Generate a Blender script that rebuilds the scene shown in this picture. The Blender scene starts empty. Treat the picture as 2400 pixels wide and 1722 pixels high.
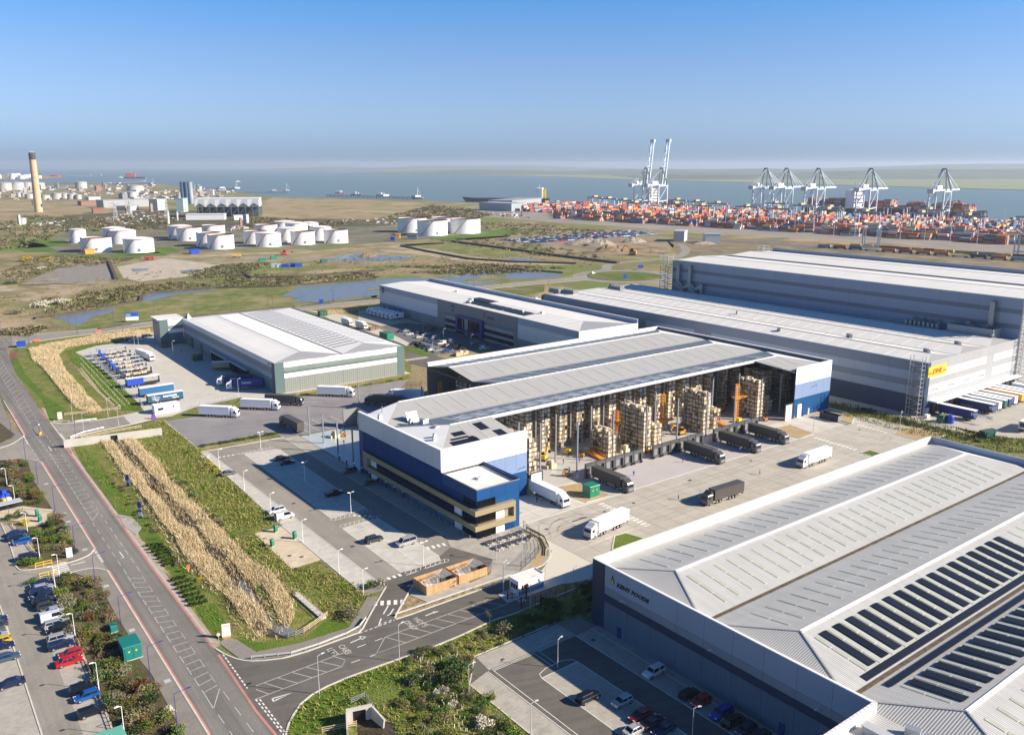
import bpy,bmesh,math,random
from mathutils import Vector,Matrix
R=random.Random(11)
rad=math.radians
S=bpy.context.scene
COL=S.collection
# ---------------------------------------------------------------- camera, sky, sun, exposure
cam_d=bpy.data.cameras.new('camera')
cam=bpy.data.objects.new('camera',cam_d);COL.objects.link(cam)
cam.location=(0,0,90.0)
cam.rotation_euler=(rad(90-13.116),0,0)
cam_d.sensor_width=36.0
cam_d.lens=2030.0/2400.0*36.0
cam_d.clip_start=1.0
cam_d.clip_end=90000.0
S.camera=cam
SUN_AZ,SUN_EL=100.3,28.0
W=bpy.data.worlds.new('World');S.world=W;W.use_nodes=True
nt=W.node_tree
sky=nt.nodes.new('ShaderNodeTexSky');sky.sky_type='NISHITA'
sky.sun_disc=False
sky.sun_elevation=rad(SUN_EL);sky.sun_rotation=rad(SUN_AZ)
sky.altitude=50;sky.air_density=1.0;sky.dust_density=1.0;sky.ozone_density=1.0
bw=nt.nodes.new('ShaderNodeRGBToBW');nt.links.new(sky.outputs[0],bw.inputs[0])
# spring-blue tint of the sky by elevation (the same all round)
tcw=nt.nodes.new('ShaderNodeTexCoord');sep=nt.nodes.new('ShaderNodeSeparateXYZ');nt.links.new(tcw.outputs['Generated'],sep.inputs[0])
rmp=nt.nodes.new('ShaderNodeValToRGB');nt.links.new(sep.outputs['Z'],rmp.inputs[0])
els=rmp.color_ramp.elements;els[0].position=0.0;els[0].color=(.56,.82,1.15,1);els[1].position=1.0;els[1].color=(.08,.33,1.0,1)
for p,c in((.045,(.56,.83,1.19,1)),(.115,(.42,.78,1.40,1)),(.177,(.235,.76,1.70,1)),(.40,(.115,.47,1.32,1))):
 e=els.new(p);e.color=c
vmw=nt.nodes.new('ShaderNodeVectorMath');vmw.operation='SCALE'
nt.links.new(rmp.outputs[0],vmw.inputs[0]);nt.links.new(bw.outputs[0],vmw.inputs['Scale'])
bgn=nt.nodes['Background'];bgn.inputs['Strength'].default_value=0.072
nt.links.new(vmw.outputs[0],bgn.inputs['Color'])
sun_d=bpy.data.lights.new('sun','SUN');sun_d.energy=5.0;sun_d.angle=rad(0.53)
sun_d.color=(1.0,0.875,0.69)
sun=bpy.data.objects.new('sun',sun_d);COL.objects.link(sun)
to_sun=Vector((math.sin(rad(SUN_AZ))*math.cos(rad(SUN_EL)),math.cos(rad(SUN_AZ))*math.cos(rad(SUN_EL)),math.sin(rad(SUN_EL))))
sun.rotation_euler=to_sun.to_track_quat('Z','Y').to_euler()
sun.location=(200,0,300)
S.view_settings.view_transform='Standard';S.view_settings.look='None'
S.view_settings.gamma=1.0;S.view_settings.exposure=0.97;S.view_settings.use_curve_mapping=False
S.render.resolution_x,S.render.resolution_y=1024,734
# ---------------------------------------------------------------- helpers
class MB:
 def __init__(s):s.v=[];s.f=[];s.m=[]
 def face(s,pts,mi=0):
  i=len(s.v);s.v+=[tuple(p)for p in pts];s.f.append(tuple(range(i,i+len(pts))));s.m.append(mi)
 def hexa(s,P,mi=0):
  i=len(s.v);s.v+=[tuple(p)for p in P]
  for q in((3,2,1,0),(4,5,6,7),(0,1,5,4),(1,2,6,5),(2,3,7,6),(3,0,4,7)):
   s.f.append(tuple(i+k for k in q));s.m.append(mi)
 def box(s,x0,x1,y0,y1,z0,z1,mi=0):
  s.hexa([(x0,y0,z0),(x1,y0,z0),(x1,y1,z0),(x0,y1,z0),(x0,y0,z1),(x1,y0,z1),(x1,y1,z1),(x0,y1,z1)],mi)
 def obox(s,cx,cy,sx,sy,z0,z1,rz=0,mi=0,tx=0,ty=0):
  c,n=math.cos(rz),math.sin(rz);P=[]
  for(hx,hy,z)in((sx/2,sy/2,z0),(sx/2-tx,sy/2-ty,z1)):
   for a,b in((-1,-1),(1,-1),(1,1),(-1,1)):
    P.append((cx+a*hx*c-b*hy*n,cy+a*hx*n+b*hy*c,z))
  s.hexa(P,mi)
 def bar(s,p,q,w,h=None,mi=0):
  p,q=Vector(p),Vector(q);d=(q-p)
  if d.length<1e-6:return
  d.normalize();h=h or w
  u=d.cross(Vector((0,0,1)))
  if u.length<1e-3:u=Vector((1,0,0))
  u.normalize();n=u.cross(d)
  u*=w/2;n*=h/2
  s.hexa([p-u-n,p+u-n,q+u-n,q-u-n,p-u+n,p+u+n,q+u+n,q-u+n],mi)
 def tube(s,p,q,r,n=8,r2=None,mi=0,caps=True):
  p,q=Vector(p),Vector(q);d=q-p
  if d.length<1e-6:return
  d.normalize();r2=r if r2 is None else r2
  u=d.orthogonal().normalized();w=d.cross(u);i=len(s.v)
  for k in range(n):
   a=2*math.pi*k/n;o=u*math.cos(a)+w*math.sin(a)
   s.v.append(tuple(p+o*r));s.v.append(tuple(q+o*r2))
  for k in range(n):
   l=(k+1)%n
   s.f.append((i+2*k,i+2*l,i+2*l+1,i+2*k+1));s.m.append(mi)
  if caps:
   s.f.append(tuple(i+2*k for k in reversed(range(n))));s.m.append(mi)
   s.f.append(tuple(i+2*k+1 for k in range(n)));s.m.append(mi)
 def prism(s,pts,z0,z1,mi=0,mt=None,bottom=False):
  n=len(pts);i=len(s.v)
  a=sum(pts[k][0]*pts[(k+1)%n][1]-pts[(k+1)%n][0]*pts[k][1]for k in range(n))
  if a<0:pts=pts[::-1]
  s.v+=[(p[0],p[1],z0)for p in pts]+[(p[0],p[1],z1)for p in pts]
  for k in range(n):
   l=(k+1)%n
   s.f.append((i+k,i+l,i+n+l,i+n+k));s.m.append(mi)
  s.f.append(tuple(i+n+k for k in range(n)));s.m.append(mi if mt is None else mt)
  if bottom:s.f.append(tuple(i+k for k in reversed(range(n))));s.m.append(mi)
 def lathe(s,prof,n=16,cx=0,cy=0,mi=0,z0=0):
  i=len(s.v);k=len(prof)
  for(r,z)in prof:
   for a in range(n):
    t=2*math.pi*a/n;s.v.append((cx+r*math.cos(t),cy+r*math.sin(t),z0+z))
  for j in range(k-1):
   for a in range(n):
    b=(a+1)%n
    s.f.append((i+j*n+a,i+j*n+b,i+(j+1)*n+b,i+(j+1)*n+a));s.m.append(mi)
 def mesh(s,name,mats,smooth=False):
  me=bpy.data.meshes.new(name);me.from_pydata(s.v,[],s.f)
  if not isinstance(mats,(list,tuple)):mats=[mats]
  for m in mats:me.materials.append(m)
  if len(mats)>1:me.polygons.foreach_set('material_index',s.m)
  if smooth:me.polygons.foreach_set('use_smooth',[True]*len(me.polygons))
  me.update();return me
def link(name,data,parent=None,loc=(0,0,0),rz=0,scale=None):
 o=bpy.data.objects.new(name,data);COL.objects.link(o)
 o.location=(loc[0],loc[1],loc[2]if len(loc)>2 else 0)
 if isinstance(rz,(tuple,list)):o.rotation_euler=rz
 else:o.rotation_euler=(0,0,rz)
 if scale:o.scale=scale if isinstance(scale,(tuple,list))else(scale,)*3
 if parent:o.parent=parent
 return o
def tag(o,label=None,cat=None,group=None,kind=None):
 if label:o['label']=label
 if cat:o['category']=cat
 if group:o['group']=group
 if kind:o['kind']=kind
 return o
def thing(name,label,cat,loc=(0,0,0),rz=0,group=None):
 return tag(link(name,None,None,loc,rz),label,cat,group)
def put(name,mb,mats,parent=None,loc=(0,0,0),rz=0,smooth=False):
 return link(name,mb.mesh(name,mats,smooth),parent,loc,rz)
def copy_tree(o,parent=None):
 c=o.copy();COL.objects.link(c)
 if parent:c.parent=parent
 for ch in o.children:copy_tree(ch,c)
 return c
def place(proto,used,loc,rz,label=None,group=None):
 """first call moves the prototype itself, later calls copy it with its parts"""
 o=proto if not used else copy_tree(proto)
 used.append(1)
 o.location=(loc[0],loc[1],loc[2]if len(loc)>2 else 0);o.rotation_euler=(0,0,rz)
 if label:o['label']=label
 if group:o['group']=group
 return o
 # ---------------------------------------------------------------- materials (procedural)
MATS={}
def mat(name,col,rough=0.6,metal=0.0,n=None,amt=0.15,n2=None,amt2=0.1,col2=None,rnd=0.0,bump=0.0,bscale=None,wave=None,spec=0.5,emit=None,coat=0.0,hue=0.0):
 """base colour * noise; n / n2 = noise sizes in metres; col2 = second colour mixed by the big noise; rnd = per-object variation"""
 m=bpy.data.materials.new(name);m.use_nodes=True;MATS[name]=m
 t=m.node_tree;L=t.links.new;N=t.nodes.new
 b=t.nodes['Principled BSDF']
 b.inputs['Roughness'].default_value=rough;b.inputs['Metallic'].default_value=metal
 b.inputs['Specular IOR Level'].default_value=spec
 if coat:b.inputs['Coat Weight'].default_value=coat;b.inputs['Coat Roughness'].default_value=0.08
 rgb=N('ShaderNodeRGB');rgb.outputs[0].default_value=(*col,1);out=rgb.outputs[0]
 geo=N('ShaderNodeNewGeometry')
 def noise(size,det=4):
  x=N('ShaderNodeTexNoise');x.inputs['Scale'].default_value=1.0/size;x.inputs['Detail'].default_value=det
  x.inputs['Roughness'].default_value=0.6
  L(geo.outputs['Position'],x.inputs['Vector']);return x
 def mult(out,fac_socket,lo,hi):
  mr=N('ShaderNodeMapRange');mr.inputs['From Min'].default_value=0.25;mr.inputs['From Max'].default_value=0.75
  mr.inputs['To Min'].default_value=lo;mr.inputs['To Max'].default_value=hi
  L(fac_socket,mr.inputs['Value'])
  vm=N('ShaderNodeVectorMath');vm.operation='SCALE';L(out,vm.inputs[0]);L(mr.outputs[0],vm.inputs['Scale'])
  return vm.outputs[0]
 if n:
  x=noise(n,5)
  if col2:
   r=N('ShaderNodeMapRange');r.inputs['From Min'].default_value=0.40;r.inputs['From Max'].default_value=0.60
   L(x.outputs['Fac'],r.inputs['Value'])
   mx=N('ShaderNodeMix');mx.data_type='RGBA';L(r.outputs[0],mx.inputs['Factor'])
   L(out,mx.inputs['A']);mx.inputs['B'].default_value=(*col2,1);out=mx.outputs['Result']
  else:
   out=mult(out,x.outputs['Fac'],1-amt,1+amt)
 if n2:
  out=mult(out,noise(n2,3).outputs['Fac'],1-amt2,1+amt2)
 if rnd:
  oi=N('ShaderNodeObjectInfo')
  mr=N('ShaderNodeMapRange');mr.inputs['To Min'].default_value=1-rnd;mr.inputs['To Max'].default_value=1+rnd
  L(oi.outputs['Random'],mr.inputs['Value'])
  vm=N('ShaderNodeVectorMath');vm.operation='SCALE';L(out,vm.inputs[0]);L(mr.outputs[0],vm.inputs['Scale']);out=vm.outputs[0]
  if hue:
   h=N('ShaderNodeHueSaturation');a=N('ShaderNodeMath');a.operation='MULTIPLY_ADD'
   fr=N('ShaderNodeMath');fr.operation='FRACT';ml=N('ShaderNodeMath');ml.operation='MULTIPLY';ml.inputs[1].default_value=7.31
   L(oi.outputs['Random'],ml.inputs[0]);L(ml.outputs[0],fr.inputs[0]);L(fr.outputs[0],a.inputs[0])
   a.inputs[1].default_value=hue;a.inputs[2].default_value=0.5-hue/2
   L(a.outputs[0],h.inputs['Hue']);L(out,h.inputs['Color']);out=h.outputs[0]
 if wave:
  tc=N('ShaderNodeTexCoord');w=N('ShaderNodeTexWave');w.wave_type='BANDS';w.bands_direction=wave[0]
  w.inputs['Scale'].default_value=0.314159/wave[1]*1.0;w.wave_profile='SIN'
  L(tc.outputs['Object'],w.inputs['Vector'])
  bp=N('ShaderNodeBump');bp.inputs['Strength'].default_value=wave[2];bp.inputs['Distance'].default_value=0.06
  L(w.outputs['Fac'],bp.inputs['Height']);L(bp.outputs[0],b.inputs['Normal'])
  if len(wave)>3:
   mr=N('ShaderNodeMapRange');mr.inputs['To Min'].default_value=1-wave[3];L(w.outputs['Fac'],mr.inputs['Value'])
   vm=N('ShaderNodeVectorMath');vm.operation='SCALE';L(out,vm.inputs[0]);L(mr.outputs[0],vm.inputs['Scale']);out=vm.outputs[0]
 elif bump:
  bp=N('ShaderNodeBump');bp.inputs['Strength'].default_value=bump;bp.inputs['Distance'].default_value=(bscale or 0.3)*0.5
  L(noise(bscale or 0.3,4).outputs['Fac'],bp.inputs['Height']);L(bp.outputs[0],b.inputs['Normal'])
 L(out,b.inputs['Base Color'])
 if emit:b.inputs['Emission Color'].default_value=(*emit,1);b.inputs['Emission Strength'].default_value=1
 return m
def ground_mat(name,cols,sizes,rough=0.95,bump=0.5,fine=0.25,fsize=0.5):
 """patchwork of several colours blended by noises of given sizes"""
 m=bpy.data.materials.new(name);m.use_nodes=True;MATS[name]=m
 t=m.node_tree;L=t.links.new;N=t.nodes.new;b=t.nodes['Principled BSDF']
 b.inputs['Roughness'].default_value=rough;b.inputs['Specular IOR Level'].default_value=0.2
 geo=N('ShaderNodeNewGeometry')
 rgb=N('ShaderNodeRGB');rgb.outputs[0].default_value=(*cols[0],1);out=rgb.outputs[0]
 for k,c in enumerate(cols[1:]):
  x=N('ShaderNodeTexNoise');x.noise_dimensions='4D';x.inputs['W'].default_value=3.7*k+len(name)
  x.inputs['Scale'].default_value=1.0/sizes[k];x.inputs['Detail'].default_value=6;x.inputs['Roughness'].default_value=0.65
  L(geo.outputs['Position'],x.inputs['Vector'])
  r=N('ShaderNodeMapRange');r.inputs['From Min'].default_value=0.48;r.inputs['From Max'].default_value=0.60
  L(x.outputs['Fac'],r.inputs['Value'])
  mx=N('ShaderNodeMix');mx.data_type='RGBA';L(r.outputs[0],mx.inputs['Factor']);L(out,mx.inputs['A'])
  mx.inputs['B'].default_value=(*c,1);out=mx.outputs['Result']
 x=N('ShaderNodeTexNoise');x.inputs['Scale'].default_value=1.0/fsize;x.inputs['Detail'].default_value=4
 L(geo.outputs['Position'],x.inputs['Vector'])
 mr=N('ShaderNodeMapRange');mr.inputs['From Min'].default_value=0.3;mr.inputs['From Max'].default_value=0.7
 mr.inputs['To Min'].default_value=1-fine;mr.inputs['To Max'].default_value=1+fine
 L(x.outputs['Fac'],mr.inputs['Value'])
 vm=N('ShaderNodeVectorMath');vm.operation='SCALE';L(out,vm.inputs[0]);L(mr.outputs[0],vm.inputs['Scale'])
 L(vm.outputs[0],b.inputs['Base Color'])
 bp=N('ShaderNodeBump');bp.inputs['Strength'].default_value=bump;bp.inputs['Distance'].default_value=fsize*0.5
 L(x.outputs['Fac'],bp.inputs['Height']);L(bp.outputs[0],b.inputs['Normal'])
 return m
heath=ground_mat('heath',[(.27,.21,.115),(.17,.165,.055),(.36,.28,.16),(.16,.13,.07),(.14,.18,.04)],[160,70,45,90],fsize=1.6,fine=.35)
grass=ground_mat('grass',[(.095,.135,.022),(.065,.105,.016),(.16,.155,.045)],[9,22],fsize=.35,fine=.35,bump=.8)
lush=ground_mat('lush_grass',[(.085,.150,.014),(.065,.115,.012),(.125,.165,.030)],[5,17],fsize=.3,fine=.35,bump=.8)
marsh=ground_mat('marsh_grass',[(.135,.155,.040),(.28,.235,.115),(.10,.14,.026),(.22,.20,.085)],[20,48,10],fsize=.9,fine=.25)
embank=ground_mat('embankment',[(.135,.17,.028),(.19,.155,.07),(.09,.13,.02),(.21,.20,.06)],[4,7,3],fsize=.4,fine=.4,bump=1)
soil=ground_mat('planting_soil',[(.105,.080,.050),(.065,.050,.032),(.085,.095,.025)],[2,4],fsize=.3,fine=.35,bump=1)
tan_g=ground_mat('sandy_ground',[(.36,.29,.19),(.28,.22,.13),(.42,.36,.26),(.20,.17,.08)],[30,18,40],fsize=1.0,fine=.15)
grey_g=ground_mat('cracked_hardstanding',[(.25,.215,.17),(.33,.29,.23),(.18,.16,.12)],[25,12],fsize=.8,fine=.2)
gravel_m=ground_mat('gravel',[(.40,.29,.155),(.33,.24,.13),(.46,.35,.21)],[1.2,.6],fsize=.15,fine=.35,bump=.8)
straw=ground_mat('dry_field',[(.33,.25,.145),(.27,.205,.11),(.36,.29,.17),(.20,.18,.08)],[60,120,35],fsize=2.5,fine=.15)
mud=ground_mat('mud',[(.055,.043,.030),(.10,.080,.048)],[3],fsize=.5,fine=.4,rough=.5)
asphalt=ground_mat('asphalt',[(.265,.245,.215),(.235,.218,.192),(.29,.268,.237)],[7,25],fsize=.35,fine=.10,bump=.2)
asphalt_d=ground_mat('new_asphalt',[(.13,.12,.108),(.115,.107,.097),(.15,.138,.123)],[6,18],fsize=.3,fine=.10,bump=.2)
asphalt_g=ground_mat('grey_yard_asphalt',[(.235,.225,.235),(.205,.198,.205),(.255,.245,.25)],[8,20],fsize=.4,fine=.07,bump=.2)
pavement_m=ground_mat('footway',[(.235,.215,.19),(.21,.19,.17)],[5],fsize=.4,fine=.10,bump=.2)
white_p=mat('white_paint',(.72,.70,.66),.6,n=1.5,amt=.15)
worn_p=mat('worn_white_paint',(.46,.44,.41),.7,n=1.0,amt=.25)
red_p=mat('red_surface',(.46,.20,.17),.85,n=4,amt=.2)
yellow_p=mat('yellow_paint',(.75,.48,.03),.5)
conc=mat('concrete',(.42,.39,.335),.85,n=5,amt=.13,n2=.6,amt2=.06,rnd=.03,bump=.15,bscale=.4)
conc_b=mat('pale_concrete',(.50,.475,.425),.85,n=4,amt=.08,n2=.5,amt2=.05)
kerb_m=mat('kerb_concrete',(.56,.53,.47),.85,n=2,amt=.12)
joint_m=mat('slab_joint',(.56,.525,.45),.9)
floor_m=mat('warehouse_floor',(.50,.475,.45),.32,n=6,amt=.05,n2=1,amt2=.03)
floor_w=mat('pale_blue_floor',(.42,.47,.48),.25,n=6,amt=.05)
def paver_mat(name,c1,c2,sx=.2,sy=.1,mortar=(.2,.18,.16)):
 m=bpy.data.materials.new(name);m.use_nodes=True;t=m.node_tree;L=t.links.new;N=t.nodes.new;b=t.nodes['Principled BSDF']
 b.inputs['Roughness'].default_value=.85
 tc=N('ShaderNodeTexCoord');mp=N('ShaderNodeMapping');mp.inputs['Rotation'].default_value=(0,0,rad(-37.3))
 br=N('ShaderNodeTexBrick');br.inputs['Color1'].default_value=(*c1,1);br.inputs['Color2'].default_value=(*c2,1);br.inputs['Mortar'].default_value=(*mortar,1)
 br.inputs['Scale'].default_value=1;br.inputs['Brick Width'].default_value=sx;br.inputs['Row Height'].default_value=sy;br.inputs['Mortar Size'].default_value=.008
 L(tc.outputs['Object'],mp.inputs[0]);L(mp.outputs[0],br.inputs[0])
 x=N('ShaderNodeTexNoise');x.inputs['Scale'].default_value=.35;x.inputs['Detail'].default_value=5;L(tc.outputs['Object'],x.inputs[0])
 mr=N('ShaderNodeMapRange');mr.inputs['From Min'].default_value=.3;mr.inputs['From Max'].default_value=.7;mr.inputs['To Min'].default_value=.88;mr.inputs['To Max'].default_value=1.1
 L(x.outputs['Fac'],mr.inputs[0]);vm=N('ShaderNodeVectorMath');vm.operation='SCALE';L(br.outputs[0],vm.inputs[0]);L(mr.outputs[0],vm.inputs['Scale'])
 L(vm.outputs[0],b.inputs['Base Color']);return m
pav_light=paver_mat('light_block_paving',(.53,.505,.455),(.46,.435,.39),.8,.4,(.36,.34,.30))
pav_mid=paver_mat('grey_block_paving',(.40,.375,.33),(.34,.315,.275),.8,.4,(.29,.27,.235))
pav_sand=paver_mat('sandy_paving',(.60,.50,.37),(.52,.43,.31),1.2,.6,(.42,.35,.26))
white=mat('white_cladding',(.80,.80,.80),.45,n=12,amt=.03,rnd=.015)
silver=mat('silver_cladding',(.50,.57,.66),.38,metal=.15,n=9,amt=.05,rnd=.03)
pale_blue=mat('pale_blue_cladding',(.20,.275,.44),.42,n=9,amt=.03,rnd=.03)
blue=mat('blue_cladding',(.006,.066,.205),.5,n=8,amt=.06,rnd=.05,spec=.3)
dblue=mat('dark_blue_cladding',(.004,.045,.17),.6,n=8,amt=.08,rnd=.06,spec=.15)
navy=mat('navy_cladding',(.018,.038,.085),.45,n=8,amt=.08,rnd=.05)
gold=mat('bronze_trim',(.36,.295,.175),.42,metal=.2,n=3,amt=.05)
glass=mat('dark_glass',(.010,.015,.026),.12,spec=.4,rnd=.3)
black=mat('black_metal',(.012,.013,.015),.45)
dgrey=mat('dark_grey_metal',(.055,.058,.064),.5,n=2,amt=.1)
mgrey=mat('mid_grey_metal',(.20,.21,.22),.5,n=3,amt=.08)
lgrey=mat('light_grey_metal',(.46,.47,.48),.45,n=3,amt=.06)
steel=mat('galvanised_steel',(.42,.44,.46),.4,metal=.5,n=1,amt=.12)
roof_grey=mat('grey_roof_sheet',(.385,.38,.365),.5,n=10,amt=.04,n2=2,amt2=.03,wave=('X',1.0,.25,.03))
roof_white=mat('white_membrane_roof',(.70,.68,.64),.55,n=14,amt=.05,n2=3,amt2=.03)
roof_white2=mat('white_roof_sheet',(.74,.725,.69),.5,n=12,amt=.035,wave=('Y',1.0,.2,.03))
roof_white3=mat('white_roof_sheet_b',(.71,.695,.655),.5,n=12,amt=.035,wave=('Y',1.2,.2,.04))
roof_shade=mat('shaded_roof_sheet',(.125,.16,.205),.6,n=10,amt=.05,n2=2,amt2=.03,wave=('X',1.0,.25,.03))  # darker twin of roof_grey, north-slope shade put into the colour
kent_roof=mat('ribbed_roof_sheet',(.50,.495,.475),.5,n=14,amt=.05,n2=3,amt2=.03,wave=('X',.42,.7,.16))
kent_hip=mat('ribbed_hip_sheet',(.50,.495,.475),.5,n=14,amt=.05,n2=3,amt2=.03,wave=('Y',.42,.7,.16))
skyl=mat('rooflight_grp',(.42,.44,.36),.25,n=2,amt=.1,rnd=.08)
skyl_d=mat('dark_rooflight',(.035,.05,.085),.5,rnd=.2,spec=.15)
pv=mat('solar_panel',(.014,.017,.028),.4,spec=.2,rnd=.3)
pv_f=mat('solar_frame',(.10,.11,.13),.4)
gutter_m=mat('gutter_dirt',(.10,.075,.045),.8,n=2,amt=.5,n2=.5,amt2=.4)
kent_wall=mat('blue_grey_ribbed_wall',(.115,.165,.225),.45,n=10,amt=.05,wave=('Y',.5,.6,.12))
kent_band=mat('grey_band_cladding',(.24,.27,.32),.45,n=8,amt=.04,rnd=.03)
teal=mat('teal_cladding',(.115,.185,.200),.5,n=8,amt=.04,rnd=.04)
teal_l=mat('sage_cladding',(.185,.22,.20),.5,n=8,amt=.04,rnd=.04)
sage_r=mat('sage_ribbed_wall',(.235,.258,.235),.5,n=8,amt=.03,wave=('X',.9,.6,.12))
dhl_a=mat('mid_grey_cladding',(.165,.20,.265),.45,n=12,amt=.04,rnd=.03)
dhl_b=mat('light_grey_cladding',(.30,.365,.46),.42,n=12,amt=.04,rnd=.03)
dhl_c=mat('anthracite_cladding',(.032,.055,.105),.45,n=12,amt=.06,rnd=.05)
dhl_s=mat('white_grey_cladding',(.46,.46,.465),.5,n=12,amt=.03,rnd=.03)
dhl_w=mat('pale_grey_cladding',(.33,.33,.335),.45,n=12,amt=.03,rnd=.03)
wood=mat('timber_boards',(.47,.295,.145),.75,n=1,amt=.15,rnd=.14)
wood_p=mat('pale_timber',(.55,.43,.28),.75,n=1,amt=.12,rnd=.1)
carton=mat('carton',(.60,.50,.35),.85,n=1.5,amt=.12,rnd=.22)
carton2=mat('carton_stock',(.62,.52,.37),.85,n=.9,amt=.38,n2=3,amt2=.25)
orange=mat('orange_paint',(.78,.32,.035),.45,n=1,amt=.08)
yellow=mat('yellow_paint_metal',(.78,.50,.025),.4,n=1,amt=.06)
red=mat('red_paint_metal',(.55,.03,.025),.4)
green=mat('green_grp',(.012,.19,.115),.45,n=1,amt=.06)
green_d=mat('dark_green',(.010,.085,.06),.5)
cobalt=mat('cobalt',(.012,.06,.42),.45,n=1.5,amt=.1)
purple=mat('purple_column',(.045,.035,.20),.35)
tyre=mat('tyre_rubber',(.012,.012,.013),.8)
rim=mat('wheel_rim',(.50,.51,.52),.3,metal=.7)
lampw=mat('lens_white',(.80,.80,.78),.15)
lampr=mat('lens_red',(.35,.01,.012),.2)
skin_m=mat('skin',(.50,.30,.21),.6)
cl_navy=mat('navy_workwear',(.018,.022,.10),.8)
cl_blue=mat('blue_workwear',(.05,.07,.62),.8)
cl_dark=mat('dark_clothes',(.03,.03,.035),.8)
cl_grey=mat('grey_shirt',(.38,.39,.44),.8)
def streak(m,ang,along,across,amt):
 """long soft streaks: wheel tracks, water runs, weathering"""
 t=m.node_tree;b=t.nodes['Principled BSDF'];src=b.inputs['Base Color'].links[0].from_socket
 g_=t.nodes.new('ShaderNodeNewGeometry');r=t.nodes.new('ShaderNodeVectorRotate');r.rotation_type='Z_AXIS';r.inputs['Angle'].default_value=-ang
 v=t.nodes.new('ShaderNodeVectorMath');v.operation='MULTIPLY';v.inputs[1].default_value=(1/along,1/across,.05)
 x=t.nodes.new('ShaderNodeTexNoise');x.inputs['Scale'].default_value=1;x.inputs['Detail'].default_value=3
 mr=t.nodes.new('ShaderNodeMapRange');mr.inputs['From Min'].default_value=.3;mr.inputs['From Max'].default_value=.7;mr.inputs['To Min'].default_value=1-amt;mr.inputs['To Max'].default_value=1+amt
 s_=t.nodes.new('ShaderNodeVectorMath');s_.operation='SCALE'
 for a,c in((g_.outputs['Position'],r.inputs['Vector']),(r.outputs[0],v.inputs[0]),(v.outputs[0],x.inputs['Vector']),(x.outputs['Fac'],mr.inputs['Value']),(src,s_.inputs[0]),(mr.outputs[0],s_.inputs['Scale']),(s_.outputs[0],b.inputs['Base Color'])):t.links.new(a,c)
A_=rad(37.31)
road_m=ground_mat('road_asphalt',[(.185,.175,.16),(.165,.156,.143),(.205,.193,.176)],[7,30],fsize=.35,fine=.08,bump=.2)
streak(road_m,rad(-53.5),90,1.1,.17)
for m_,a_,l_,c_,k_ in((conc,A_,9,.5,.07),(conc_b,A_,12,.7,.06),(asphalt,A_+1.57,30,1.2,.08),(asphalt_d,rad(20),40,1.2,.10),(asphalt_g,A_,20,1.5,.06),(kent_roof,A_+1.57,12,.8,.07),(kent_roof,A_,60,3,.05),(roof_grey,A_+1.57,10,.9,.06),(roof_white,A_,14,1.0,.06),(roof_white2,A_,14,1.0,.05),(roof_white3,A_,14,1.0,.06),(roof_shade,A_+1.57,10,.9,.08),(kent_wall,0,1.2,1.2,.05)):
 streak(m_,a_,l_,c_,k_)
 # ---------------------------------------------------------------- frames
AX=rad(37.31)
class Frame:
 def __init__(s,o,a=AX):s.o=o;s.a=a;s.c=math.cos(a);s.s=math.sin(a)
 def __call__(s,x,y):return(s.o[0]+x*s.c-y*s.s,s.o[1]+x*s.s+y*s.c)
 def many(s,pts):return[s(*p)for p in pts]
 def inv(s,p):
  dx,dy=p[0]-s.o[0],p[1]-s.o[1];return(dx*s.c+dy*s.s,-dx*s.s+dy*s.c)
FM=Frame((-18.34,211.86))
FK=Frame((16.1,159.5))
FD=Frame((151.0,306.5))
FG=Frame((-95.3,338.3),AX-rad(1.4))
FT=Frame((-84.1,546.3),AX-rad(1.4))
ROAD=rad(90-143.5)
# ---------------------------------------------------------------- ground helpers
def sheet(name,pts,z,m,parent=None,kind='structure'):
 mb=MB();a=sum(pts[k][0]*pts[(k+1)%len(pts)][1]-pts[(k+1)%len(pts)][0]*pts[k][1]for k in range(len(pts)))
 if a<0:pts=pts[::-1]
 mb.face([(p[0],p[1],z)for p in pts])
 o=put(name,mb,m,parent)
 if kind and not parent:o['kind']=kind
 return o
def offs(pts,d):
 out=[]
 for i,p in enumerate(pts):
  a=Vector(pts[max(i-1,0)][:2]);b=Vector(pts[min(i+1,len(pts)-1)][:2]);t=(b-a).normalized()
  out.append((p[0]-t.y*d,p[1]+t.x*d))
 return out
def strip_mb(mb,pts,w,z,z0=None,mi=0,d0=None):
 l=offs(pts,w/2 if d0 is None else d0);r=offs(pts,-w/2 if d0 is None else d0-w)
 for i in range(len(pts)-1):
  if z0 is None:
   mb.face([(*r[i],z),(*r[i+1],z),(*l[i+1],z),(*l[i],z)],mi)
  else:
   mb.hexa([(*r[i],z0),(*r[i+1],z0),(*l[i+1],z0),(*l[i],z0),(*r[i],z),(*r[i+1],z),(*l[i+1],z),(*l[i],z)],mi)
def stripe(name,pts,w,z,m,parent=None,z0=None,kind='structure'):
 mb=MB();strip_mb(mb,pts,w,z,z0);o=put(name,mb,m,parent)
 if kind and not parent:o['kind']=kind
 return o
def lerp(p,q,t):return(p[0]+(q[0]-p[0])*t,p[1]+(q[1]-p[1])*t)
def dist2(p,q):return math.hypot(p[0]-q[0],p[1]-q[1])
def dash_mb(mb,p,q,w,on,off,z):
 L=dist2(p,q);s=0
 while s<L:
  strip_mb(mb,[lerp(p,q,s/L),lerp(p,q,min(s+on,L)/L)],w,z);s+=on+off
def dashes(name,segs,w,on,off,z,m,parent):
 mb=MB()
 for p,q in segs:dash_mb(mb,p,q,w,on,off,z)
 return put(name,mb,m,parent)
def lines(name,segs,w,z,m,parent):
 mb=MB()
 for s in segs:strip_mb(mb,s,w,z)
 return put(name,mb,m,parent)
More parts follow.
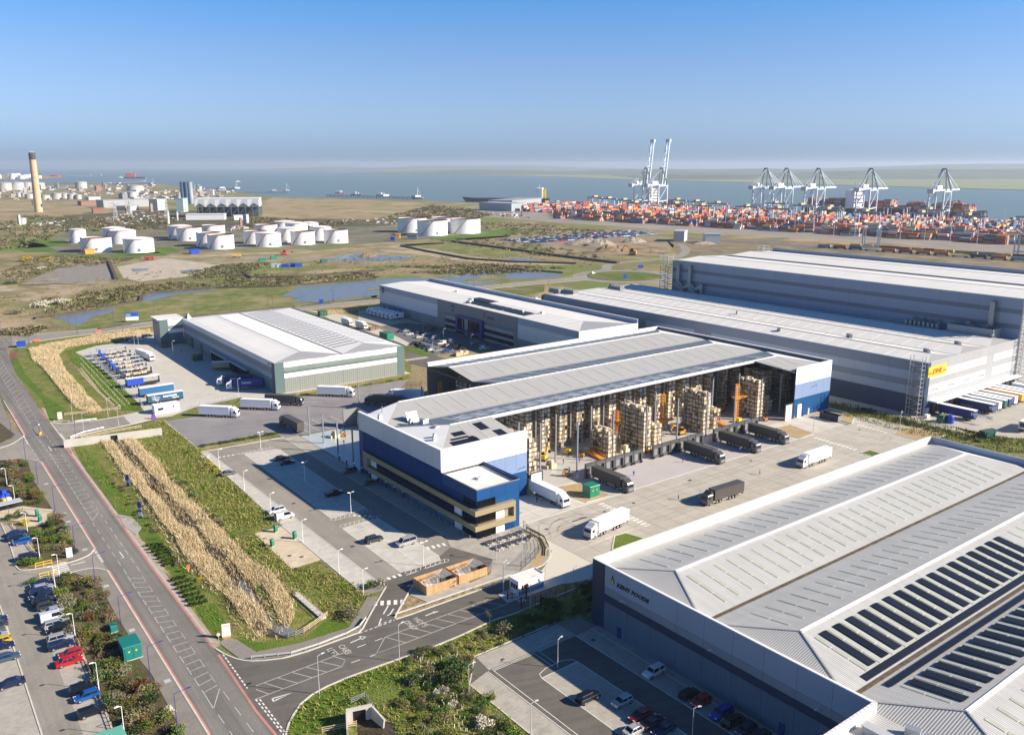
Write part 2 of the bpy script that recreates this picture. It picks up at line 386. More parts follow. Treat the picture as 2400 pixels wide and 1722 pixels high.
def smooth(pts,it=2):
 for _ in range(it):
  o=[pts[0]]
  for a,b in zip(pts,pts[1:]):o+=[lerp(a,b,.25),lerp(a,b,.75)]
  pts=o+[pts[-1]]
 return pts
def text_mesh(name,txt,size,m,parent,loc,rot,shear=0,depth=0.01,sx=1,bold=0.0,align='LEFT'):
 c=bpy.data.curves.new(name,'FONT');c.body=txt;c.size=size;c.extrude=depth;c.shear=shear;c.offset=bold;c.resolution_u=2
 c.align_x=align
 t=bpy.data.objects.new(name,c);COL.objects.link(t);dg=bpy.context.evaluated_depsgraph_get()
 me=bpy.data.meshes.new_from_object(t.evaluated_get(dg));bpy.data.objects.remove(t)
 me.materials.clear();me.materials.append(m)
 o=link(name,me,parent,loc,0);o.rotation_euler=rot;o.scale=(sx,1,1);return o
 # ---------------------------------------------------------------- land, water, far shore
shore=[(-3791,4918),(-2843,4918),(-2420,4565),(-2299,4795),(-1826,4565),(-1143,3244),(-924,2989),(-709,2618),(-542,2547),(-242,2328),(-84,2168),(89,2050),(225,2048),(785,1473),(1065,1188),(1900,336)]
gr=sheet('ground',shore+[(2600,-60),(-3500,-60),(-6000,2000)],0.0,heath)
mb=MB()
for a,b in zip(shore,shore[1:]):
 mb.face([(*a,0.0),(*b,0.0),(b[0],b[1]+9,-3.0),(a[0],a[1]+9,-3.0)])
put('shore_bank',mb,mud,gr)
wm=bpy.data.materials.new('estuary_water');wm.use_nodes=True
_t=wm.node_tree;_b=_t.nodes['Principled BSDF'];_b.inputs['Base Color'].default_value=(.115,.185,.205,1);_b.inputs['Roughness'].default_value=.42
_b.inputs['Specular IOR Level'].default_value=.35
_g=_t.nodes.new('ShaderNodeNewGeometry');_n=_t.nodes.new('ShaderNodeTexNoise');_n.inputs['Scale'].default_value=.012;_n.inputs['Detail'].default_value=9;_n.inputs['Roughness'].default_value=.7
_mp=_t.nodes.new('ShaderNodeMapping');_mp.inputs['Scale'].default_value=(.35,1,1)
_bp=_t.nodes.new('ShaderNodeBump');_bp.inputs['Strength'].default_value=.5;_bp.inputs['Distance'].default_value=1.2
_t.links.new(_g.outputs['Position'],_mp.inputs[0]);_t.links.new(_mp.outputs[0],_n.inputs[0]);_t.links.new(_n.outputs['Fac'],_bp.inputs['Height']);_t.links.new(_bp.outputs[0],_b.inputs['Normal'])
_n2=_t.nodes.new('ShaderNodeTexNoise');_n2.inputs['Scale'].default_value=.0011;_n2.inputs['Detail'].default_value=5;_t.links.new(_mp.outputs[0],_n2.inputs[0])
_mx=_t.nodes.new('ShaderNodeMix');_mx.data_type='RGBA';_mx.inputs['A'].default_value=(.105,.175,.205,1);_mx.inputs['B'].default_value=(.14,.20,.195,1)
_t.links.new(_n2.outputs['Fac'],_mx.inputs['Factor']);_t.links.new(_mx.outputs['Result'],_b.inputs['Base Color'])
sheet('estuary_water',[(-25000,800),(25000,800),(25000,30000),(-25000,30000)],-2.0,wm)
marsh_far=mat('far_salt_marsh',(.20,.23,.115),.95,n=600,amt=.2,n2=120,amt2=.12)
hill_m=mat('far_hill',(.10,.13,.085),.95,n=900,amt=.35,n2=200,amt2=.25)
far_edge=[(-7129,27496),(-2514,15389),(-1146,10986),(-440,9151),(355,7387),(722,5998),(1041,5405),(1607,4166),(1945,3358),(2213,2692)]
sheet('far_shore',far_edge+[(24000,9000),(24000,29000),(-6000,29000)],-0.6,marsh_far)
# low hills on the far shore
for k,(x0,x1,y0,hh,dd)in enumerate([(900,9500,7600,78,1500),(3500,14000,9500,115,2500),(-1800,5000,11500,62,2500),(-5500,3000,20000,110,3000),(4000,21000,14000,170,4000)]):
 mb=MB();n=60;rows=[]
 ph=R.uniform(0,9)
 for j,(f,s_)in enumerate(((-1,0),(-.6,.35),(-.25,.85),(0,1),(.4,.7),(1,0))):
  row=[]
  for i in range(n+1):
   t=i/n;x=x0+(x1-x0)*t
   env=math.sin(math.pi*t)**.5
   h=hh*env*(.72+.18*math.sin(t*9+ph)+.10*math.sin(t*23+2*ph)+R.uniform(-.02,.02))
   row.append((x,y0+f*dd+200*math.sin(t*7+ph),-0.9+h*s_))
  rows.append(row)
 for a,b in zip(rows,rows[1:]):
  for i in range(n):mb.face([a[i],a[i+1],b[i+1],b[i]])
 o=put('hill',mb,hill_m,smooth=True);o['kind']='structure'
 # far headland on the left with the white tank farm
sheet('headland',[(-6601,9151),(-4900,8938),(-4101,8005),(-3465,6858),(-3108,5816),(-3850,5330)],-0.8,straw)
# ---------------------------------------------------------------- middle distance patches
def patch(name,pts,z,m):return sheet(name,pts,z,m)
patch('dry_field',[(-616,2119),(-681,2513),(-521,2449),(-231,2219),(-172,1867),(-111,1625),(-205,1558),(-370,1520),(-505,1625)],.02,straw)
patch('dry_field',[(-1578,2328),(-1386,2387),(-1100,2272),(-874,2073),(-784,1699),(-900,1625),(-1106,1625)],.02,straw)
patch('scrub_ground',[(-829,1625),(-707,1867),(-439,1558),(-217,1484),(-109,1496),(-195,1336),(-486,1246),(-706,1317)],.015,ground_mat('scrub_ground',[(.095,.085,.045),(.14,.115,.06),(.07,.085,.03)],[40,25],fsize=1.5,fine=.4))
patch('tank_compound',[(-535,957),(-612,1206),(-474,1246),(-277,1289),(-195,1336),(-31,1289),(-23,1168),(-117,1086),(-188,1009),(-320,933),(-392,888),(-462,896)],.02,ground_mat('compound',[(.15,.135,.105),(.10,.14,.035),(.21,.185,.14)],[35,28],fsize=1.2,fine=.25))
for q in([(-588,1009),(-631,1099),(-552,1026),(-485,933),(-516,923)],[(-482,901),(-398,901),(-380,933),(-332,867),(-420,855)],[(-603,1067),(-558,1086),(-511,1009),(-543,972)],[(-435,933),(-389,993),(-357,933),(-396,896)],[(-109,1112),(0,1289),(15,1238),(-6,1126),(-78,1061)]):
 patch('grass_patch',q,.03,lush)
patch('service_track',[(-376,879),(-231,942),(-102,1037),(-82,1049),(-81,1032),(-224,914),(-365,855)],.035,tan_g)
patch('hardstanding',[(-380.1,662.1),(-400,743),(-410,785),(-388,831),(-330,714),(-321.1,687.2),(-366.3,667.0)],.03,grey_g)
patch('hardstanding',[(-407,775),(-383,824),(-320,700),(-356.2,679.5)],.04,mat('old_concrete_a',(.225,.20,.17),.9,n=6,amt=.2,n2=1.2,amt2=.12))
patch('hardstanding',[(-361,792),(-345,867),(-269,802),(-247,759),(-275,714),(-295.6,687.2),(-319,709)],.04,mat('old_concrete_b',(.42,.36,.28),.9,n=9,amt=.2,n2=1.5,amt2=.1))
patch('sandy_field',[(-397.8,616.8),(-393.2,662.1),(-357.0,674.4),(-317.7,687.2),(-324.4,662.1),(-313.6,616.8),(-322.8,596.4),(-332.3,586.7),(-342.3,573.5)],.03,tan_g)
patch('sandy_field',[(-308.9,490.0),(-297.2,499.6),(-284.0,505.3),(-270.8,496.8),(-260.3,476.8),(-268.7,470.4),(-294.0,465.4)],.03,tan_g)
patch('sandy_field',[(-378,809),(-339,863),(-246,896),(-136,923),(-89,957),(-61,888),(-124,839),(-201,817),(-271,809),(-316,824)],.025,ground_mat('graded_ground',[(.25,.215,.13),(.155,.155,.055),(.33,.28,.185)],[35,22],fsize=1.2,fine=.18))
patch('dirt_track',[(-165,993),(-133,1009),(-90,967),(-44,888),(0,839),(60,817),(59,802),(-8,809),(-50,839),(-98,905),(-137,933)],.04,tan_g)
patch('grass_field',[(-133,1026),(-72,1049),(-10,972),(13,910),(-8,847),(-48,888),(-99,962)],.035,marsh)
patch('quarry_ground',[(-75,1099),(25,1009),(96,888),(157,888),(188,1009),(193,1099),(116,1183),(0,1154)],.03,ground_mat('quarry',[(.30,.235,.15),(.22,.17,.105),(.15,.125,.075)],[30,18],fsize=1.2,fine=.25))
patch('rail_land',[(193,1099),(322,1099),(422,957),(487,792),(411.4,638.7),(367,743),(274,933),(170,888)],.03,ground_mat('rail_land',[(.21,.165,.095),(.14,.115,.065),(.27,.215,.13)],[25,18],fsize=1.2,fine=.25))
port_m=ground_mat('port_apron',[(.27,.235,.20),(.23,.20,.17),(.31,.275,.235)],[30,60],fsize=1.5,fine=.12)
patch('port_apron',[(-71,1625),(-77,2131),(88,2028),(225,2045),(785,1470),(1065,1185),(1200,1045),(1050,800),(516,875),(452,1026),(332,1132),(219,1246),(132,1355),(36,1461)],.03,port_m)
patch('car_storage_lot',[(-18,1061),(17,1126),(185,1263),(208,1183),(136,1112),(25,1026)],.045,mat('lot_tarmac',(.20,.19,.18),.9,n=10,amt=.15))
patch('marsh_meadow',[(-279.8,514.1),(-274.3,534.1),(-266.2,616.8),(-234.2,647.8),(-163.8,662.1),(-118,700),(-99.5,682.0),(-94.8,596.4),(-141.3,568.1),(-183.7,542.2),(-214.4,511.1),(-233.4,480.6),(-236.9,467.9),(-265.8,496.8)],.03,marsh)
patch('marsh_meadow',[(-104.0,616.8),(-33.0,667.0),(73,743),(77,709),(55.0,695.1),(-31.6,638.7),(-94.2,592.5)],.03,marsh)
# standing water
pond_m=mat('pond_water',(.15,.165,.18),.28,n=6,amt=.25,spec=.4)
patch('pond',[(-257.7,596.4),(-263.4,621.1),(-246.0,636.4),(-222.2,645.5),(-224.8,629.8),(-239.5,619.0),(-244.4,596.4),(-249.9,584.7)],.06,pond_m)
patch('pond',[(-280.1,520.1),(-273.5,532.5),(-268.2,552.3),(-256.5,554.0),(-252.0,539.0),(-257.1,523.2),(-252.6,508.2),(-250.7,491.3),(-266.6,508.2)],.06,pond_m)
patch('pond',[(-163.1,608.5),(-162.7,657.3),(-133.9,676.9),(-107,700),(-68,720),(-26,756),(-4,768),(33,743),(44,737),(39,714),(0,700),(-27.7,657.3),(-29.0,650.2),(-91.8,616.8),(-102.3,606.5),(-132.8,581.0),(-151.1,584.7),(-147.6,600.4)],.06,pond_m)
patch('pond',[(-12,839),(2,871),(21,855),(35,831),(24,824)],.06,pond_m)
patch('pond',[(-185,847),(-174,883),(-157,914),(-131,888),(-99,875),(-106,847),(-140,839)],.06,pond_m)
patch('pond',[(-341,775),(-328,778),(-319,762),(-330,753)],.06,pond_m)
patch('pond',[(-292,759),(-281,772),(-270,756),(-282,743)],.06,pond_m)
for q in([(-80,720),(-43,729),(-44,711),(-74,709)],[(-29,726),(-7,734),(-4,717),(-25,709)],[(-108.3,643.2),(-100.2,652.5),(-98.1,638.7),(-105.3,634.2)],[(-39.7,697.8),(-4,714),(0.0,692.4),(-33.5,676.9)]):
 patch('grass_islet',q,.09,marsh)
 # earth bunds and ditches lining the wetland
bund_m=mat('bund_dark',(.075,.062,.045),.95,n=3,amt=.5)
for pts,w,h in(([(-287.5,514.1),(-278.3,526.2),(-266.4,545.6),(-258.0,569.9),(-251.2,581.0),(-260.4,604.4),(-261.8,621.1),(-223.0,647.8),(-175.7,657.3),(-111,700)],2.5,1.2),([(-231,743),(-214,709),(-176,714),(-139,743),(-112,759)],2.0,1.5),([(-127,998),(-91,933),(-42,855),(0,828),(60,813)],2.5,1.6),([(-72,1055),(-9,967),(44,888),(100,817)],4,2),([(-30,762),(-8,775),(44,743)],2.0,1.2),([(-388,835),(-335,729),(-321,700)],2.5,1.4),([(-142.0,559.2),(-89.7,602.4)],1.0,.6),([(-233.4,480.6),(-213.3,508.2),(-181.1,534.1),(-142.8,562.7)],1.0,.6)):
 o=stripe('earth_bund',pts,w,h,bund_m,z0=0.0)
 # spoil heaps
def heap(name,p,rx,ry,h,m,seed=0,rz=0.3):
 q=random.Random(seed);mb=MB();n=18;rings=[(1,0),(.8,.28),(.55,.62),(.3,.88),(.1,1)];V=[]
 for(f,z)in rings:
  V.append([(rx*f*math.cos(2*math.pi*k/n)*q.uniform(.82,1.15),ry*f*math.sin(2*math.pi*k/n)*q.uniform(.82,1.15),max(h*z*q.uniform(.75,1.15),0)-(0.1 if z==0 else 0))for k in range(n)])
 for a,b in zip(V,V[1:]):
  for k in range(n):mb.face([a[k],a[(k+1)%n],b[(k+1)%n],b[k]])
 mb.face(V[-1]);o=put(name,mb,m,loc=p,rz=rz);return o
rock=mat('broken_rock',(.30,.255,.20),.95,n=2,amt=.45,n2=.7,amt2=.3,bump=1,bscale=1.5)
earth=mat('brown_earth',(.23,.165,.09),.95,n=3,amt=.4,bump=1,bscale=1.2)
for k,(p,rx,ry,h,m,l)in enumerate([((86,1026),26,14,7,rock,'long grey heap of broken rock beside the parked car lot'),((101,1004),22,12,8,rock,'rounded grey heap of broken rock, end of the long heap'),((146,1049),16,10,7,rock,'lone pointed grey rubble heap beyond the quarry'),((112,933),26,11,6,earth,'brown earth heap in the middle of the quarry'),((103,952),12,9,6,earth,'small steep earth heap left of the quarry digger'),((144,933),24,8,3,earth,'low earth heap beside the digger in the quarry'),((226,1026),16,8,3,rock,'low pale rubble heap near the grey shed by the port'),((-147,883),12,8,3,earth,'small brown mound beside the shallow pool')]):
 tag(heap('spoil_heap',(*p,0),rx,ry,h,m,k),l,'spoil heap','spoil heaps')
 # ---------------------------------------------------------------- main road
main_l=[(-42.9,114.5),(-49.2,123.4),(-92.4,182.1),(-100.5,193.3),(-147.1,256.6),(-166.8,283.2),(-199.7,328.4),(-272.7,430.1),(-329.0,483.3)]
main_r=[(-31.2,114.5),(-38.1,123.4),(-43.5,130.1),(-57.0,149.3),(-83.7,185.3),(-105.4,215.2),(-148.4,274.6),(-165.3,296.9),(-219.5,372.5),(-252.7,423.8),(-255.9,434.2)]
road=sheet('road',main_l+[(-312.6,458.2),(-282.6,446.6),(-272.5,452.3),(-272.2,463.2)]+main_r[::-1],.04,road_m)
back_s=[(-255.4,433.4),(-251.9,443.8),(-242.1,455.6),(-228.7,470.2),(-208.3,491.4),(-176.5,520.1),(-133.7,548.9),(-89.1,578.2),(-60.4,608.5),(-27.2,638.7),(16.6,669.4),(61.4,697.8)]
back_n=[(63,717),(17.0,687.2),(-28.0,657.3),(-62.2,627.6),(-91.1,591.5),(-143.3,564.5),(-182.1,537.3),(-213.5,504.2),(-234.9,483.3),(-250.4,472.0),(-271.7,462.4)]
sheet('back_road',back_s+back_n,.045,asphalt)
stripe('verge_kerb',back_s[1:],.25,.12,kerb_m,z0=0)
stripe('verge_kerb',back_n,.25,.12,kerb_m,z0=0)
# roundabout
rc=(94,721)
mb=MB()
ring=[(rc[0]+44*math.cos(2*math.pi*k/40),rc[1]+44*math.sin(2*math.pi*k/40))for k in range(40)]
sheet('roundabout',ring,.05,asphalt)
isl=[(rc[0]+31*math.cos(2*math.pi*k/40),rc[1]+31*math.sin(2*math.pi*k/40))for k in range(40)]
mb=MB();mb.prism(isl,0,.35);o=put('roundabout_island',mb,grass);o['kind']='structure'
for q,w in(([(62,707),(rc[0]-38,rc[1]-8)],9),(smooth([(rc[0]-28,rc[1]+28),(86,768),(85,795),(97,820),(124,843),(153,859),(174,888),(193,957),(198,1026)]),9),([(rc[0]+34,rc[1]-10),(112.1,687.2),(120.4,657.3)],9),([(rc[0]+34,rc[1]+10),(125,743),(139,743)],9)):
 stripe('link_road',q,w,.047,asphalt)
 # left side road into the first estate
sheet('side_road',[(-166.8,283.2),(-165.7,274.6),(-167.4,269.9),(-172.8,264.8),(-167.1,255.4),(-162.5,259.0),(-152.7,259.8),(-147.1,256.6)],.045,asphalt)
sheet('side_road',[(-100.5,193.3),(-101.0,193.8),(-100.2,189.9),(-102.5,186.4),(-106.2,184.2),(-111.4,181.8),(-112.7,180.8),(-107.6,175.8),(-103.5,180.2),(-99.9,181.2),(-98.4,182.9),(-93.8,182.8),(-92.4,182.1)],.045,asphalt)
# footways
sheet('pavement',[(-147.1,256.6),(-150.7,258.7),(-151.9,257.6),(-140.1,239.7),(-123.1,217.5),(-114.3,205.6),(-103.8,191.7),(-104.7,188.7),(-106.5,184.8),(-100.4,190.2),(-100.9,193.7),(-100.5,193.3)],.10,pavement_m)
sheet('pavement',[(-92.4,182.1),(-97.0,183.5),(-99.9,181.0),(-92.0,176.9),(-84.2,165.7),(-75.4,154.0),(-69.5,145.2),(-65.6,140.8),(-59.2,131.7),(-53.1,123.4),(-47.8,115.4),(-43.5,115.4),(-49.2,123.4)],.10,pavement_m)
sheet('pavement',[(-166.8,283.2),(-177.2,293.8),(-203.1,331.8),(-211.7,337.7),(-200.3,315.8),(-170.7,284.5),(-168.8,279.5),(-170.2,274.6),(-172.7,271.8),(-170.2,267.4),(-167.6,270.1),(-165.8,274.8)],.09,pavement_m)
sheet('pavement',[(-179.9,318.7),(-172.9,315.8),(-142.1,266.4),(-129.6,249.4),(-104.6,215.2),(-93.0,201.5),(-89.5,196.2),(-76.5,178.9),(-79.4,181.8),(-59.4,154.5),(-56.1,150.7),(-57.0,149.3),(-83.7,185.3),(-105.4,215.2),(-148.4,274.6),(-162.6,293.8)],.035,mat('verge_gravel',(.37,.31,.22),.9,n=1,amt=.3))
lines('edge_line',[[(-141.3,264.7),(-104.4,213.6),(-80.8,181.8),(-58.4,151.5)]],.8,.05,mat('pale_edge',(.42,.39,.36),.9,n=2,amt=.15),road)
# red edge strips and kerbs
lines('red_edge',[[(-146.6,256.4),(-100.4,193.3)],[(-92.0,181.8),(-49.1,123.4)],[(-190.1,315.8),(-167.2,284.3)]],.75,.052,red_p,road)
lines('red_edge',[[(-149.2,274.6),(-106.2,215.9),(-82.9,183.8),(-57.4,149.7)],[(-55.5,147.2),(-43.4,129.8),(-38.3,123.4)],[(-178.8,315.8),(-167.3,300.4)]],.45,.052,red_p,road)
for q in([(-147.1,256.6),(-100.5,193.3)],[(-92.4,182.1),(-49.2,123.4)],[(-199.7,328.4),(-166.8,283.2)],smooth([(-166.8,283.2),(-165.7,274.6),(-167.4,269.9),(-172.8,264.8)]),smooth([(-100.4,193.1),(-100.7,193.4),(-100.2,189.9),(-102.5,186.4),(-106.2,184.2),(-111.4,181.8),(-113.2,182.8),(-115.5,185.4)]),smooth([(-92.4,182.1),(-95.9,183.5),(-98.9,182.1),(-101.3,179.9)]),smooth([(-163.4,258.2),(-152.6,259.6),(-147.0,256.4)])):
 stripe('kerb',q,.3,.14,kerb_m,z0=0)
 # hatching and lane lines
def hatch(l0,l1,r0,r1,n,tip=None):
 segs=[[lerp(l0,l1,(k+.5)/n),lerp(r0,r1,(k+.5)/n)]for k in range(n)]
 lines('hatching',segs,.16,.056,worn_p,road)
 dashes('lane_line',[(l0,l1)],.16,3,1.5,.056,worn_p,road)
 dashes('lane_line',[(r0,r1)],.12,3,3,.056,worn_p,road)
 if tip:lines('hatch_tip',[[l1,tip],[r1,tip]],.16,.056,worn_p,road)
hatch((-237.1,387.2),(-171.5,296.0),(-241.5,399.8),(-170.8,299.7),16)
hatch((-148.2,264.2),(-111.5,213.6),(-144.2,263.6),(-110.4,216.7),16,(-109.2,210.5))
hatch((-86.6,179.3),(-53.3,133.9),(-83.3,179.3),(-51.7,136.3),21,(-50.8,130.4))
dashes('lane_line',[((-108.6,209.2),(-86.7,179.6)),((-109.3,215.2),(-83.3,179.6)),((-49.5,128.8),(-44.4,122.1)),((-50.7,135.3),(-40.6,122.1)),((-162.2,282.3),(-148.1,263.9)),((-159.1,283.1),(-145.3,263.9)),((-166.4,282.3),(-147.3,256.5))],.15,3,2.5,.056,worn_p,road)
lines('turn_arrow',[[(-94.0,192.0),(-91.5,188.7),(-92.1,188.4)],[(-152.5,271.6),(-149.2,267.3),(-149.7,266.9)]],.22,.056,white_p,road)
dashes('give_way',[((-100.2,192.4),(-95.4,186.1)),((-99.8,192.4),(-95.4,186.6))],.25,.6,.35,.058,white_p,road)
dashes('give_way',[((-55.4,148.3),(-46.8,136.3)),((-44.4,133.1),(-37.0,123.4)),((-43.7,133.1),(-36.5,123.4))],.25,.8,.5,.058,white_p,road)
lines('stop_line',[[(-166.4,299.5),(-148.9,275.9)],[(-155.6,285.6),(-149.7,277.5)],[(-166.7,282.7),(-160.2,273.6)]],.25,.058,white_p,road)
dashes('zebra',[((-105.2,185.4),(-101.7,180.5))],3.2,.55,.5,.058,white_p,road)
lines('zebra_paving',[[(-105.2,185.6),(-103.8,186.2)],[(-101.4,180.1),(-100.0,181.0)]],1.0,.115,mat('tactile_paving',(.62,.48,.28),.85),road)
lines('turn_arrow',[[(-102.0,184.8),(-99.6,186.6)]],.3,.058,white_p,road)
# traffic island
ti=[(-168.4,291.3),(-168.9,296.8),(-159.9,283.9),(-161.4,282.3)]
mb=MB();mb.prism(ti,0,.16);o=put('traffic_island',mb,[pavement_m]);o['kind']='structure'
# ---------------------------------------------------------------- access road to the sage building
sheet('access_road',[(-166.0,298.8),(-160.9,297.8),(-150.8,301.6),(-144.3,306.8),(-138.2,313.5),(-130.6,304.5),(-136.4,296.0),(-143.1,289.7),(-148.6,283.6),(-149.8,277.8)],.05,asphalt)
ar=sheet('gate_apron',[(-143.2,306.8),(-138.2,313.5),(-124.6,307.4),(-130.6,304.5),(-136.2,296.9)],.055,conc_b)
lines('hatching',[[lerp((-159.2,290.7),(-154.3,286.9),k/4),lerp((-156.8,294.6),(-148.6,293.5),k/4)]for k in range(5)],.2,.06,worn_p,ar)
for q in(smooth([(-164.9,297.8),(-160.6,297.3),(-150.8,301.6),(-144.3,306.8),(-138.4,313.9)]),smooth([(-149.6,277.5),(-148.5,283.4),(-143.0,289.5),(-136.3,295.8),(-130.5,304.1)])):
 stripe('kerb',q,.4,.15,kerb_m,z0=0)
 # yard of the sage building
sheet('concrete_yard',[(-216.3,419.5),(-213.1,434.9),(-202.7,444.6),(-204.8,459.0),FG(-30,165),FG(0,170),FG(62,160),FG(62,0),FG(3,-2),(-93.9,336.5),(-98.4,333.0),(-108.1,333.7),(-121.4,318.7),(-125.4,308.0),(-138.0,312.9),(-144.6,324.0),(-172.2,364.2),(-199.5,399.8)],.05,conc_b)
lines('slab_joint',[[FG(-8-6*k,5),FG(-8-6*k,125)]for k in range(5)]+[[FG(-1,10+6*k),FG(-36,10+6*k)]for k in range(19)],.12,.056,mat('dark_joint',(.46,.44,.40),.9),bpy.data.objects['concrete_yard'])
# grey truck park behind the hall
yard_w=sheet('truck_park',[(-125.7,301.0),(-116.1,306.8),(-103.7,319.1),(-84.8,333.8),(-79.1,339.6),(-66.7,347.2),(-44.3,364.2),FM(60,125),FM(60,89),FM(0,90),FM(-5,91),FM(-5,97),FM(-32,98.5)],.05,asphalt_g)
lines('bay_line',[[FM(x,91),FM(x,106)]for x in(-5,0,4.2,8,11.8,15.4,19)]+[[FM(x,133.5),FM(x+9,124.5)]for x in(-24,-16,-8,0,8,16,24,32,36,40)],.18,.056,mat('bay_paint',(.62,.61,.60),.7,n=1,amt=.2),yard_w)
lines('edge_line',[[FM(-5,91),FM(-32,98.5),(-125.7,301.0)]],.2,.056,white_p,yard_w)
# verge between the truck park and the sage building
sheet('verge',[(-125.9,301.4),(-116.2,307.2),(-103.8,319.5),(-84.9,334.0),(-79.1,339.8),(-66.8,347.5),(-44.4,364.4),(-45.3,372.3),(-67.9,350.6),(-80.0,343.9),(-86.0,338.5),(-100.2,327.2),(-119.3,314.5),(-127.3,304.5)],.058,embank)
# road between the sage and the grey buildings
sheet('service_road',[(-54.8,434.3),(-48.2,444.8),(-35.5,409.2),(-27.2,399.3),(-36.4,383.0),(-47.8,393.8),(-52.8,417.8)],.05,asphalt_d)
sheet('service_road',[(-133.9,549.9),(-119.2,534.3),(-110.1,514.6),(-64.1,452.0),(-52.0,430.9),(-53.6,444.8),(-74.6,481.4),(-103.1,529.2)],.045,conc_b)
dashes('zebra',[((-50.4,401.1),(-40.6,407.9))],3.5,.6,.6,.058,white_p,bpy.data.objects['service_road'])
# car park and yard of the grey building
gy=sheet('grey_building_yard',[(-98.8,551.2),(-85.4,553.4),FT(0,0),FT(-2,-195),(-13.0,429.2),(-22.4,419.6),(-36.5,414.4),(-49.8,434.8),(-64.0,463.6),(-73.3,487.3),(-92.0,511.4)],.05,ground_mat('yard_tarmac',[(.15,.15,.155),(.125,.125,.13)],[10],fsize=.4,fine=.1))
sheet('grey_building_apron',[(-98.8,551.2),(-85.4,553.4),FT(-1,0),FT(-1,-66),(-62.4,501.9),(-75.4,490.9),(-92.0,511.4)],.056,conc)
sheet('flower_verge',[(-55.1,434.8),(-49.6,433.4),(-39.3,414.4),(-42.1,409.2),(-54.0,426.4)],.06,lush)
sheet('verge',[(-52.8,417.8),(-49.6,410.0),(-44.6,374.9),(-47.3,372.3)],.03,embank)
sheet('verge',[(-132.7,548.6),(-111.0,566.5),(-89.0,578.1),(-85.2,552.6),(-104.6,533.0),(-113.4,524.3)],.03,ground_mat('reed_bed',[(.34,.24,.11),(.13,.155,.03),(.28,.20,.09)],[14,9],fsize=.5,fine=.4))
sheet('verge',[(-29.3,634.8),(25.5,676.7),(23.8,630.9),(1.7,604.7),(-19.0,623.2)],.03,ground_mat('verge_mix',[(.13,.145,.035),(.24,.185,.09),(.10,.12,.03)],[12,9],fsize=.6,fine=.35))
sheet('verge',[(-251.5,423.8),(-251.2,442.7),(-228.7,468.4),(-207.5,489.5),(-192.5,452.7),(-204.5,450.7),(-212.9,444.6),(-224.0,427.4),(-207.2,396.6),(-150.0,314.5),(-144.6,307.4),(-151.0,302.2),(-160.9,297.8),(-165.7,298.8),(-219.2,372.5)],.03,embank)
sheet('grass_verge',[(-243.6,409.7),(-241.9,413.2),(-215.2,372.5),(-187.6,336.5),(-167.6,314.5),(-164.5,300.7),(-167.2,300.7),(-185.2,329.6),(-219.2,372.5)],.04,lush)
sheet('red_surfacing',[(-247.4,416.7),(-245.5,419.5),(-237.0,404.7),(-240.0,404.7)],.06,mat('red_tarmac',(.23,.06,.045),.9,n=1,amt=.2))
sheet('grass_bank',[(-222.9,423.8),(-216.7,442.7),(-203.5,446.6),(-212.7,434.2),(-216.3,419.5),(-199.5,399.8),(-172.2,364.2),(-144.4,323.6),(-139.5,314.5),(-147.7,314.5),(-166.8,341.2),(-192.0,378.3),(-208.8,399.8)],.045,lush)
# ---------------------------------------------------------------- ditch land between the main road and the hall
sheet('verge',[(-146.2,274.6),(-145.8,280.1),(-130.4,291.7),(-131.0,294.2),(-126.2,301.6),FM(-32,98),FM(-31,92.5),(-100.3,265.9),(-58.7,207.4),(-64.4,202.5),(-50.3,182.8),(-44.3,187.5),(-33.5,173.3),(-30.5,175.4),(-28.4,176.5),(-27.7,173.3),(-28.6,169.6),(-31.0,169.6),(-32.7,157.0),(-40.9,151.5),(-48.7,148.1),(-54.8,152.8),(-55.7,151.5),(-59.1,154.5),(-67.7,167.1),(-80.3,184.1),(-93.0,201.5),(-129.6,249.4)],.03,embank)
sheet('grass_verge',[(-144.6,272.2),(-139.4,269.9),(-127.1,254.5),(-111.1,231.5),(-97.5,212.9),(-86.3,198.8),(-85.6,196.2),(-91.1,198.1),(-95.9,205.6),(-103.8,214.4),(-129.1,248.4)],.05,lush)
sheet('grass_verge',[(-79.5,183.9),(-76.7,186.3),(-72.5,180.5),(-75.3,178.3)],.05,lush)
sheet('grass_verge',[(-66.3,165.2),(-62.8,166.7),(-55.4,155.3),(-56.5,152.0),(-60.7,157.0)],.05,lush)
sheet('grass_verge',[(-50.8,151.5),(-44.0,151.5),(-40.3,153.6),(-37.5,160.6),(-33.4,158.3),(-32.7,157.0),(-40.9,151.5),(-48.7,148.3),(-54.3,153.2)],.05,lush)
sheet('ditch_bed',[(-136.4,277.0),(-131.2,278.2),(-120.7,264.2),(-102.8,240.6),(-85.3,215.9),(-70.8,194.9),(-55.1,170.6),(-60.6,179.2),(-53.7,169.3),(-47.2,157.0),(-43.8,157.0),(-43.8,152.8),(-48.9,153.6),(-52.1,157.0),(-54.6,163.3),(-87.3,205.6),(-105.7,232.4),(-124.3,257.6)],.045,mud)
sheet('ditch_water',[(-61.6,179.2),(-58.3,174.9),(-54.7,169.1),(-48.1,158.8),(-43.8,157.0),(-43.9,153.2),(-47.2,155.3),(-50.9,160.6),(-55.8,163.3)],.06,pond_m)
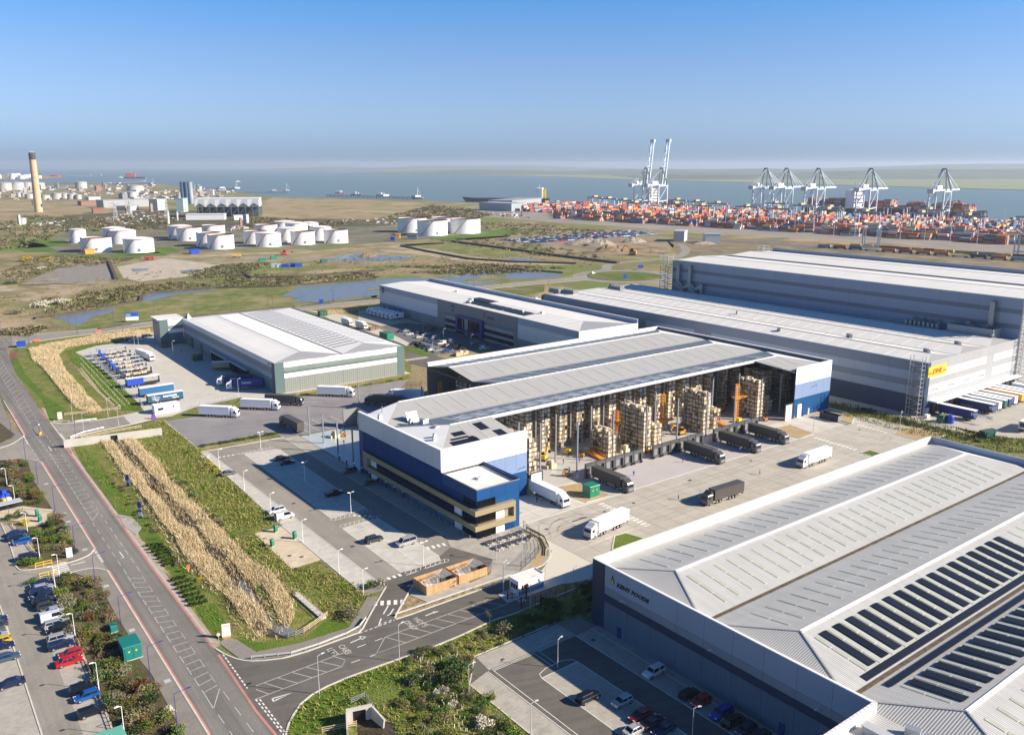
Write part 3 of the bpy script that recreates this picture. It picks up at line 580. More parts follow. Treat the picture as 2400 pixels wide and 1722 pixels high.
# bottom verge by the culvert
sheet('verge',[(-36.8,123.4),(-35.8,118.2),(-27.2,115.6),(0.6,118.2),(2.7,123.4),(-7.6,137.8),(-4.7,141.5),(-7.7,139.6),(-6.8,146.3),(9.2,159.1),(13.7,162.5),(16.8,166.7),(17.7,176.5),(9.6,169.9),(2.7,164.3),(-0.2,161.9),(-3.6,160.0),(-12.4,151.7),(-23.0,144.3),(-31.7,138.1),(-36.1,133.0),(-37.0,127.3)],.035,embank)
sheet('grass_verge',[(-36.9,126.7),(-35.6,132.3),(-31.2,137.6),(-22.7,143.7),(-19.7,139.7),(-19.9,132.9),(-26.8,133.6),(-27.6,129.1),(-30.9,125.2),(-35.9,122.6)],.05,lush)
sheet('culvert_pool',[(-26.6,128.8),(-23.3,128.5),(-19.4,126.1),(-18.5,123.4),(-18.0,118.2),(-24.2,118.2),(-25.2,124.3)],.06,mud)
# embankment left of the main road
soil_a=sheet('planting_bed',[(-166.8,259.4),(-151.9,257.6),(-140.1,239.7),(-123.1,217.5),(-122.7,218.0),(-127.4,217.1),(-133.7,219.8),(-139.7,225.4),(-141.2,222.2)],.06,soil)
sheet('planting_bed',[(-121.8,217.1),(-118.9,213.6),(-102.9,190.9),(-105.2,188.2),(-107.5,186.8),(-109.6,186.1),(-113.3,182.5),(-115.0,184.8),(-111.3,188.2),(-122.1,203.7),(-123.8,206.1),(-120.0,207.7)],.06,soil)
sheet('planting_bed',[(-101.2,179.6),(-99.7,180.7),(-92.0,176.9),(-84.2,165.7),(-75.4,154.0),(-69.5,145.2),(-65.6,140.8),(-59.2,131.7),(-53.1,123.4),(-47.8,115.4),(-58.9,115.4),(-64.8,123.8),(-99.1,171.6),(-102.6,177.9)],.06,soil)
sheet('planting_bed',[(-193.9,315.8),(-190.8,311.8),(-171.2,284.7),(-169.9,280.6),(-170.5,275.1),(-171.4,275.1)],.06,soil)
# ---------------------------------------------------------------- left car park
lp=sheet('car_park',[(-146.6,217.7),(-132.6,209.4),(-125.3,202.9),(-111.3,188.2),(-114.9,184.8),(-112.8,182.1),(-105.7,184.4),(-101.1,178.9),(-103.1,177.7),(-102.9,178.5),(-99.1,171.6),(-64.8,123.8),(-58.9,115.4),(-83.8,115.4)],.04,asphalt)
sheet('sandy_path',[(-137.3,216.2),(-136.0,218.9),(-133.9,220.8),(-127.0,218.9),(-122.3,218.0),(-123.2,214.5),(-119.8,208.5),(-123.7,206.5),(-128.0,210.2),(-131.9,211.0),(-133.8,210.2)],.07,pav_sand)
for q in([(-131.3,207.7),(-128.8,208.1),(-111.2,188.5),(-115.4,185.8)],[(-106.7,173.9),(-102.5,177.9),(-64.8,123.8),(-60.0,116.4),(-64.3,116.4),(-69.6,123.4),(-96.5,160.6)],[(-115.1,169.4),(-107.5,165.7),(-76.3,123.4),(-71.3,116.4),(-83.1,116.4)]):
 sheet('bay_paving',q,.055,pav_mid)
dashes('bay_line',[((-97.9,162.4),(-93.6,164.5))]+[(lerp((-105.3,172.1),(-69.5,123.4),(k+.5)/16),lerp((-100.3,174.2),(-64.8,123.8),(k+.2)/16))for k in range(16)],.12,.25,.35,.062,worn_p,lp)
dashes('bay_line',[(lerp((-106.6,164.3),(-76.3,123.4),(k+.5)/12),lerp((-114.4,162.4),(-82.7,122.3),(k+.7)/12))for k in range(12)],.12,.25,.35,.062,worn_p,lp)
for q in([(-128.8,207.9),(-111.1,188.2)],[(-103.8,179.6),(-64.8,123.8),(-61.9,118.4)],[(-132.3,209.2),(-125.2,199.8),(-115.2,185.6)],[(-107.6,165.9),(-76.3,123.4)]):
 stripe('kerb',q,.25,.14,kerb_m,z0=0)
 # ---------------------------------------------------------------- access road, forecourt, car park of the cut-away warehouse
acc=sheet('access_road',[(-57.0,149.3),(-54.3,147.2),(-50.8,145.2),(-47.7,144.8),(-41.5,146.2),(-32.1,153.6),(-29.9,155.3),(-29.4,160.6),(-28.3,169.6),(-27.5,174.7),(-27.7,173.8),(-28.7,176.5),(-25.1,181.1),(-19.0,185.4),FM(-8,-16),FM(-3.6,-27.5),FM(-8.6,-32),FM(-8.6,-34),FM(-16,-35),(-19.0,179.6),(-21.6,175.5),(-22.7,169.6),(-24.0,161.0),(-23.5,160.1),(-13.6,167.8),(0.0,178.1),(-0.4,177.8),(7.3,177.8),(9.6,169.9),(2.7,164.3),(-0.2,161.9),(-3.6,160.1),(-12.5,151.7),(-23.0,144.4),(-31.7,138.2),(-36.1,133.1),(-37.0,127.3),(-36.8,123.4),(-35.8,118.2),(-38.1,123.4),(-43.5,130.1)],.048,asphalt_d)
cpk=sheet('car_park',FM.many([(-36,-25),(-30,-25.5),(-18,-27),(-8.6,-34),(-3.6,-27.5),(0,-16),(0,90),(-5,91),(-32.4,92.7),(-36,20)]),.042,asphalt)
sheet('bay_paving',FM.many([(-35.4,-21.5),(-30.6,-21.1),(-30.6,91.5),(-32.4,92.2),(-35,20)]),.055,pav_light)
sheet('bay_paving',FM.many([(-23,17.8),(-12.5,18.1),(-11.2,79.5),(-12,81),(-22,83)]),.055,pav_light)
sheet('bay_paving',FM.many([(-23.6,10),(-13.2,10.5),(-12.6,-18),(-13.5,-20.3),(-24.1,-20.3)]),.055,pav_light)
sheet('bay_paving',FM.many([(-5.2,-9),(-.9,-9),(-.4,89.8),(-5.2,90.5)]),.055,pav_mid)
sheet('forecourt',FM.many([(-7.8,-16),(-5.2,-9),(0,-9),(0,-16.5),(13.3,-15.8),(13.4,-26.5),(10.3,-32),(7.5,-35),(2.5,-37.2),(-8,-36.2),(-17,-36.6),(-26.5,-36.2),(-28,-31),(-26.5,-28),(-14,-25.5),(-14.5,-34),(-8.4,-33.2),(-3.6,-27.5),(-7.7,-16)]),.09,pav_mid)
sheet('footway',FM.many([(-.9,-9),(0,-9),(0,62),(-.9,62)]),.10,pav_mid)
sheet('sandy_pad',FM.many([(-42.6,20.7),(-35,20.7),(-35.2,-3.4),(-43.2,-3.6)]),.07,pav_sand)
tag_l=[]
dl=[(FM(-35.1,y),FM(-30.8,y))for y in[k*2.5-20 for k in range(45)]]
dl+=[(FM(-22.8,y),FM(-12.6,y))for y in[k*2.5+20 for k in range(25)]]+[(FM(-23.7,y),FM(-13,y))for y in[k*2.5-18 for k in range(12)]]+[(FM(-5,y),FM(-1,y))for y in[k*2.5-7 for k in range(39)]]
dashes('bay_line',dl,.12,.3,.3,.062,white_p,cpk)
lines('bay_edge',[FM.many([(-30.4,-22),(-30.4,91.4)]),FM.many([(-23,17.8),(-22,83),(-12,81.2),(-11.2,79.5),(-12.5,18.1),(-23,17.8)]),FM.many([(-17.7,17.8),(-16.6,82)]),FM.many([(-23.6,10),(-13.2,10.5),(-12.6,-18),(-13.5,-20.3),(-24.1,-20.3),(-23.6,10)]),FM.many([(-18.4,10.2),(-18.6,-20.3)]),FM.many([(-5.2,-9),(-5.2,90.5),(0,90)]),FM.many([(-32.4,92.7),(-5,91)]),FM.many([(-24,-22.3),(-14,-21.6)])],.15,.064,white_p,cpk)
# rounded end hatching of the islands
for(ya,yb,s_)in((16.0,17.6,1),(10.6,12.2,1),(-22.0,-20.6,1),(82.8,84.2,1)):
 lines('end_hatch',[FM.many([(-23,ya),(-12.4,ya),(-11.8,(ya+yb)/2),(-12.4,yb),(-23,yb),(-23.7,(ya+yb)/2),(-23,ya)])]+[FM.many([(-22.6+k*1.3,ya),(-21.6+k*1.3,yb)])for k in range(8)],.14,.064,white_p,cpk)
for p,q,w in((FM(-17.5,16),FM(-13.5,12.2),1.1),(FM(-29.6,-21.2),FM(-24.4,-21.3),1.2),(FM(-29.8,84),FM(-24,83.6),.9),(FM(-12.8,-13),FM(-7.5,-13.8),1.6),(FM(-36,-29.3),FM(-30.4,-32.6),2.0)):
 dashes('crossing',[(p,q)],w,.75,.65,.066,white_p,cpk)
lines('bay_block',[FM.many([(-31.6,88),(-33.2,85)]),FM.many([(-33.4,90.5),(-33.6,86.5)])],.9,.066,white_p,cpk)
# kerbs
for q in(FM.many([(-35.6,-21.6),(-35.2,20),(-32.5,92.9),(-5,91.2)]),smooth([FM(-30.4,-22),(-28.7,176.5),(-27.7,173.8),(-27.6,174.7),(-28.3,169.6),(-29.4,160.6),(-29.9,155.3),(-32.1,153.6),(-41.5,146.2),(-47.7,144.8),(-50.8,145.2),(-54.3,147.2),(-56.7,149.2)],1),smooth([FM(-26.5,-27),(-21.7,175.7),(-22.7,169.6),(-24.1,161.0),(-23.5,160.0),(-13.6,167.8),(0.0,178.1)],1),smooth([(-36.3,120.9),(-36.8,123.4),(-37.0,127.3),(-36.1,133.1),(-31.7,138.2),(-23.0,144.4),(-12.5,151.7),(-3.6,160.1),(-0.2,161.9),(2.7,164.3),(9.6,169.9),(17.7,176.7)],1)):
 stripe('kerb',q,.3,.15,kerb_m,z0=0)
sheet('pavement',[(-56.0,153.6),(-56.7,151.1),(-50.9,145.6),(-47.8,145.2),(-41.7,146.7),(-32.3,154.1),(-30.2,155.7),(-29.8,160.6),(-28.6,169.6),(-31.0,169.7),(-32.7,157.0),(-40.9,151.3),(-48.6,148.0),(-53.6,152.4)],.10,pavement_m)
# access road markings
lines('hatch_outline',[[(-45.5,137.1),(-30.7,148.8),(-31.4,143.2),(-44.4,133.1)],[(-24.9,153.4),(-5.0,168.6)],[(-24.9,153.4),(-25.7,147.6),(-21.1,150.9),(-0.9,166.7)]],.17,.056,worn_p,acc)
lines('hatching',[[(-44.4,138.0),(-40.4,136.2)],[(-42.3,139.6),(-38.3,137.9)],[(-40.2,141.3),(-36.0,139.6)],[(-38.1,143.0),(-33.8,141.4)],[(-35.8,144.8),(-31.5,143.2)],[(-33.5,146.5),(-31.2,145.4)],[(-45.2,136.0),(-42.5,134.6)]]+[[lerp((-24.9,153.4),(-6.4,167.7),k/8),lerp((-20.6,151.4),(-1.9,165.9),k/8)]for k in range(9)],.15,.056,worn_p,acc)
dashes('lane_dash',[((-29.7,149.7),(-25.3,153.0)),((-29.9,144.4),(-25.8,147.2))],.18,1.8,2.0,.056,white_p,acc)
dashes('give_way',[((-30.2,154.8),(-26.8,157.5)),((-26.8,157.5),(-23.9,159.8)),((-26.8,158.1),(-24.0,160.4))],.22,.7,.45,.056,white_p,acc)
lines('lane_mark',[[(-26.8,157.5),(-26.7,160.6)],[(-26.5,162.4),(-26.0,165.8)],[(-31.3,151.3),(-29.5,153.0),(-29.3,152.4),(-28.7,153.5),(-30.0,153.6),(-29.6,153.1)],[(-17.8,161.6),(-16.1,163.1)],[(-16.2,162.7),(-15.2,163.5),(-16.4,163.3)],[(-24.7,164.6),(-25.1,162.4),(-25.6,161.7)]],.28,.056,white_p,acc)
lines('lane_triangle',[[(-41.6,133.3),(-38.6,134.9),(-40.8,132.9),(-41.1,132.5),(-41.6,133.3)]],.3,.056,white_p,acc)
ang=math.atan2((-15.2,163.5)[1]-(-17.8,161.6)[1],(-15.2,163.5)[0]-(-17.8,161.6)[0])
for txt,p,sz in(('CARS',(-33.6,150.2),1.75),('LEFT',(-35.5,149.0),1.75),("HGV'S",(-20.3,160.5),1.75),('ONLY',(-22.1,159.3),1.75)):
 text_mesh('lettering',txt,sz,worn_p,acc,(*p,.058),(0,0,ang-math.pi/2),depth=.002,bold=.02,sx=.9)
text_mesh('lettering','STOP',2.2,white_p,acc,(*(3.1,168.0),.058),(0,0,ang+math.pi/2),depth=.002,bold=.02)
# gatehouse island
mb=MB();mb.prism(FM.many([(-12.8,-42),(-13.3,-46.2),(2,-46.8),(4,-45),(2,-42.8),(-1,-41.6)]),0,.16);o=put('gatehouse_island',mb,[conc_b]);o['kind']='structure'
# ---------------------------------------------------------------- concrete service yard: slabs
yard=sheet('service_yard',FM.many([(13.4,-16),(13.4,-26.5),(10.3,-32.5),(7,-35.6),(2.5,-38.5),(-4,-42),(2,-47),(14,-51),(-3,-60),(128,-61.5),(128,-40),(176,-40),(176,3),(13.4,0)]),.03,joint_m)
sx,sy=5.6,5.2
mb=MB();mb.box(.05,sx-.05,.05,sy-.05,0,.045);slab=mb.mesh('slab',conc)
for i in range(29):
 for j in range(9):
  x,y=13.6+i*sx,-62+j*sy+.2
  if y>-16.2:continue
  if x<16 and y<-48:continue
  if x>126 and y<-41:continue
  link('slab',slab,yard,(*FM(x,y),.02),AX)
mb=MB();mb.box(.05,7.2,.05,5.0,0,.045);slab2=mb.mesh('slab',conc_b)
for i in range(3):
 for j in range(3):link('slab',slab2,yard,(*FM(14+i*7.3,-15.6+j*5.1),.021),AX)
for i in range(4):
 for j in range(3):link('slab',slab2,yard,(*FM(143+i*7.3,-15.8+j*5.2),.021),AX)
sheet('dock_apron',FM.many([(46.5,-15.4),(47,0),(133,0),(133,-15.4)]),.075,mat('dock_floor',(.47,.435,.425),.6,n=5,amt=.05,n2=.8,amt2=.03))
sheet('dock_apron',FM.many([(36.2,-2),(46.5,0),(29,0.2),(29,-2)]),.072,conc_b)
for q in(FM.many([(13.4,-15.8),(47,-15.6),(134,-15.6),(141,-16)]),FM.many([(162,-16.4),(176,-17.5)]),smooth(FM.many([(13.4,-15.8),(13.6,-26.8),(10.3,-32),(7.5,-35.2),(2.5,-37.6),(-8,-36.4)]),1)):
 stripe('kerb',q,.4,.12,kerb_m,z0=0)
for(x,y0,y1)in((40.3,-17.5,-36),(138.3,-18.5,-35),(164,-18.7,-30.5)):
 dashes('crossing',[(FM(x,y0),FM(x-.8,y1))],2.0,.75,.75,.078,white_p,yard)
tm=mat('tyre_mark',(.33,.305,.262),.9,n=.7,amt=.2)
segs=[]
for cx_,cy_,r_,a0,a1 in((26,-30,9,40,150),(26,-30,11.2,35,160),(27,-29,14,60,170),(24,-26,7,10,120),(24,-26,9.2,5,125),(20,-38,12,30,110),(20,-38,14.2,30,115),(152,-24,10,180,300),(152,-24,12.2,180,305),(60,-16,15,240,310),(60,-16,17.2,240,312)):
 segs.append([FM(cx_+r_*math.cos(rad(a0+(a1-a0)*k/12)),cy_+r_*math.sin(rad(a0+(a1-a0)*k/12)))for k in range(13)])
segs+=[FM.many([(20,y),(120,y+1.5)])for y in(-22.5,-24.6,-34.4,-36.4)]
lines('tyre_mark',segs,.32,.0765,tm,yard)
def gisland(pts,m=gravel_m):
 mb=MB();mb.prism(FM.many(pts),0,.12);o=put('gravel_island',mb,m);o['kind']='structure'
 stripe('kerb',FM.many(pts+[pts[0]]),.3,.17,kerb_m,z0=0)
gisland([(38.6,-.5),(45.8,-2.2),(46.6,-13.8),(45.8,-15),(37.6,-14.6),(37,-9.4)])
gisland([(144.5,-3.9),(141.8,-15.6),(133.4,-15.8),(134,-8),(138,-3.5)])
gisland([(158,-.3),(173,-.8),(174,-6),(171,-13),(164,-16.2),(163.5,-12),(162.6,-4)])
gisland([(163.7,-32),(173.4,-31.1),(178,-34),(178,-44),(163,-44)])
gisland([(22,-41),(28.3,-35.4),(31.7,-35.7),(33,-41)],lush)
gisland([(136,-36.7),(140.5,-37),(140.5,-41.2),(136,-41)],lush)
sheet('gravel_strip',FM.many([(11.2,-20),(13,-20),(13,-26.5),(10.2,-31.2),(7,-34.4),(2.4,-36.8),(-.5,-36.6),(4.5,-33.2),(9,-30),(11.3,-26)]),.11,gravel_m)
# landscape strip and road to the right of the hall
sheet('verge',FM.many([(177.5,40),(182,40),(190,-60),(178,-60),(176,-18)]),.05,embank)
sheet('estate_road',FM.many([(177,95),(184,95),(186,-20),(181,-20),(177.5,20)]),.04,asphalt)
sheet('dhl_yard',FD.many([(-6,-2),(90,0),(140,0),(140,-60),(20,-60),(-6,-24)]),.05,conc)
sheet('dhl_path',FD.many([(-9,110),(0,110),(0,-6),(-9,-24)]),.055,conc_b)
sheet('verge',FD.many([(-9,-20),(20,-62),(14,-70),(-26,-30),(-22,20),(-10,20)]),.045,embank)
# ---------------------------------------------------------------- staff car park of the ribbed-roof shed
kcp=sheet('car_park',FK.many([(-32.2,-3.2),(-26.3,3.6),(-6,3.8),(-1,2),(0,-2),(0,-62),(-32,-62)]),.045,asphalt_d)
sheet('bay_paving',FK.many([(-26.2,3.3),(-6,3.5),(-6.1,-1.7),(-26.8,-1.6)]),.06,pav_mid)
sheet('bay_paving',FK.many([(-32,-3.2),(-27.4,-1.8),(-27.2,-62),(-32,-62)]),.06,pav_mid)
sheet('bay_paving',FK.many([(-20.7,-9.4),(-12,-9.2),(-12,-62),(-20.8,-62)]),.06,pav_mid)
sheet('bay_paving',FK.many([(-6.4,-2.2),(0,-2),(0,-62),(-6.2,-62)]),.06,pav_mid)
sheet('footway',FK.many([(-6,3.8),(-1,2.5),(-.5,-2),(-6.1,-2)]),.062,pavement_m)
lines('edge_line',[FK.many([(-26.3,-1.9),(-6,-2)]),FK.many([(-26.2,-2.3),(-16.7,-2.4),(-16.7,-7.8)]),FK.many([(-15.6,-8),(-15.6,-2.3),(-6.2,-2.3),(-6.2,-62)]),FK.many([(-20.7,-62),(-20.7,-9.4),(-20.2,-8.2),(-18,-7.4),(-14,-7.4),(-12.4,-8.2),(-12,-9.4),(-12,-62)]),FK.many([(-20.7,-9.4),(-12,-9.3)]),FK.many([(-26.2,-2.3),(-26.2,-62)]),FK.many([(-27.2,-1.9),(-27,-62)]),FK.many([(-1.9,-2),(-1.9,-62)])],.14,.066,white_p,kcp)
dl=[(FK(x,3.2),FK(x,-1.6))for x in[-25+2.5*k for k in range(8)]]+[(FK(-31.9,y),FK(-27.4,y))for y in[-5-2.5*k for k in range(22)]]+[(FK(-20.6,y),FK(-12.1,y))for y in[-12-2.5*k for k in range(20)]]+[(FK(-6,y),FK(-2,y))for y in[-8-2.5*k for k in range(22)]]
dashes('bay_line',dl,.10,.22,.3,.066,mat('dotted_line',(.52,.47,.33),.8),kcp)
for q in(FK.many([(-32.2,-62),(-32.2,-3.2),(-26.3,3.7),(-6,4)]),):
 stripe('kerb',q,.25,.14,kerb_m,z0=0)
 # ---------------------------------------------------------------- buildings
def clad(parent,side,fixed,a0,a1,z0,z1,n,m,name='cladding_panel',t=.10,gap=.05):
 """row of n separate wall panels on the face x=fixed (W/E) or y=fixed (S/N), joints recessed"""
 w=(a1-a0)/n;mb=MB()
 if side=='W':mb.box(-t,.0,gap/2,w-gap/2,gap/2,z1-z0-gap/2)
 elif side=='E':mb.box(0,t,gap/2,w-gap/2,gap/2,z1-z0-gap/2)
 elif side=='S':mb.box(gap/2,w-gap/2,-t,0,gap/2,z1-z0-gap/2)
 else:mb.box(gap/2,w-gap/2,0,t,gap/2,z1-z0-gap/2)
 me=mb.mesh(name,m)
 for k in range(n):
  a=a0+k*w
  link(name,me,parent,(fixed,a,z0)if side in 'WE' else(a,fixed,z0))
def slope(parent,pts,m,t=.35,name='roof_slope'):
 """roof plane with thickness; pts ccw from above"""
 mb=MB();n=len(pts);lo=[(p[0],p[1],p[2]-t)for p in pts]
 mb.face(pts);mb.face(lo[::-1],1)
 for k in range(n):
  l=(k+1)%n;mb.face([lo[k],lo[l],pts[l],pts[k]],1)
 return put(name,mb,[m,lgrey],parent)
def on_slope(x,y,ya,za,yb,zb):return za+(zb-za)*(y-ya)/(yb-ya)
def strips_x(parent,xs,ya,za,yb,zb,f0,f1,w,m,name='rooflight',up=.07,seg=1):
 """strips running up a slope (ridge along x), between fractions f0..f1"""
 y0,y1=ya+(yb-ya)*f0,ya+(yb-ya)*f1;zA,zB=za+(zb-za)*f0,za+(zb-za)*f1
 mb=MB()
 for k in range(seg):
  a,b=k/seg,(k+1)/seg-(.03 if seg>1 else 0)
  p0,p1=(y0+(y1-y0)*a,zA+(zB-zA)*a),(y0+(y1-y0)*b,zA+(zB-zA)*b)
  lo,hi=(p0,p1)if p0[0]<p1[0]else(p1,p0)
  mb.hexa([(-w/2,lo[0],lo[1]-.02),(w/2,lo[0],lo[1]-.02),(w/2,hi[0],hi[1]-.02),(-w/2,hi[0],hi[1]-.02),(-w/2,lo[0],lo[1]+up),(w/2,lo[0],lo[1]+up),(w/2,hi[0],hi[1]+up),(-w/2,hi[0],hi[1]+up)])
 me=mb.mesh(name,m)
 for x in xs:link(name,me,parent,(x,0,0))
def strips_y(parent,ys,xa,za,xb,zb,f0,f1,w,m,name='rooflight',up=.07):
 x0,x1=xa+(xb-xa)*f0,xa+(xb-xa)*f1;zA,zB=za+(zb-za)*f0,za+(zb-za)*f1
 if x0>x1:x0,x1,zA,zB=x1,x0,zB,zA
 mb=MB();mb.hexa([(x0,-w/2,zA-.02),(x1,-w/2,zB-.02),(x1,w/2,zB-.02),(x0,w/2,zA-.02),(x0,-w/2,zA+up),(x1,-w/2,zB+up),(x1,w/2,zB+up),(x0,w/2,zA+up)])
 me=mb.mesh(name,m)
 for y in ys:link(name,me,parent,(0,y,0))
def array_mesh(nx,ny,pw,ph,dz,up=.12):
 """solar array: nx * ny panels in the x,y plane with slope dz per metre of y"""
 mb=MB()
 for i in range(nx):
  for j in range(ny):
   x0,x1,y0,y1=i*pw+.02,(i+1)*pw-.02,j*ph+.02,(j+1)*ph-.02
   mb.hexa([(x0,y0,y0*dz+.02),(x1,y0,y0*dz+.02),(x1,y1,y1*dz+.02),(x0,y1,y1*dz+.02),(x0,y0,y0*dz+up),(x1,y0,y0*dz+up),(x1,y1,y1*dz+up),(x0,y1,y1*dz+up)])
 return mb.mesh('solar_array',pv)
 # ======================= cut-away warehouse =======================
wh=thing('warehouse','long blue and white warehouse cut away to show the racking inside','warehouse',(*FM.o,0),AX)
HP,HR,HV=18.8,19.8,17.4
mb=MB()
mb.box(.1,.45,.1,45.2,0,HP-.05);put('wall_core',mb,dgrey,wh)
mb=MB();mb.box(.45,28.2,.1,.45,0,HP-.05);put('wall_core',mb,dgrey,wh)
mb=MB();mb.box(152.2,174.3,.1,.45,0,HP-.05);put('wall_core',mb,dgrey,wh)
mb=MB();mb.box(174.0,174.3,.45,88.9,0,HP-.05);put('wall_core',mb,mat('inner_wall_grey',(.10,.115,.14),.6,n=6,amt=.1),wh)
mb=MB();mb.box(51,174.0,88.6,88.9,0,HP-.05);put('wall_core',mb,mat('inner_wall_brown',(.30,.275,.25),.7,n=6,amt=.08),wh)
clad(wh,'W',.1,0,45.3,13.3,HP,12,silver)
clad(wh,'W',.1,0,42.6,8.4,13.3,11,dblue);clad(wh,'W',.1,42.6,45.3,0,13.3,1,blue)
clad(wh,'W',.1,0,42.6,0,8.4,11,dblue)
clad(wh,'S',.1,0,28.3,12.6,HP,8,white);clad(wh,'S',.1,13.2,28.3,7.2,12.6,4,pale_blue);clad(wh,'S',.1,13.2,28.3,0,7.2,5,blue)
clad(wh,'S',.1,152.2,174.4,12.6,HP,5,white);clad(wh,'S',.1,152.2,174.4,7.1,12.6,5,pale_blue);clad(wh,'S',.1,152.2,174.4,0,7.1,6,blue)
clad(wh,'E',174.3,0,88.9,0,HP,12,white);clad(wh,'N',88.9,51,174.3,0,HP,16,white)
# white inner linings and cappings of the parapets
mb=MB();mb.box(-.1,.75,-.1,45.4,HP-.06,HP+.06);put('parapet_capping',mb,white,wh)
mb=MB();mb.box(.75,28.3,-.1,.7,HP-.06,HP+.06);put('parapet_capping',mb,white,wh)
mb=MB();mb.box(152.2,174.5,-.1,.7,HP-.06,HP+.06);put('parapet_capping',mb,white,wh)
mb=MB();mb.box(173.7,174.5,.7,88.3,HP-.06,HP+.08);put('parapet_capping',mb,white,wh)
mb=MB();mb.box(51,174.5,88.3,89.1,HP-.05,HP+.06);put('parapet_capping',mb,white,wh)
mb=MB();mb.box(51.2,173.7,88.35,88.55,16.6,HP-.06);put('parapet_lining',mb,white,wh)
hipw=mat('white_hip_sheet',(.80,.80,.79),.45,n=8,amt=.03)
# bay 3 (front)
r3,v2,r2,v1,r1,vN=14.8,29.6,44.4,59.2,74.0,88.4
XE,hE,hW=173.7,160.0,12.6
slope(wh,[(.5,.5,HV),(26.4,.5,HV),(26.4,r3,HR),(hW,r3,HR)],roof_grey)
slope(wh,[(146.6,r3-.01,HR),(151.8,.5,HV),(XE,.5,HV),(hE,r3,HR)],roof_grey)
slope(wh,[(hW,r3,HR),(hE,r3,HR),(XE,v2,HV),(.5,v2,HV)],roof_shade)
slope(wh,[(.5,.5,HV),(hW,r3,HR),(.5,v2,HV)],hipw,name='roof_hip')
slope(wh,[(XE,.5,HV),(XE,v2,HV),(hE,r3,HR)],hipw,name='roof_hip')
slope(wh,[(.5,v2,HV),(XE,v2,HV),(hE,r2,HR),(13.2,r2,HR)],roof_grey)
slope(wh,[(.5,v2,HV),(13.2,r2,HR),(.5,r2,HV)],hipw,name='roof_hip')
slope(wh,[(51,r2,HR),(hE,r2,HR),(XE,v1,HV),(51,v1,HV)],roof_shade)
slope(wh,[(51,v1,HV),(XE,v1,HV),(hE,r1,HR),(51,r1,HR)],roof_grey)
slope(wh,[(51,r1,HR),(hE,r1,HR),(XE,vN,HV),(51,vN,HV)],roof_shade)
slope(wh,[(XE,v2,HV),(XE,v1,HV),(hE,r2,HR)],hipw,name='roof_hip')
slope(wh,[(XE,v1,HV),(XE,vN,HV),(hE,r1,HR)],hipw,name='roof_hip')
for p,q in(((hW,r3),(hE,r3)),((13.2,r2),(hE,r2)),((51,r1),(hE,r1))):
 mb=MB();mb.box(p[0],q[0],p[1]-.25,p[1]+.25,HR-.05,HR+.10);put('ridge_cap',mb,white,wh)
for y,x0 in((v2,.5),(v1,51)):
 mb=MB();mb.box(x0,XE,y-.35,y+.35,HV-.02,HV+.12);put('gutter',mb,dhl_w,wh)
mb=MB();mb.box(26.4,146.6,r3-.45,r3-.25,HR-.75,HR-.05);put('cut_edge',mb,lgrey,wh)
mb=MB();mb.box(50.8,51.0,r2,vN,HV-1.0,HV-.3)
mb.bar((50.95,r2,HR-.2),(50.95,v1,HV-.2),.2,.5);mb.bar((50.95,v1,HV-.2),(50.95,r1,HR-.2),.2,.5);mb.bar((50.95,r1,HR-.2),(50.95,vN,HV-.2),.2,.5);put('cut_edge',mb,black,wh)
mb=MB();mb.box(13.2,51,r2-.02,r2+.2,HR-.9,HR-.02);put('cut_edge',mb,lgrey,wh)
X1=[18+6.1*k for k in range(24)]
sk_grey=mat('pale_grey_rooflight',(.44,.44,.425),.4,rnd=.05)  # plain grey for the strips on the south slopes
strips_x(wh,X1,r3,HR,v2,HV,.18,.82,.95,skyl)
strips_x(wh,X1,v2,HV,r2,HR,.15,.85,.45,sk_grey)
strips_x(wh,[x for x in X1 if x>54],r2,HR,v1,HV,.18,.82,.95,skyl)
strips_x(wh,[x for x in X1 if x>54],v1,HV,r1,HR,.15,.85,.45,sk_grey)
strips_x(wh,[x for x in X1 if x>54],r1,HR,vN,HV,.18,.82,.95,skyl)
strips_x(wh,[14.5,18,22],.5,HV,r3,HR,.12,.9,.5,sk_grey)
strips_x(wh,[150.5,155,159.5],.5,HV,r3,HR,.3,.9,.5,skyl)
dzN=(HV-HR)/(v2-r3)
am=array_mesh(6,4,.62,1.5,dzN);am.materials[0]=mat('solar_silver',(.30,.34,.40),.2,rnd=.1)
for k in range(23):
 if k in(15,18,21):continue
 link('solar_array',am,wh,(X1[k]+1.0,r3+3.6,on_slope(0,r3+3.6,r3,HR,v2,HV)))
dzS=(HR-HV)/(r3-.5)
for(x,y,nx,ny)in((4.5,1.6,9,1),(6.2,3.2,9,2),(7.4,6.0,6,1),(9.6,7.8,4,2),(12.6,1.8,2,4),(18.6,8.2,3,4),(21.2,2.2,3,4)):
 link('solar_array',array_mesh(nx,ny,.95,1.1 if ny>1 else .9,dzS),wh,(x,y,on_slope(0,y,.5,HV,r3,HR)))
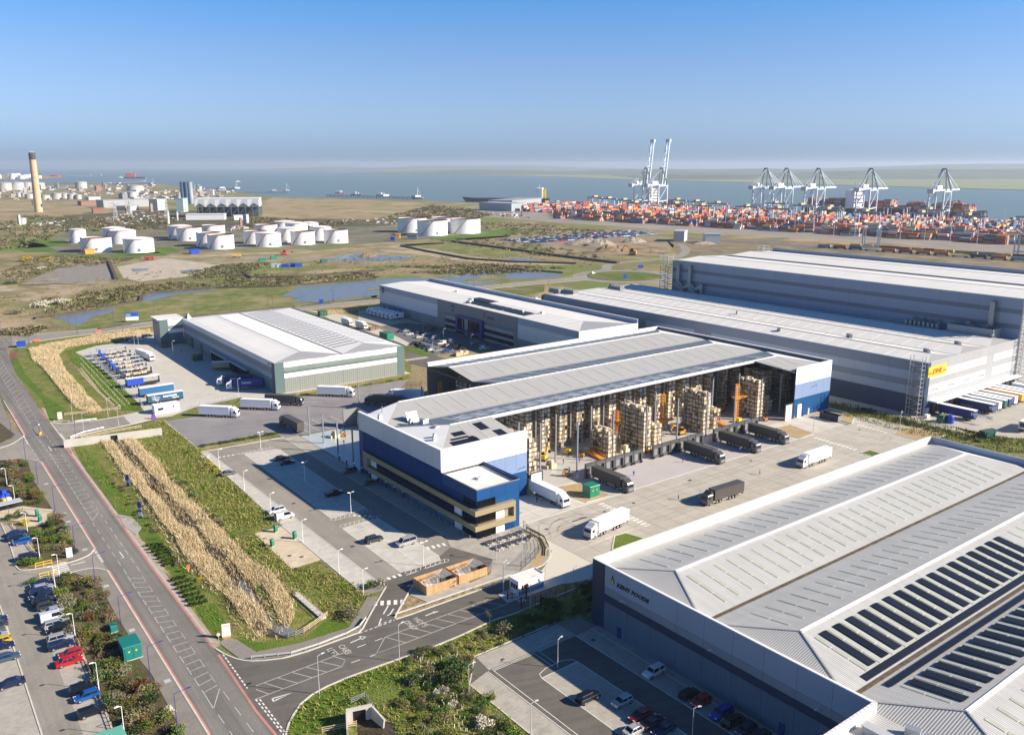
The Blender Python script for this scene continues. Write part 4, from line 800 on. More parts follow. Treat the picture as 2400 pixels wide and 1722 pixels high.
 # roof plant
mb=MB();mb.hexa([(8.0,29.5,17.5),(11.5,29.5,17.5),(11.5,30.3,17.5),(8.0,30.3,17.5),(8.0,31.2,20.3),(11.5,31.2,20.3),(11.5,31.5,20.3),(8.0,31.5,20.3)]);put('roof_louvre',mb,steel,wh)
for(x,y,w,h)in((10.2,24.6,2.2,1.1),(5.4,11.5,.8,.7),(4.3,10.0,.8,.7),(9.5,17.0,1.6,.9),(3.0,37.5,1.0,.5),(7.5,27.5,1.2,.7)):
 mb=MB();mb.obox(x,y,w,w*.7,17.2,18.6+h,.2);mb.obox(x,y,w*.6,w*.9,18.6+h,18.75+h,.2);put('roof_vent',mb,lgrey,wh)
mb=MB();mb.tube((6,41.5,17),(6,41.5,20.4),.12,6);put('vent_pipe',mb,mgrey,wh)
# office wing
mb=MB();mb.box(.2,13.1,-15.8,.1,0,11.9);put('office_core',mb,dgrey,wh)
mb=MB();mb.box(.35,12.95,-15.65,.0,11.9,12.05);put('office_roof',mb,roof_white,wh)
clad(wh,'W',.2,-15.9,0,9.8,12.65,4,blue);clad(wh,'W',.2,-15.9,0,0,9.8,4,dblue)
clad(wh,'S',-15.8,.1,13.2,9.8,12.65,3,blue)
clad(wh,'S',-15.8,5.6,13.2,7.9,9.8,2,blue);clad(wh,'S',-15.8,11.3,13.2,0,7.9,1,blue);clad(wh,'S',-15.8,8.6,11.3,0,2.4,1,dblue)
clad(wh,'E',13.1,-15.8,0,0,12.65,3,blue)
mb=MB();mb.box(.05,13.35,-16.0,-15.7,12.65,12.8);mb.box(.05,.35,-15.7,.0,12.65,12.8);mb.box(13.0,13.35,-15.7,.0,12.65,12.8);put('parapet_capping',mb,mgrey,wh)
mb=MB();mb.box(13.05,13.25,-15.6,-.2,12.8,13.1);put('roof_rail',mb,dblue,wh)
mb=MB();mb.obox(6.2,-8.0,1.6,1.2,12.05,12.6,.3)
for a,b in(((5,-9,12.05),(5,-9,13.1)),((7.5,-7,12.05),(7.5,-7,13.1)),((5,-9,13.1),(7.5,-9,13.1)),((7.5,-9,13.1),(7.5,-7,13.1))):mb.bar(a,b,.06)
put('roof_hatch',mb,lgrey,wh)
# glazing: long window bands, each pane its own
def pane_row(side,fixed,a0,a1,z0,z1,n,m=glass,name='window'):
 clad(wh,side,fixed,a0,a1,z0,z1,n,m,name,.06,.14)
pane_row('W',-.02,-15.4,-10.2,7.9,9.6,3);pane_row('W',-.02,-5.8,34.2,4.2,6.2,22);pane_row('W',-.02,-15.6,-10,4.1,6.3,3);pane_row('W',-.02,-15.6,-10,.1,2.4,3)
pane_row('W',-.02,-5.8,34.2,.2,1.7,20,mat('shop_glass',(.10,.16,.24),.12,rnd=.2))
pane_row('W',-.03,-5.8,34.2,1.72,2.3,12,pale_blue,'fascia')
for(a0,a1)in((34.9,38.3),(-9.6,-6.2)):
 clad(wh,'W',-.04,a0,a1,4.0,6.4,1,white,'white_panel');clad(wh,'W',-.04,a0,a1,0,2.4,1,white,'white_panel')
clad(wh,'S',-15.92,5.8,8.5,3.9,6.5,1,white,'white_panel');clad(wh,'S',-15.92,5.8,8.5,0,2.5,1,white,'white_panel')
clad(wh,'S',-15.92,8.6,10.9,3.9,6.5,1,mat('bronze_slats',(.36,.31,.19),.5,wave=('Z',.3,.6,.25)),'slatted_panel')
for z0,z1 in((7.95,9.8),(4.0,6.5),(.05,2.5)):
 mb=MB();mb.box(.4,5.5,-15.93,-15.85,z0,z1);put('glazing',mb,glass,wh)
 mb=MB();mb.box(-.05,.05,-.28,0,0,z1-z0);fin=mb.mesh('fin',black)
 for k in range(14):link('fin',fin,wh,(.5+k*.385,-15.93,z0))
 # bronze canopies wrapping the corner, with end frames
def canopy(z0,z1):
 mb=MB();mb.box(-1.25,0.0,-17.15,41.0,z0,z1);mb.box(0.0,11.2,-17.15,-15.95,z0,z1)
 put('canopy',mb,gold,wh)
 mb=MB();mb.box(-1.0,-.1,-16.9,40.7,z1,z1+.05);put('canopy_gutter',mb,dgrey,wh)
canopy(6.5,7.9);canopy(2.5,3.9)
mb=MB();mb.box(10.6,11.2,-17.15,-15.95,3.9,6.5);put('canopy_end',mb,gold,wh)
mb=MB();mb.box(-1.25,0.0,38.5,41.0,3.9,6.5);put('canopy_end',mb,gold,wh)
mb=MB();mb.box(-.05,.9,.0,.0001,0,0)
# right end: doors
mb=MB();mb.box(154.2,156.6,-.28,-.02,0,4.9);put('personnel_door',mb,white,wh)
mb=MB();mb.box(156.7,157.6,-.26,-.02,0,5.2);put('door_shadow_box',mb,dblue,wh)
mb=MB();mb.box(160.8,161.8,-.22,-.02,0,2.4);put('personnel_door',mb,lgrey,wh)
for x,z in((26.5,8.2),(163.5,10.3),(19,8.0)):
 mb=MB();mb.bar((x,-.1,z),(x,-.9,z+.7),.12);mb.obox(x,-1.2,.25,.7,z+.65,z+.78);put('wall_lamp',mb,dgrey,wh)
mb=MB();mb.tube((13.5,-15.5,0),(13.5,-15.5,12.2),.09,6);put('downpipe',mb,black,wh)
# floor of the hall
sheet('warehouse_floor',FM.many([(0,.2),(174,.2),(174,88.6),(0,89)]),.085,floor_m)
sheet('warehouse_floor',FM.many([(.2,46),(24,46),(24,88.5),(.2,88.5)]),.09,floor_w)
# columns
colm=MB();colm.box(-.2,.2,-.2,.2,0,15.6);colm.box(-.32,.32,-.32,.32,0,.12);cme=colm.mesh('column',mat('column_steel',(.20,.22,.26),.5,n=4,amt=.1))
colh=MB();colh.box(-.2,.2,-.2,.2,0,10.2);colh.box(-.32,.32,-.32,.32,0,.12);cmh=colh.mesh('column',MATS['column_steel'])
for x in(37.5,52,66.7,81.4,96,110.7,125.4,140.1):
 for y in(5.6,15.7,25.6):
  if x<40 and y!=15.7:continue
  link('column',cme,wh,(x,y,.09))
link('column',cme,wh,(151.5,5.6,.09));link('column',cme,wh,(42.3,11.3,.09));
for(x,y)in((3.0,88),(3,77),(2.8,66),(2.6,55)):link('column',cmh,wh,(x,y,.09))
link('column',cmh,wh,(32.3,108,.05));link('column',cmh,wh,(48,88,.09))
mb=MB();mb.box(0,5.0,-.12,.12,0,6.4);mb.box(-.2,.0,-.2,.2,0,6.5);mb.box(5.0,5.2,-.2,.2,0,6.5);
put('wall_fragment',mb,mat('fragment_grey',(.22,.22,.22),.6),wh,(16.6,89.3,.05));
mb=MB();mb.box(0,.1,-10,0,0,6.2);put('glass_screen',mb,mat('pale_screen',(.30,.36,.40),.3),wh,(22,89.3,.05))
# dock walls in the line of the removed front
dock_d=mat('dock_shelter',(.030,.031,.034),.55);dock_s=mat('dock_slat',(.23,.235,.24),.5);dock_f=mat('dock_frame',(.075,.077,.082),.5)
for gi,(x0,lab)in enumerate(((50.0,'dark dock wall with six loading doors nearest the green substation'),(78.4,'dark dock wall with six loading doors, middle one of the three'),(107.4,'dark dock wall with six loading doors nearest the blue end wall'))):
 d=thing('dock_wall',lab,'loading dock',(*FM(x0,-.3),.09),AX,'loading dock walls')
 for k in range(6):
  x=k*3.95
  mb=MB();mb.box(x,x+3.75,-.35,.35,3.3,4.3);mb.box(x,x+.45,-.35,.35,0,3.3);mb.box(x+3.3,x+3.75,-.35,.35,0,3.3);mb.box(x+.45,x+3.3,-.2,.2,0,.9);fr=put('frame',mb,dock_f,d)
  mb=MB();mb.box(x+.45,x+3.3,.1,.25,.9,3.3);dr=put('door',mb,dock_d,d)
  for s_ in range(5):
   mb=MB();mb.box(x+.5,x+2.2,-.02,.1,1.0+s_*.46,1.36+s_*.46);put('slat',mb,dock_s,dr)
  mb=MB();mb.box(x+.1,x+.5,-.75,-.35,.2,.8);mb.box(x+3.2,x+3.6,-.75,-.35,.2,.8);put('buffer',mb,black,d)
for(x,l)in((29.4,'free-standing dark door frame with white shutter beside the white lorry'),(146.8,'free-standing door frame with grey shutter beside the blue end wall')):
 d=thing('door_frame',l,'door frame',(*FM(x,-.1),.09),AX)
 mb=MB();mb.box(0,.3,-.2,.2,0,6.0);mb.box(4.2,4.5,-.2,.2,0,6.0);mb.box(.3,4.2,-.2,.2,5.7,6.0);put('frame',mb,dock_f,d)
 mb=MB();mb.box(.3,4.2,-.05,.05,.05,5.7);put('shutter',mb,mat('shutter_white',(.62,.62,.64),.5,wave=('Z',.35,.5,.08)),d)
 for x2 in(-.5,5.0):
  mb=MB();mb.tube((x2,-.6,0),(x2,-.6,1.1),.12,8);put('bollard',mb,yellow,d)
  # ---------------------------------------------------------------- pallet racking and cartons
rack_m=mat('rack_steel',(.13,.11,.10),.6)
crate_list=[]
def rack(x0,x1,y0,y1,lev,lh,label,show=0.0):
 t=thing('pallet_rack',label,'pallet rack',(*FM(0,0),.09),AX,'pallet racks in the hall')
 mb=MB()
 ny=max(2,round((y1-y0)/2.8));dy=(y1-y0)/ny
 for i in range(ny+1):
  for x in(x0,(x0+x1)/2,x1):mb.box(x-.06,x+.06,y0+i*dy-.06,y0+i*dy+.06,0,lev*lh+.2)
 put('upright',mb,rack_m,t)
 mb=MB()
 for l in range(1,lev):
  for x in(x0,(x0+x1)/2,x1):mb.box(x-.05,x+.05,y0,y1,l*lh-.08,l*lh+.06)
  mb.box(x0,x1,y0-.04,y0+.04,l*lh-.08,l*lh+.06)
 put('beam',mb,rack_m,t)
 nc=max(2,round((x1-x0)/1.15));w=(x1-x0)/nc;nb=max(1,round((y1-y0)/1.2));db=(y1-y0)/nb
 q=random.Random(int(x0*37+y0))
 for l in range(lev):
  for i in range(nb):
   if i>14:break
   for c in range(nc):
    if q.random()<.08 and l<lev-1:continue
    if l==lev-1 and q.random()<.3:continue
    h=lh*q.uniform(.55,.93);sx_=w*q.uniform(.7,.97);sy_=db*q.uniform(.7,.97)
    cx=x0+w*(c+.5)+q.uniform(-.08,.08);cy=y0+db*(i+.5)+q.uniform(-.08,.08)
    key=cy+(0 if c==0 or i==0 else 6)+(0 if i<3 or c==0 or l==lev-1 else 30)
    crate_list.append((key,cx,cy,l*lh+.08,sx_,sy_,h))
 return t
ords=['first','second','third','fourth','fifth','sixth','seventh','eighth','ninth','tenth','eleventh','twelfth','thirteenth','fourteenth','fifteenth']
for k in range(15):
 x=47.6+7.35*k
 rack(x,x+3.4,26.0,50,11,1.42,'tall rack of cartons in the back row, %s from the office end'%ords[k])
rack(30.6,33.6,2.0,14,11,1.4,'narrow rack of cartons right behind the white office gable')
for(a,b,c,d,lv,l)in((67.8,71.4,8.8,17,6,'lower front rack of cartons beside the orange ramp'),(81.0,84.6,6.4,17.5,10,'tall front rack of cartons behind the gap of the first dock walls'),(88.2,91.8,8.4,14,5,'short front rack of cartons beside the middle dock wall'),(111.6,115.2,7.8,18,10,'tall front rack of cartons behind the gap of the last dock walls'),(118.4,121.8,8.8,13,5,'short front rack of cartons beside the orange gangway'),(140.8,144.4,7.6,17,10,'tall front rack of cartons nearest the cut roof end'),(147.6,150.8,8.4,13,5,'short front rack of cartons near the blue end wall'),(153.5,157.5,14,24,10,'shaded rack of cartons deep inside beside the blue end wall'),(163,167,12,24,10,'shaded rack of cartons in the far corner of the hall'),(58,61.2,62,84,10,'rack of cartons seen under the roof edge from the open corner'),(66,69.2,62,84,10,'rack of cartons under the roof edge, second from the open corner'),(54,57.2,46,58,10,'rack of cartons below the cut ridge at the open corner')):
 rack(a,b,c,d,lv,1.45,l)
crate_list.sort()
cme_box=MB();cme_box.box(-.5,.5,-.5,.5,0,1);carton_me=cme_box.mesh('carton',carton)
for(k,cx,cy,cz,a,b,h)in crate_list[:290]:
 o=tag(link('carton',carton_me,None,(*FM(cx,cy),cz+.09),AX,(a,b,h)),'brown cardboard carton stacked on a front pallet rack','carton','cartons on the racks')
mb=MB()
for(k,cx,cy,cz,a,b,h)in crate_list[290:]:mb.box(cx-a/2,cx+a/2,cy-b/2,cy+b/2,cz,cz+h,R.choice((0,0,1,2)))
o=put('carton_stock',mb,[carton2,mat('carton_pale',(.60,.53,.42),.85,n=.8,amt=.3),mat('carton_dark',(.36,.30,.21),.85,n=.8,amt=.3)],None,(*FM(0,0),.09),AX)
tag(o,'mass of brown cartons filling the pallet racks','cartons',kind='stuff')
# loose carton piles on the floor
for(x,y,l)in((47.8,12.5,'pile of cartons on the floor near the digger and first column'),(76.2,9.3,'pile of cartons on the floor behind the first dock wall'),(105.8,19.5,'small pile of cartons beside the lattice tower'),(8.8,80,'pile of cartons on the open blue floor beside a column'),(9,55.5,'pile of cartons on the open blue floor nearest the facade')):
 t=thing('carton_pile',l,'cartons',(*FM(x,y),.09),AX+.1)
 for(a,b,c,s_)in((0,0,0,1.3),(1.4,.2,0,1.1),(0,1.4,0,1.2),(.1,.2,1.3,1.2),(.1,1.4,1.2,.9),(-1.3,.6,0,.9)):
  link('carton',carton_me,t,(a,b,c),R.uniform(-.1,.1),(s_,s_,s_*.95))
  # ======================= ribbed-roof shed (foreground right) =======================
kf=thing('ribbed_shed','large grey ribbed-roof shed with solar panels and food company lettering','warehouse',(*FK.o,0),AX)
KE=132.0
mb=MB();mb.box(.1,KE,-84,-.1,0,11.6);put('wall_core',mb,navy,kf)
mb=MB();mb.box(-13.9,.1,-110,-60.1,0,12.2);mb.box(.1,KE,-110,-84,0,11.6);put('wall_core',mb,navy,kf)
clad(kf,'W',.1,-3.6,0,0,13.75,1,navy);
clad(kf,'W',.1,-60,-3.6,9.3,13.75,9,dhl_b);clad(kf,'W',.1,-60,-3.6,7.7,9.3,9,kent_band);clad(kf,'W',.1,-60,-3.6,6.1,7.7,9,navy);clad(kf,'W',.1,-60,-3.6,0,6.1,9,kent_wall)
clad(kf,'N',-.1,0,KE,0,13.75,22,navy)
for y in(-7.5,-45):
 mb=MB();mb.box(-.16,.0,y-1,y,0,2.3);put('personnel_door',mb,dblue,kf)
for y in(-9.5,-31,-52):
 mb=MB();mb.bar((0,y,8.3),(-.9,y,8.9),.12);mb.obox(-1.2,y,.7,.25,8.85,9.0);put('wall_lamp',mb,white,kf)
mb=MB();mb.box(0,.5,-60,0,13.75,13.95);put('parapet_capping',mb,white,kf)
mb=MB();mb.box(.5,KE,-.5,0.0,13.75,13.95);put('parapet_capping',mb,white,kf)
ribw=mat('ribbed_white_lining',(.74,.73,.71),.5,wave=('X',.9,.6,.14))
mb=MB();mb.box(.5,KE-.5,-.6,-.35,11.4,13.75);put('parapet_lining',mb,ribw,kf)
mb=MB();mb.box(.2,.55,-60,-.6,11.4,13.75);put('parapet_lining',mb,white,kf)
mb=MB();mb.box(KE-.5,KE,-90,0,11.0,13.95);put('parapet',mb,dhl_b,kf)
ZE,ZR=12.0,14.1
hk=8.0
bays=[(-.6,-14.2,-28),(-28,-42,-56),(-56,-69.5,-83),(-83,-97,-111)]
for b,(ya,yr,yb)in enumerate(bays):
 x0=.55 if b<2 else(.55 if b==2 else-13)
 slope(kf,[(x0,ya,ZE),(x0+hk,yr,ZR),(KE-8.5,yr,ZR),(KE-.5,ya,ZE)],kent_roof)
 slope(kf,[(x0,yb,ZE),(KE-.5,yb,ZE),(KE-8.5,yr,ZR),(x0+hk,yr,ZR)],kent_roof)
 slope(kf,[(x0,ya,ZE),(x0,yb,ZE),(x0+hk,yr,ZR)],kent_hip,name='roof_hip')
 slope(kf,[(KE-.5,yb,ZE),(KE-.5,ya,ZE),(KE-8.5,yr,ZR)],hipw,name='roof_hip')
 mb=MB();mb.box(x0+hk,KE-8.5,yr-.3,yr+.3,ZR-.05,ZR+.12);put('ridge_cap',mb,white,kf)
 for s_ in(ya,yb):
  mb=MB();mb.bar((x0,s_,ZE+.05),(x0+hk,yr,ZR+.05),.3,.1);put('hip_cap',mb,dhl_w,kf)
 mb=MB();mb.box(x0,KE-.5,yb-.38,yb+.38,ZE-.1,ZE+.14);g_=put('gutter',mb,gutter_m,kf)
XS=[9.5+3.9*k for k in range(29)]
for b,(ya,yr,yb)in enumerate(bays[:3]):
 strips_x(kf,XS,ya,ZE,yr,ZR,.25,.82,.55,skyl,seg=2)
 strips_x(kf,XS,yr,ZR,yb,ZE,.16,.86,.8,skyl,seg=3)
dz=(ZR-ZE)/14.0
arS=array_mesh(2,7,.95,1.32,dz)
for k in range(17):link('solar_array',arS,kf,(XS[k]+1.1,-53.4,on_slope(0,-53.4,-42,ZR,-56,ZE)+.1))
row=array_mesh(36,1,1.75,1.25,dz)
link('solar_array',row,kf,(7.0,-55.2,on_slope(0,-55.2,-42,ZR,-56,ZE)))
rowN=array_mesh(36,1,1.75,1.25,-dz)
link('solar_array',rowN,kf,(8.0,-58.6,on_slope(0,-58.6,-56,ZE,-69.5,ZR)+.12))
arN=array_mesh(2,7,.95,1.2,-dz)
for k in range(24):link('solar_array',arN,kf,(XS[k]+1.1,-68.0,on_slope(0,-68.0,-69.5,ZR,-56,ZE)+.1))
# raised west wing with its parapet and plant
mb=MB();mb.box(-14,-13.4,-110,-60,12.1,14.0);mb.box(-13.4,.5,-60.5,-60,12.1,14.0);put('parapet',mb,ribw,kf)
mb=MB();mb.box(-13.4,.5,-110,-60.5,12.2,12.3);put('flat_roof',mb,kent_roof,kf)
clad(kf,'W',-13.9,-110,-60,0,13.75,8,navy);clad(kf,'N',-60.1,-14,0,0,13.75,3,dhl_b)
mb=MB();mb.obox(-4.5,-64.2,1.4,5.2,12.3,13.3,.02);mb.obox(-4.5,-64.2,1.6,5.4,13.3,13.4,.02);put('roof_plant',mb,lgrey,kf)
mb=MB();mb.obox(-.5,-66.5,1.2,2.0,12.3,13.6,.3);mb.obox(.6,-68.2,.9,.9,12.3,13.0,.3);put('roof_plant',mb,steel,kf)
mb=MB()
for k in range(6):mb.bar((-2-k*.9,-67.5,12.3),(-2-k*.9,-67.5,13.4),.06)
mb.bar((-2,-67.5,13.4),(-6.5,-67.5,13.4),.06);put('guard_rail',mb,white,kf)
# lettering and drop emblem on the white fascia
text_mesh('lettering','KENT FOODS',1.15,mat('lettering_navy',(.006,.008,.035),.4),kf,(-.04,-7.0,10.6),(rad(90),0,rad(-90)),shear=.15,depth=.06,bold=.04,sx=1.2)
mb=MB();prof=[(0,1.25),(.22,.75),(.42,.35),(.5,0),(.42,-.32),(.2,-.5),(0,-.55),(-.2,-.5),(-.42,-.32),(-.5,0),(-.42,.35),(-.22,.75)]
mb.face([(-.05,-5.8-y,11.1+z*1.15)for y,z in prof][::-1]);put('drop_emblem',mb,MATS['lettering_navy'],kf)
mb=MB();mb.face([(-.08,-5.8-y*.66,10.95+z*.72)for y,z in prof][::-1]);put('drop_emblem',mb,yellow,kf)
# ======================= logistics building with the yellow sign =======================
dh=thing('logistics_building','huge grey banded logistics building with a yellow sign and a taller hall behind','warehouse',(*FD.o,0),AX)
mb=MB();mb.box(.1,73,.1,222,0,19.3);put('wall_core',mb,dgrey,dh)
mb=MB();mb.box(73,166.9,.1,191,0,36.6);put('wall_core',mb,dgrey,dh)
LN=220.0
clad(dh,'W',.1,0,LN,16.2,20.2,30,dhl_a);clad(dh,'W',.1,0,100,12.8,16.2,14,dhl_b);clad(dh,'W',.1,100,110,12.8,16.2,1,dhl_a);clad(dh,'W',.1,110,141,12.8,16.2,5,dhl_b);clad(dh,'W',.1,141,147,12.8,16.2,1,dhl_a);clad(dh,'W',.1,147,LN,12.8,16.2,9,dhl_b)
clad(dh,'W',.1,0,LN,10.5,12.8,30,dhl_a);clad(dh,'W',.1,0,LN,7.3,10.5,30,dhl_b);clad(dh,'W',.1,0,LN,0,7.3,30,dhl_c)
clad(dh,'S',.1,2.4,73,16.8,20.2,11,dhl_w);clad(dh,'S',.1,2.4,46.6,13.5,16.8,7,dhl_s);clad(dh,'S',.1,46.6,52.3,7.8,16.8,1,dhl_w);clad(dh,'S',.1,52.3,73,13.5,16.8,3,dhl_s)
clad(dh,'S',.1,2.4,46.6,11.4,13.5,7,dhl_w);clad(dh,'S',.1,2.4,46.6,7.8,11.4,7,dhl_s);clad(dh,'S',.1,52.3,73,11.4,13.5,3,dhl_w);clad(dh,'S',.1,52.3,73,7.8,11.4,3,dhl_s)
clad(dh,'S',.1,2.4,73,5.4,7.8,12,mat('ribbed_grey_wall',(.36,.37,.38),.5,wave=('X',.5,.6,.15)));clad(dh,'S',.1,0,2.4,0,20.2,1,navy);clad(dh,'S',.1,2.4,73,0,5.4,12,dhl_c)
mb=MB();mb.box(4,73,-3.0,-.05,5.0,5.5);put('dock_canopy',mb,white,dh)
for k in range(16):
 mb=MB();x=5.5+k*4.2;mb.box(x,x+3.2,-1.0,-.02,.8,4.6);put('dock_shelter',mb,black,dh)
 # low roof: three ridged bays running away
ze,zr=19.6,21.2
for k in range(3):
 xa,xr,xb=.5+24.4*k,12.6+24.4*k,24.9+24.4*k;xb=min(xb,73)
 slope(dh,[(xa,.5,ze),(xr,5.5,zr),(xr,214,zr),(xa,LN,ze)],roof_white3)
 slope(dh,[(xb,.5,ze),(xb,LN,ze),(xr,214,zr),(xr,5.5,zr)],roof_white3)
 slope(dh,[(xa,.5,ze),(xb,.5,ze),(xr,5.5,zr)],dhl_w,name='roof_hip')
 slope(dh,[(xb,LN,ze),(xa,LN,ze),(xr,214,zr)],roof_white,name='roof_hip')
 strips_y(dh,[12+6.6*j for j in range(31)],xa,ze,xr,zr,.12,.8,.35,mat('roof_seam_%d'%k,(.60,.585,.56),.6),'rooflight')
 strips_y(dh,[12+6.6*j for j in range(31)],xr,zr,xb,ze,.15,.85,.45,MATS['roof_seam_%d'%k],'rooflight')
 mb=MB();mb.box(xr-.3,xr+.3,5.5,214,zr-.02,zr+.1);put('ridge_cap',mb,dhl_w,dh)
 if k:mb=MB();mb.box(xa-.4,xa+.4,.5,LN,ze-.02,ze+.12);put('gutter',mb,dhl_w,dh)
mb=MB();mb.box(0,.4,.0,LN,20.15,20.3);mb.box(.4,73,0,.4,20.15,20.3);put('parapet_capping',mb,lgrey,dh)
# high hall
hb=73.0;HH=36.8
def hbw(z0,z1,m,n=22):clad(dh,'W',hb,0,191,z0,z1,n,m)
hall_l=mat('hall_cladding',(.20,.265,.36),.45,n=14,amt=.04,rnd=.03);hall_d=mat('hall_stripe',(.095,.13,.19),.45,n=14,amt=.05,rnd=.04)
hbw(32.4,HH,hall_l);hbw(30.5,32.4,hall_d);hbw(26.1,30.5,hall_l);hbw(24.2,26.1,hall_d);hbw(19.4,24.2,hall_l)
clad(dh,'S',.1,hb,167,0,HH,14,dhl_w);clad(dh,'N',191,hb,167,0,HH,14,dhl_b)
for k in range(2):
 xa,xr,xb=hb+.1+47*k,hb+23.5+47*k,hb+47+47*k-(.3 if k else 0)
 slope(dh,[(xa,.4,HH-.4),(xr,.4,HH+1.0),(xr,190.6,HH+1.0),(xa,190.6,HH-.4)],roof_white)
 slope(dh,[(xb,.4,HH-.4),(xb,190.6,HH-.4),(xr,190.6,HH+1.0),(xr,.4,HH+1.0)],roof_white)
 mb=MB();mb.box(xr-.3,xr+.3,.4,190.6,HH+.95,HH+1.1);put('ridge_cap',mb,dhl_w,dh)
mb=MB();mb.box(hb+46.6,hb+47.4,.4,190.6,HH-.45,HH-.2);put('gutter',mb,dhl_w,dh)
mb=MB();mb.box(166.3,167,0,191,HH-.6,HH+1.8);put('parapet',mb,dhl_b,dh)
mb=MB();mb.box(hb-.1,hb+.25,0,191,HH-.02,HH+.08);put('parapet_capping',mb,dhl_w,dh)
# walkway rail along the foot of the high hall
mb=MB();mb.bar((hb-1.0,33,21.0),(hb-1.0,176,21.0),.12);mb.bar((hb-1.0,33,20.4),(hb-1.0,176,20.4),.12)
for k in range(24):mb.bar((hb-1.0,33+k*6.2,19.8),(hb-1.0,33+k*6.2,21.6),.12)
put('guard_rail',mb,lgrey,dh)
# ducts
duct=mat('duct_steel',(.24,.27,.30),.4,metal=.4,n=2,amt=.1)
def duct_tree(y,s=1):
 mb=MB();mb.box(hb-2.2,hb-.12,y-1,y+1,24.0,34.6);mb.bar((hb-1.2,y,25),(hb-1.2,y-5*s,20.8),2.0,2.0);mb.bar((hb-3,y-6*s,20.6),(hb-1.2,y+1,23),1.8,1.8);mb.box(hb-2.4,hb-.2,y-9*s-1,y-9*s+1,20,25.2);mb.bar((hb-1.3,y-9*s,24),(hb-2,y-2,20.6),1.6,1.6)
 put('duct',mb,duct,dh)
duct_tree(185);duct_tree(176.5);duct_tree(11,-1)
for k,y in enumerate((44,40,37,33)):
 mb=MB();mb.bar((hb-5.5,y-2,19.9),(hb-1,y,23.5),1.0,1.0);mb.tube((hb-4,y+1,19.8),(hb-4,y+1,22.0),.6,8);put('duct',mb,duct,dh)
mb=MB();mb.box(hb-7,hb-4,30,47,19.8,21.0)
for k in range(8):mb.box(hb-6.8,hb-4.4,30.5+k*2,31.6+k*2,21.0,22.8)
put('chiller_plant',mb,duct,dh)
mb=MB();mb.box(hb-8,hb-.4,7,26,19.8,20.6);mb.box(hb-8,hb-7.7,7,26,20.6,24.0);mb.box(hb-8,hb-.4,7,7.3,20.6,24.0);mb.box(hb-8,hb-.4,25.7,26,20.6,24.0);put('plant_screen',mb,dhl_w,dh)
# lattice stair towers
def stair(x0,y0,w,d,h,base=0,lean=0):
 mb=MB()
 for(a,b)in((0,0),(w,0),(w,d),(0,d)):mb.bar((x0+a,y0+b,base),(x0+a,y0+b,h),.22)
 z=base+1.6;f=0
 while z<h:
  for(p,q)in(((0,0),(w,0)),((w,0),(w,d)),((w,d),(0,d)),((0,d),(0,0))):mb.bar((x0+p[0],y0+p[1],z),(x0+q[0],y0+q[1],z),.13)
  y1,y2=(y0,y0+d)if f%2 else(y0+d,y0)
  mb.bar((x0+w/2,y1,z-1.6),(x0+w/2,y2,z),.7,.12)
  z+=1.6;f+=1
 put('stair_tower',mb,steel,dh)
stair(-2.8,.6,2.4,4.5,22.4);stair(hb-4.5,190.5,4.2,6,40,18);stair(hb+.5,-4.2,4,3.8,38);stair(150,186,6,4,41,36)
for(x,y,w)in((16,9,2.2),(40,9,2.2),(64,7,2.2),(20,44,2.4),(8,70,1.5),(30,110,.8)):
 mb=MB();mb.obox(x,y,w*1.6,w*.5,20.2,21.9,.9);mb.bar((x-w,y-.4,20.4),(x+w,y+.4,21.6),.2);put('roof_vent',mb,mgrey,dh)
for(x,y)in((6,214),(9,205),(40,200),(44,205)):
 mb=MB();mb.box(x,x+4,y,y+9,20.2,21.6)
 for k in range(4):mb.box(x+.3,x+3.7,y+.5+k*2.2,y+2+k*2.2,21.6,22.9)
 put('roof_plant',mb,mgrey,dh)
sg=MB();sg.box(.6,13.8,-.22,-.02,14.6,18.4);put('sign_board',sg,mat('sign_yellow',(.82,.50,.01),.4),dh)
sred=mat('sign_red',(.62,.008,.02),.4)
text_mesh('lettering','DHL',2.5,sred,dh,(3.3,-.26,15.6),(rad(90),0,0),shear=.35,depth=.03,bold=.07,sx=1.45)
for k in range(3):
 mb=MB();mb.box(.6,3.2-k*.25,-.27,-.2,15.65+k*.28,15.78+k*.28);mb.box(11.0+k*.25,13.8,-.27,-.2,15.65+k*.28,15.78+k*.28);put('sign_stripe',mb,sred,dh)
for x in(6,18,30,42):
 mb=MB();mb.bar((x,0,9.2),(x,-.9,9.9),.14);mb.obox(x,-1.3,.3,.9,9.85,10.0);put('wall_lamp',mb,mgrey,dh)
 # ======================= sage building =======================
sg_b=thing('sage_building','pale sage and white warehouse with white ridged roof and dark rooflight strips','warehouse',(*FG.o,0),FG.a)
mb=MB();mb.box(.1,58.9,.1,128,0,12.3);put('wall_core',mb,dgrey,sg_b)
mb=MB();mb.box(-11.5,.1,128.6,142,0,12.6);put('wall_core',mb,dgrey,sg_b)
clad(sg_b,'W',.1,3.4,128,10.5,12.85,18,silver);clad(sg_b,'W',.1,3.4,128,7.9,10.5,18,mat('slate_cladding',(.20,.225,.25),.5,n=8,amt=.05,rnd=.03));clad(sg_b,'W',.1,3.4,128,5.8,7.9,18,dhl_b);clad(sg_b,'W',.1,3.4,128,0,5.8,18,teal);clad(sg_b,'W',.1,0,3.4,0,12.85,1,mat('slate_dark',(.075,.10,.125),.5))
clad(sg_b,'S',.1,0,3.9,0,12.85,1,mat('sage_pillar',(.10,.155,.148),.5,n=6,amt=.04));clad(sg_b,'S',.1,55.4,59,0,12.85,1,MATS['sage_pillar'])
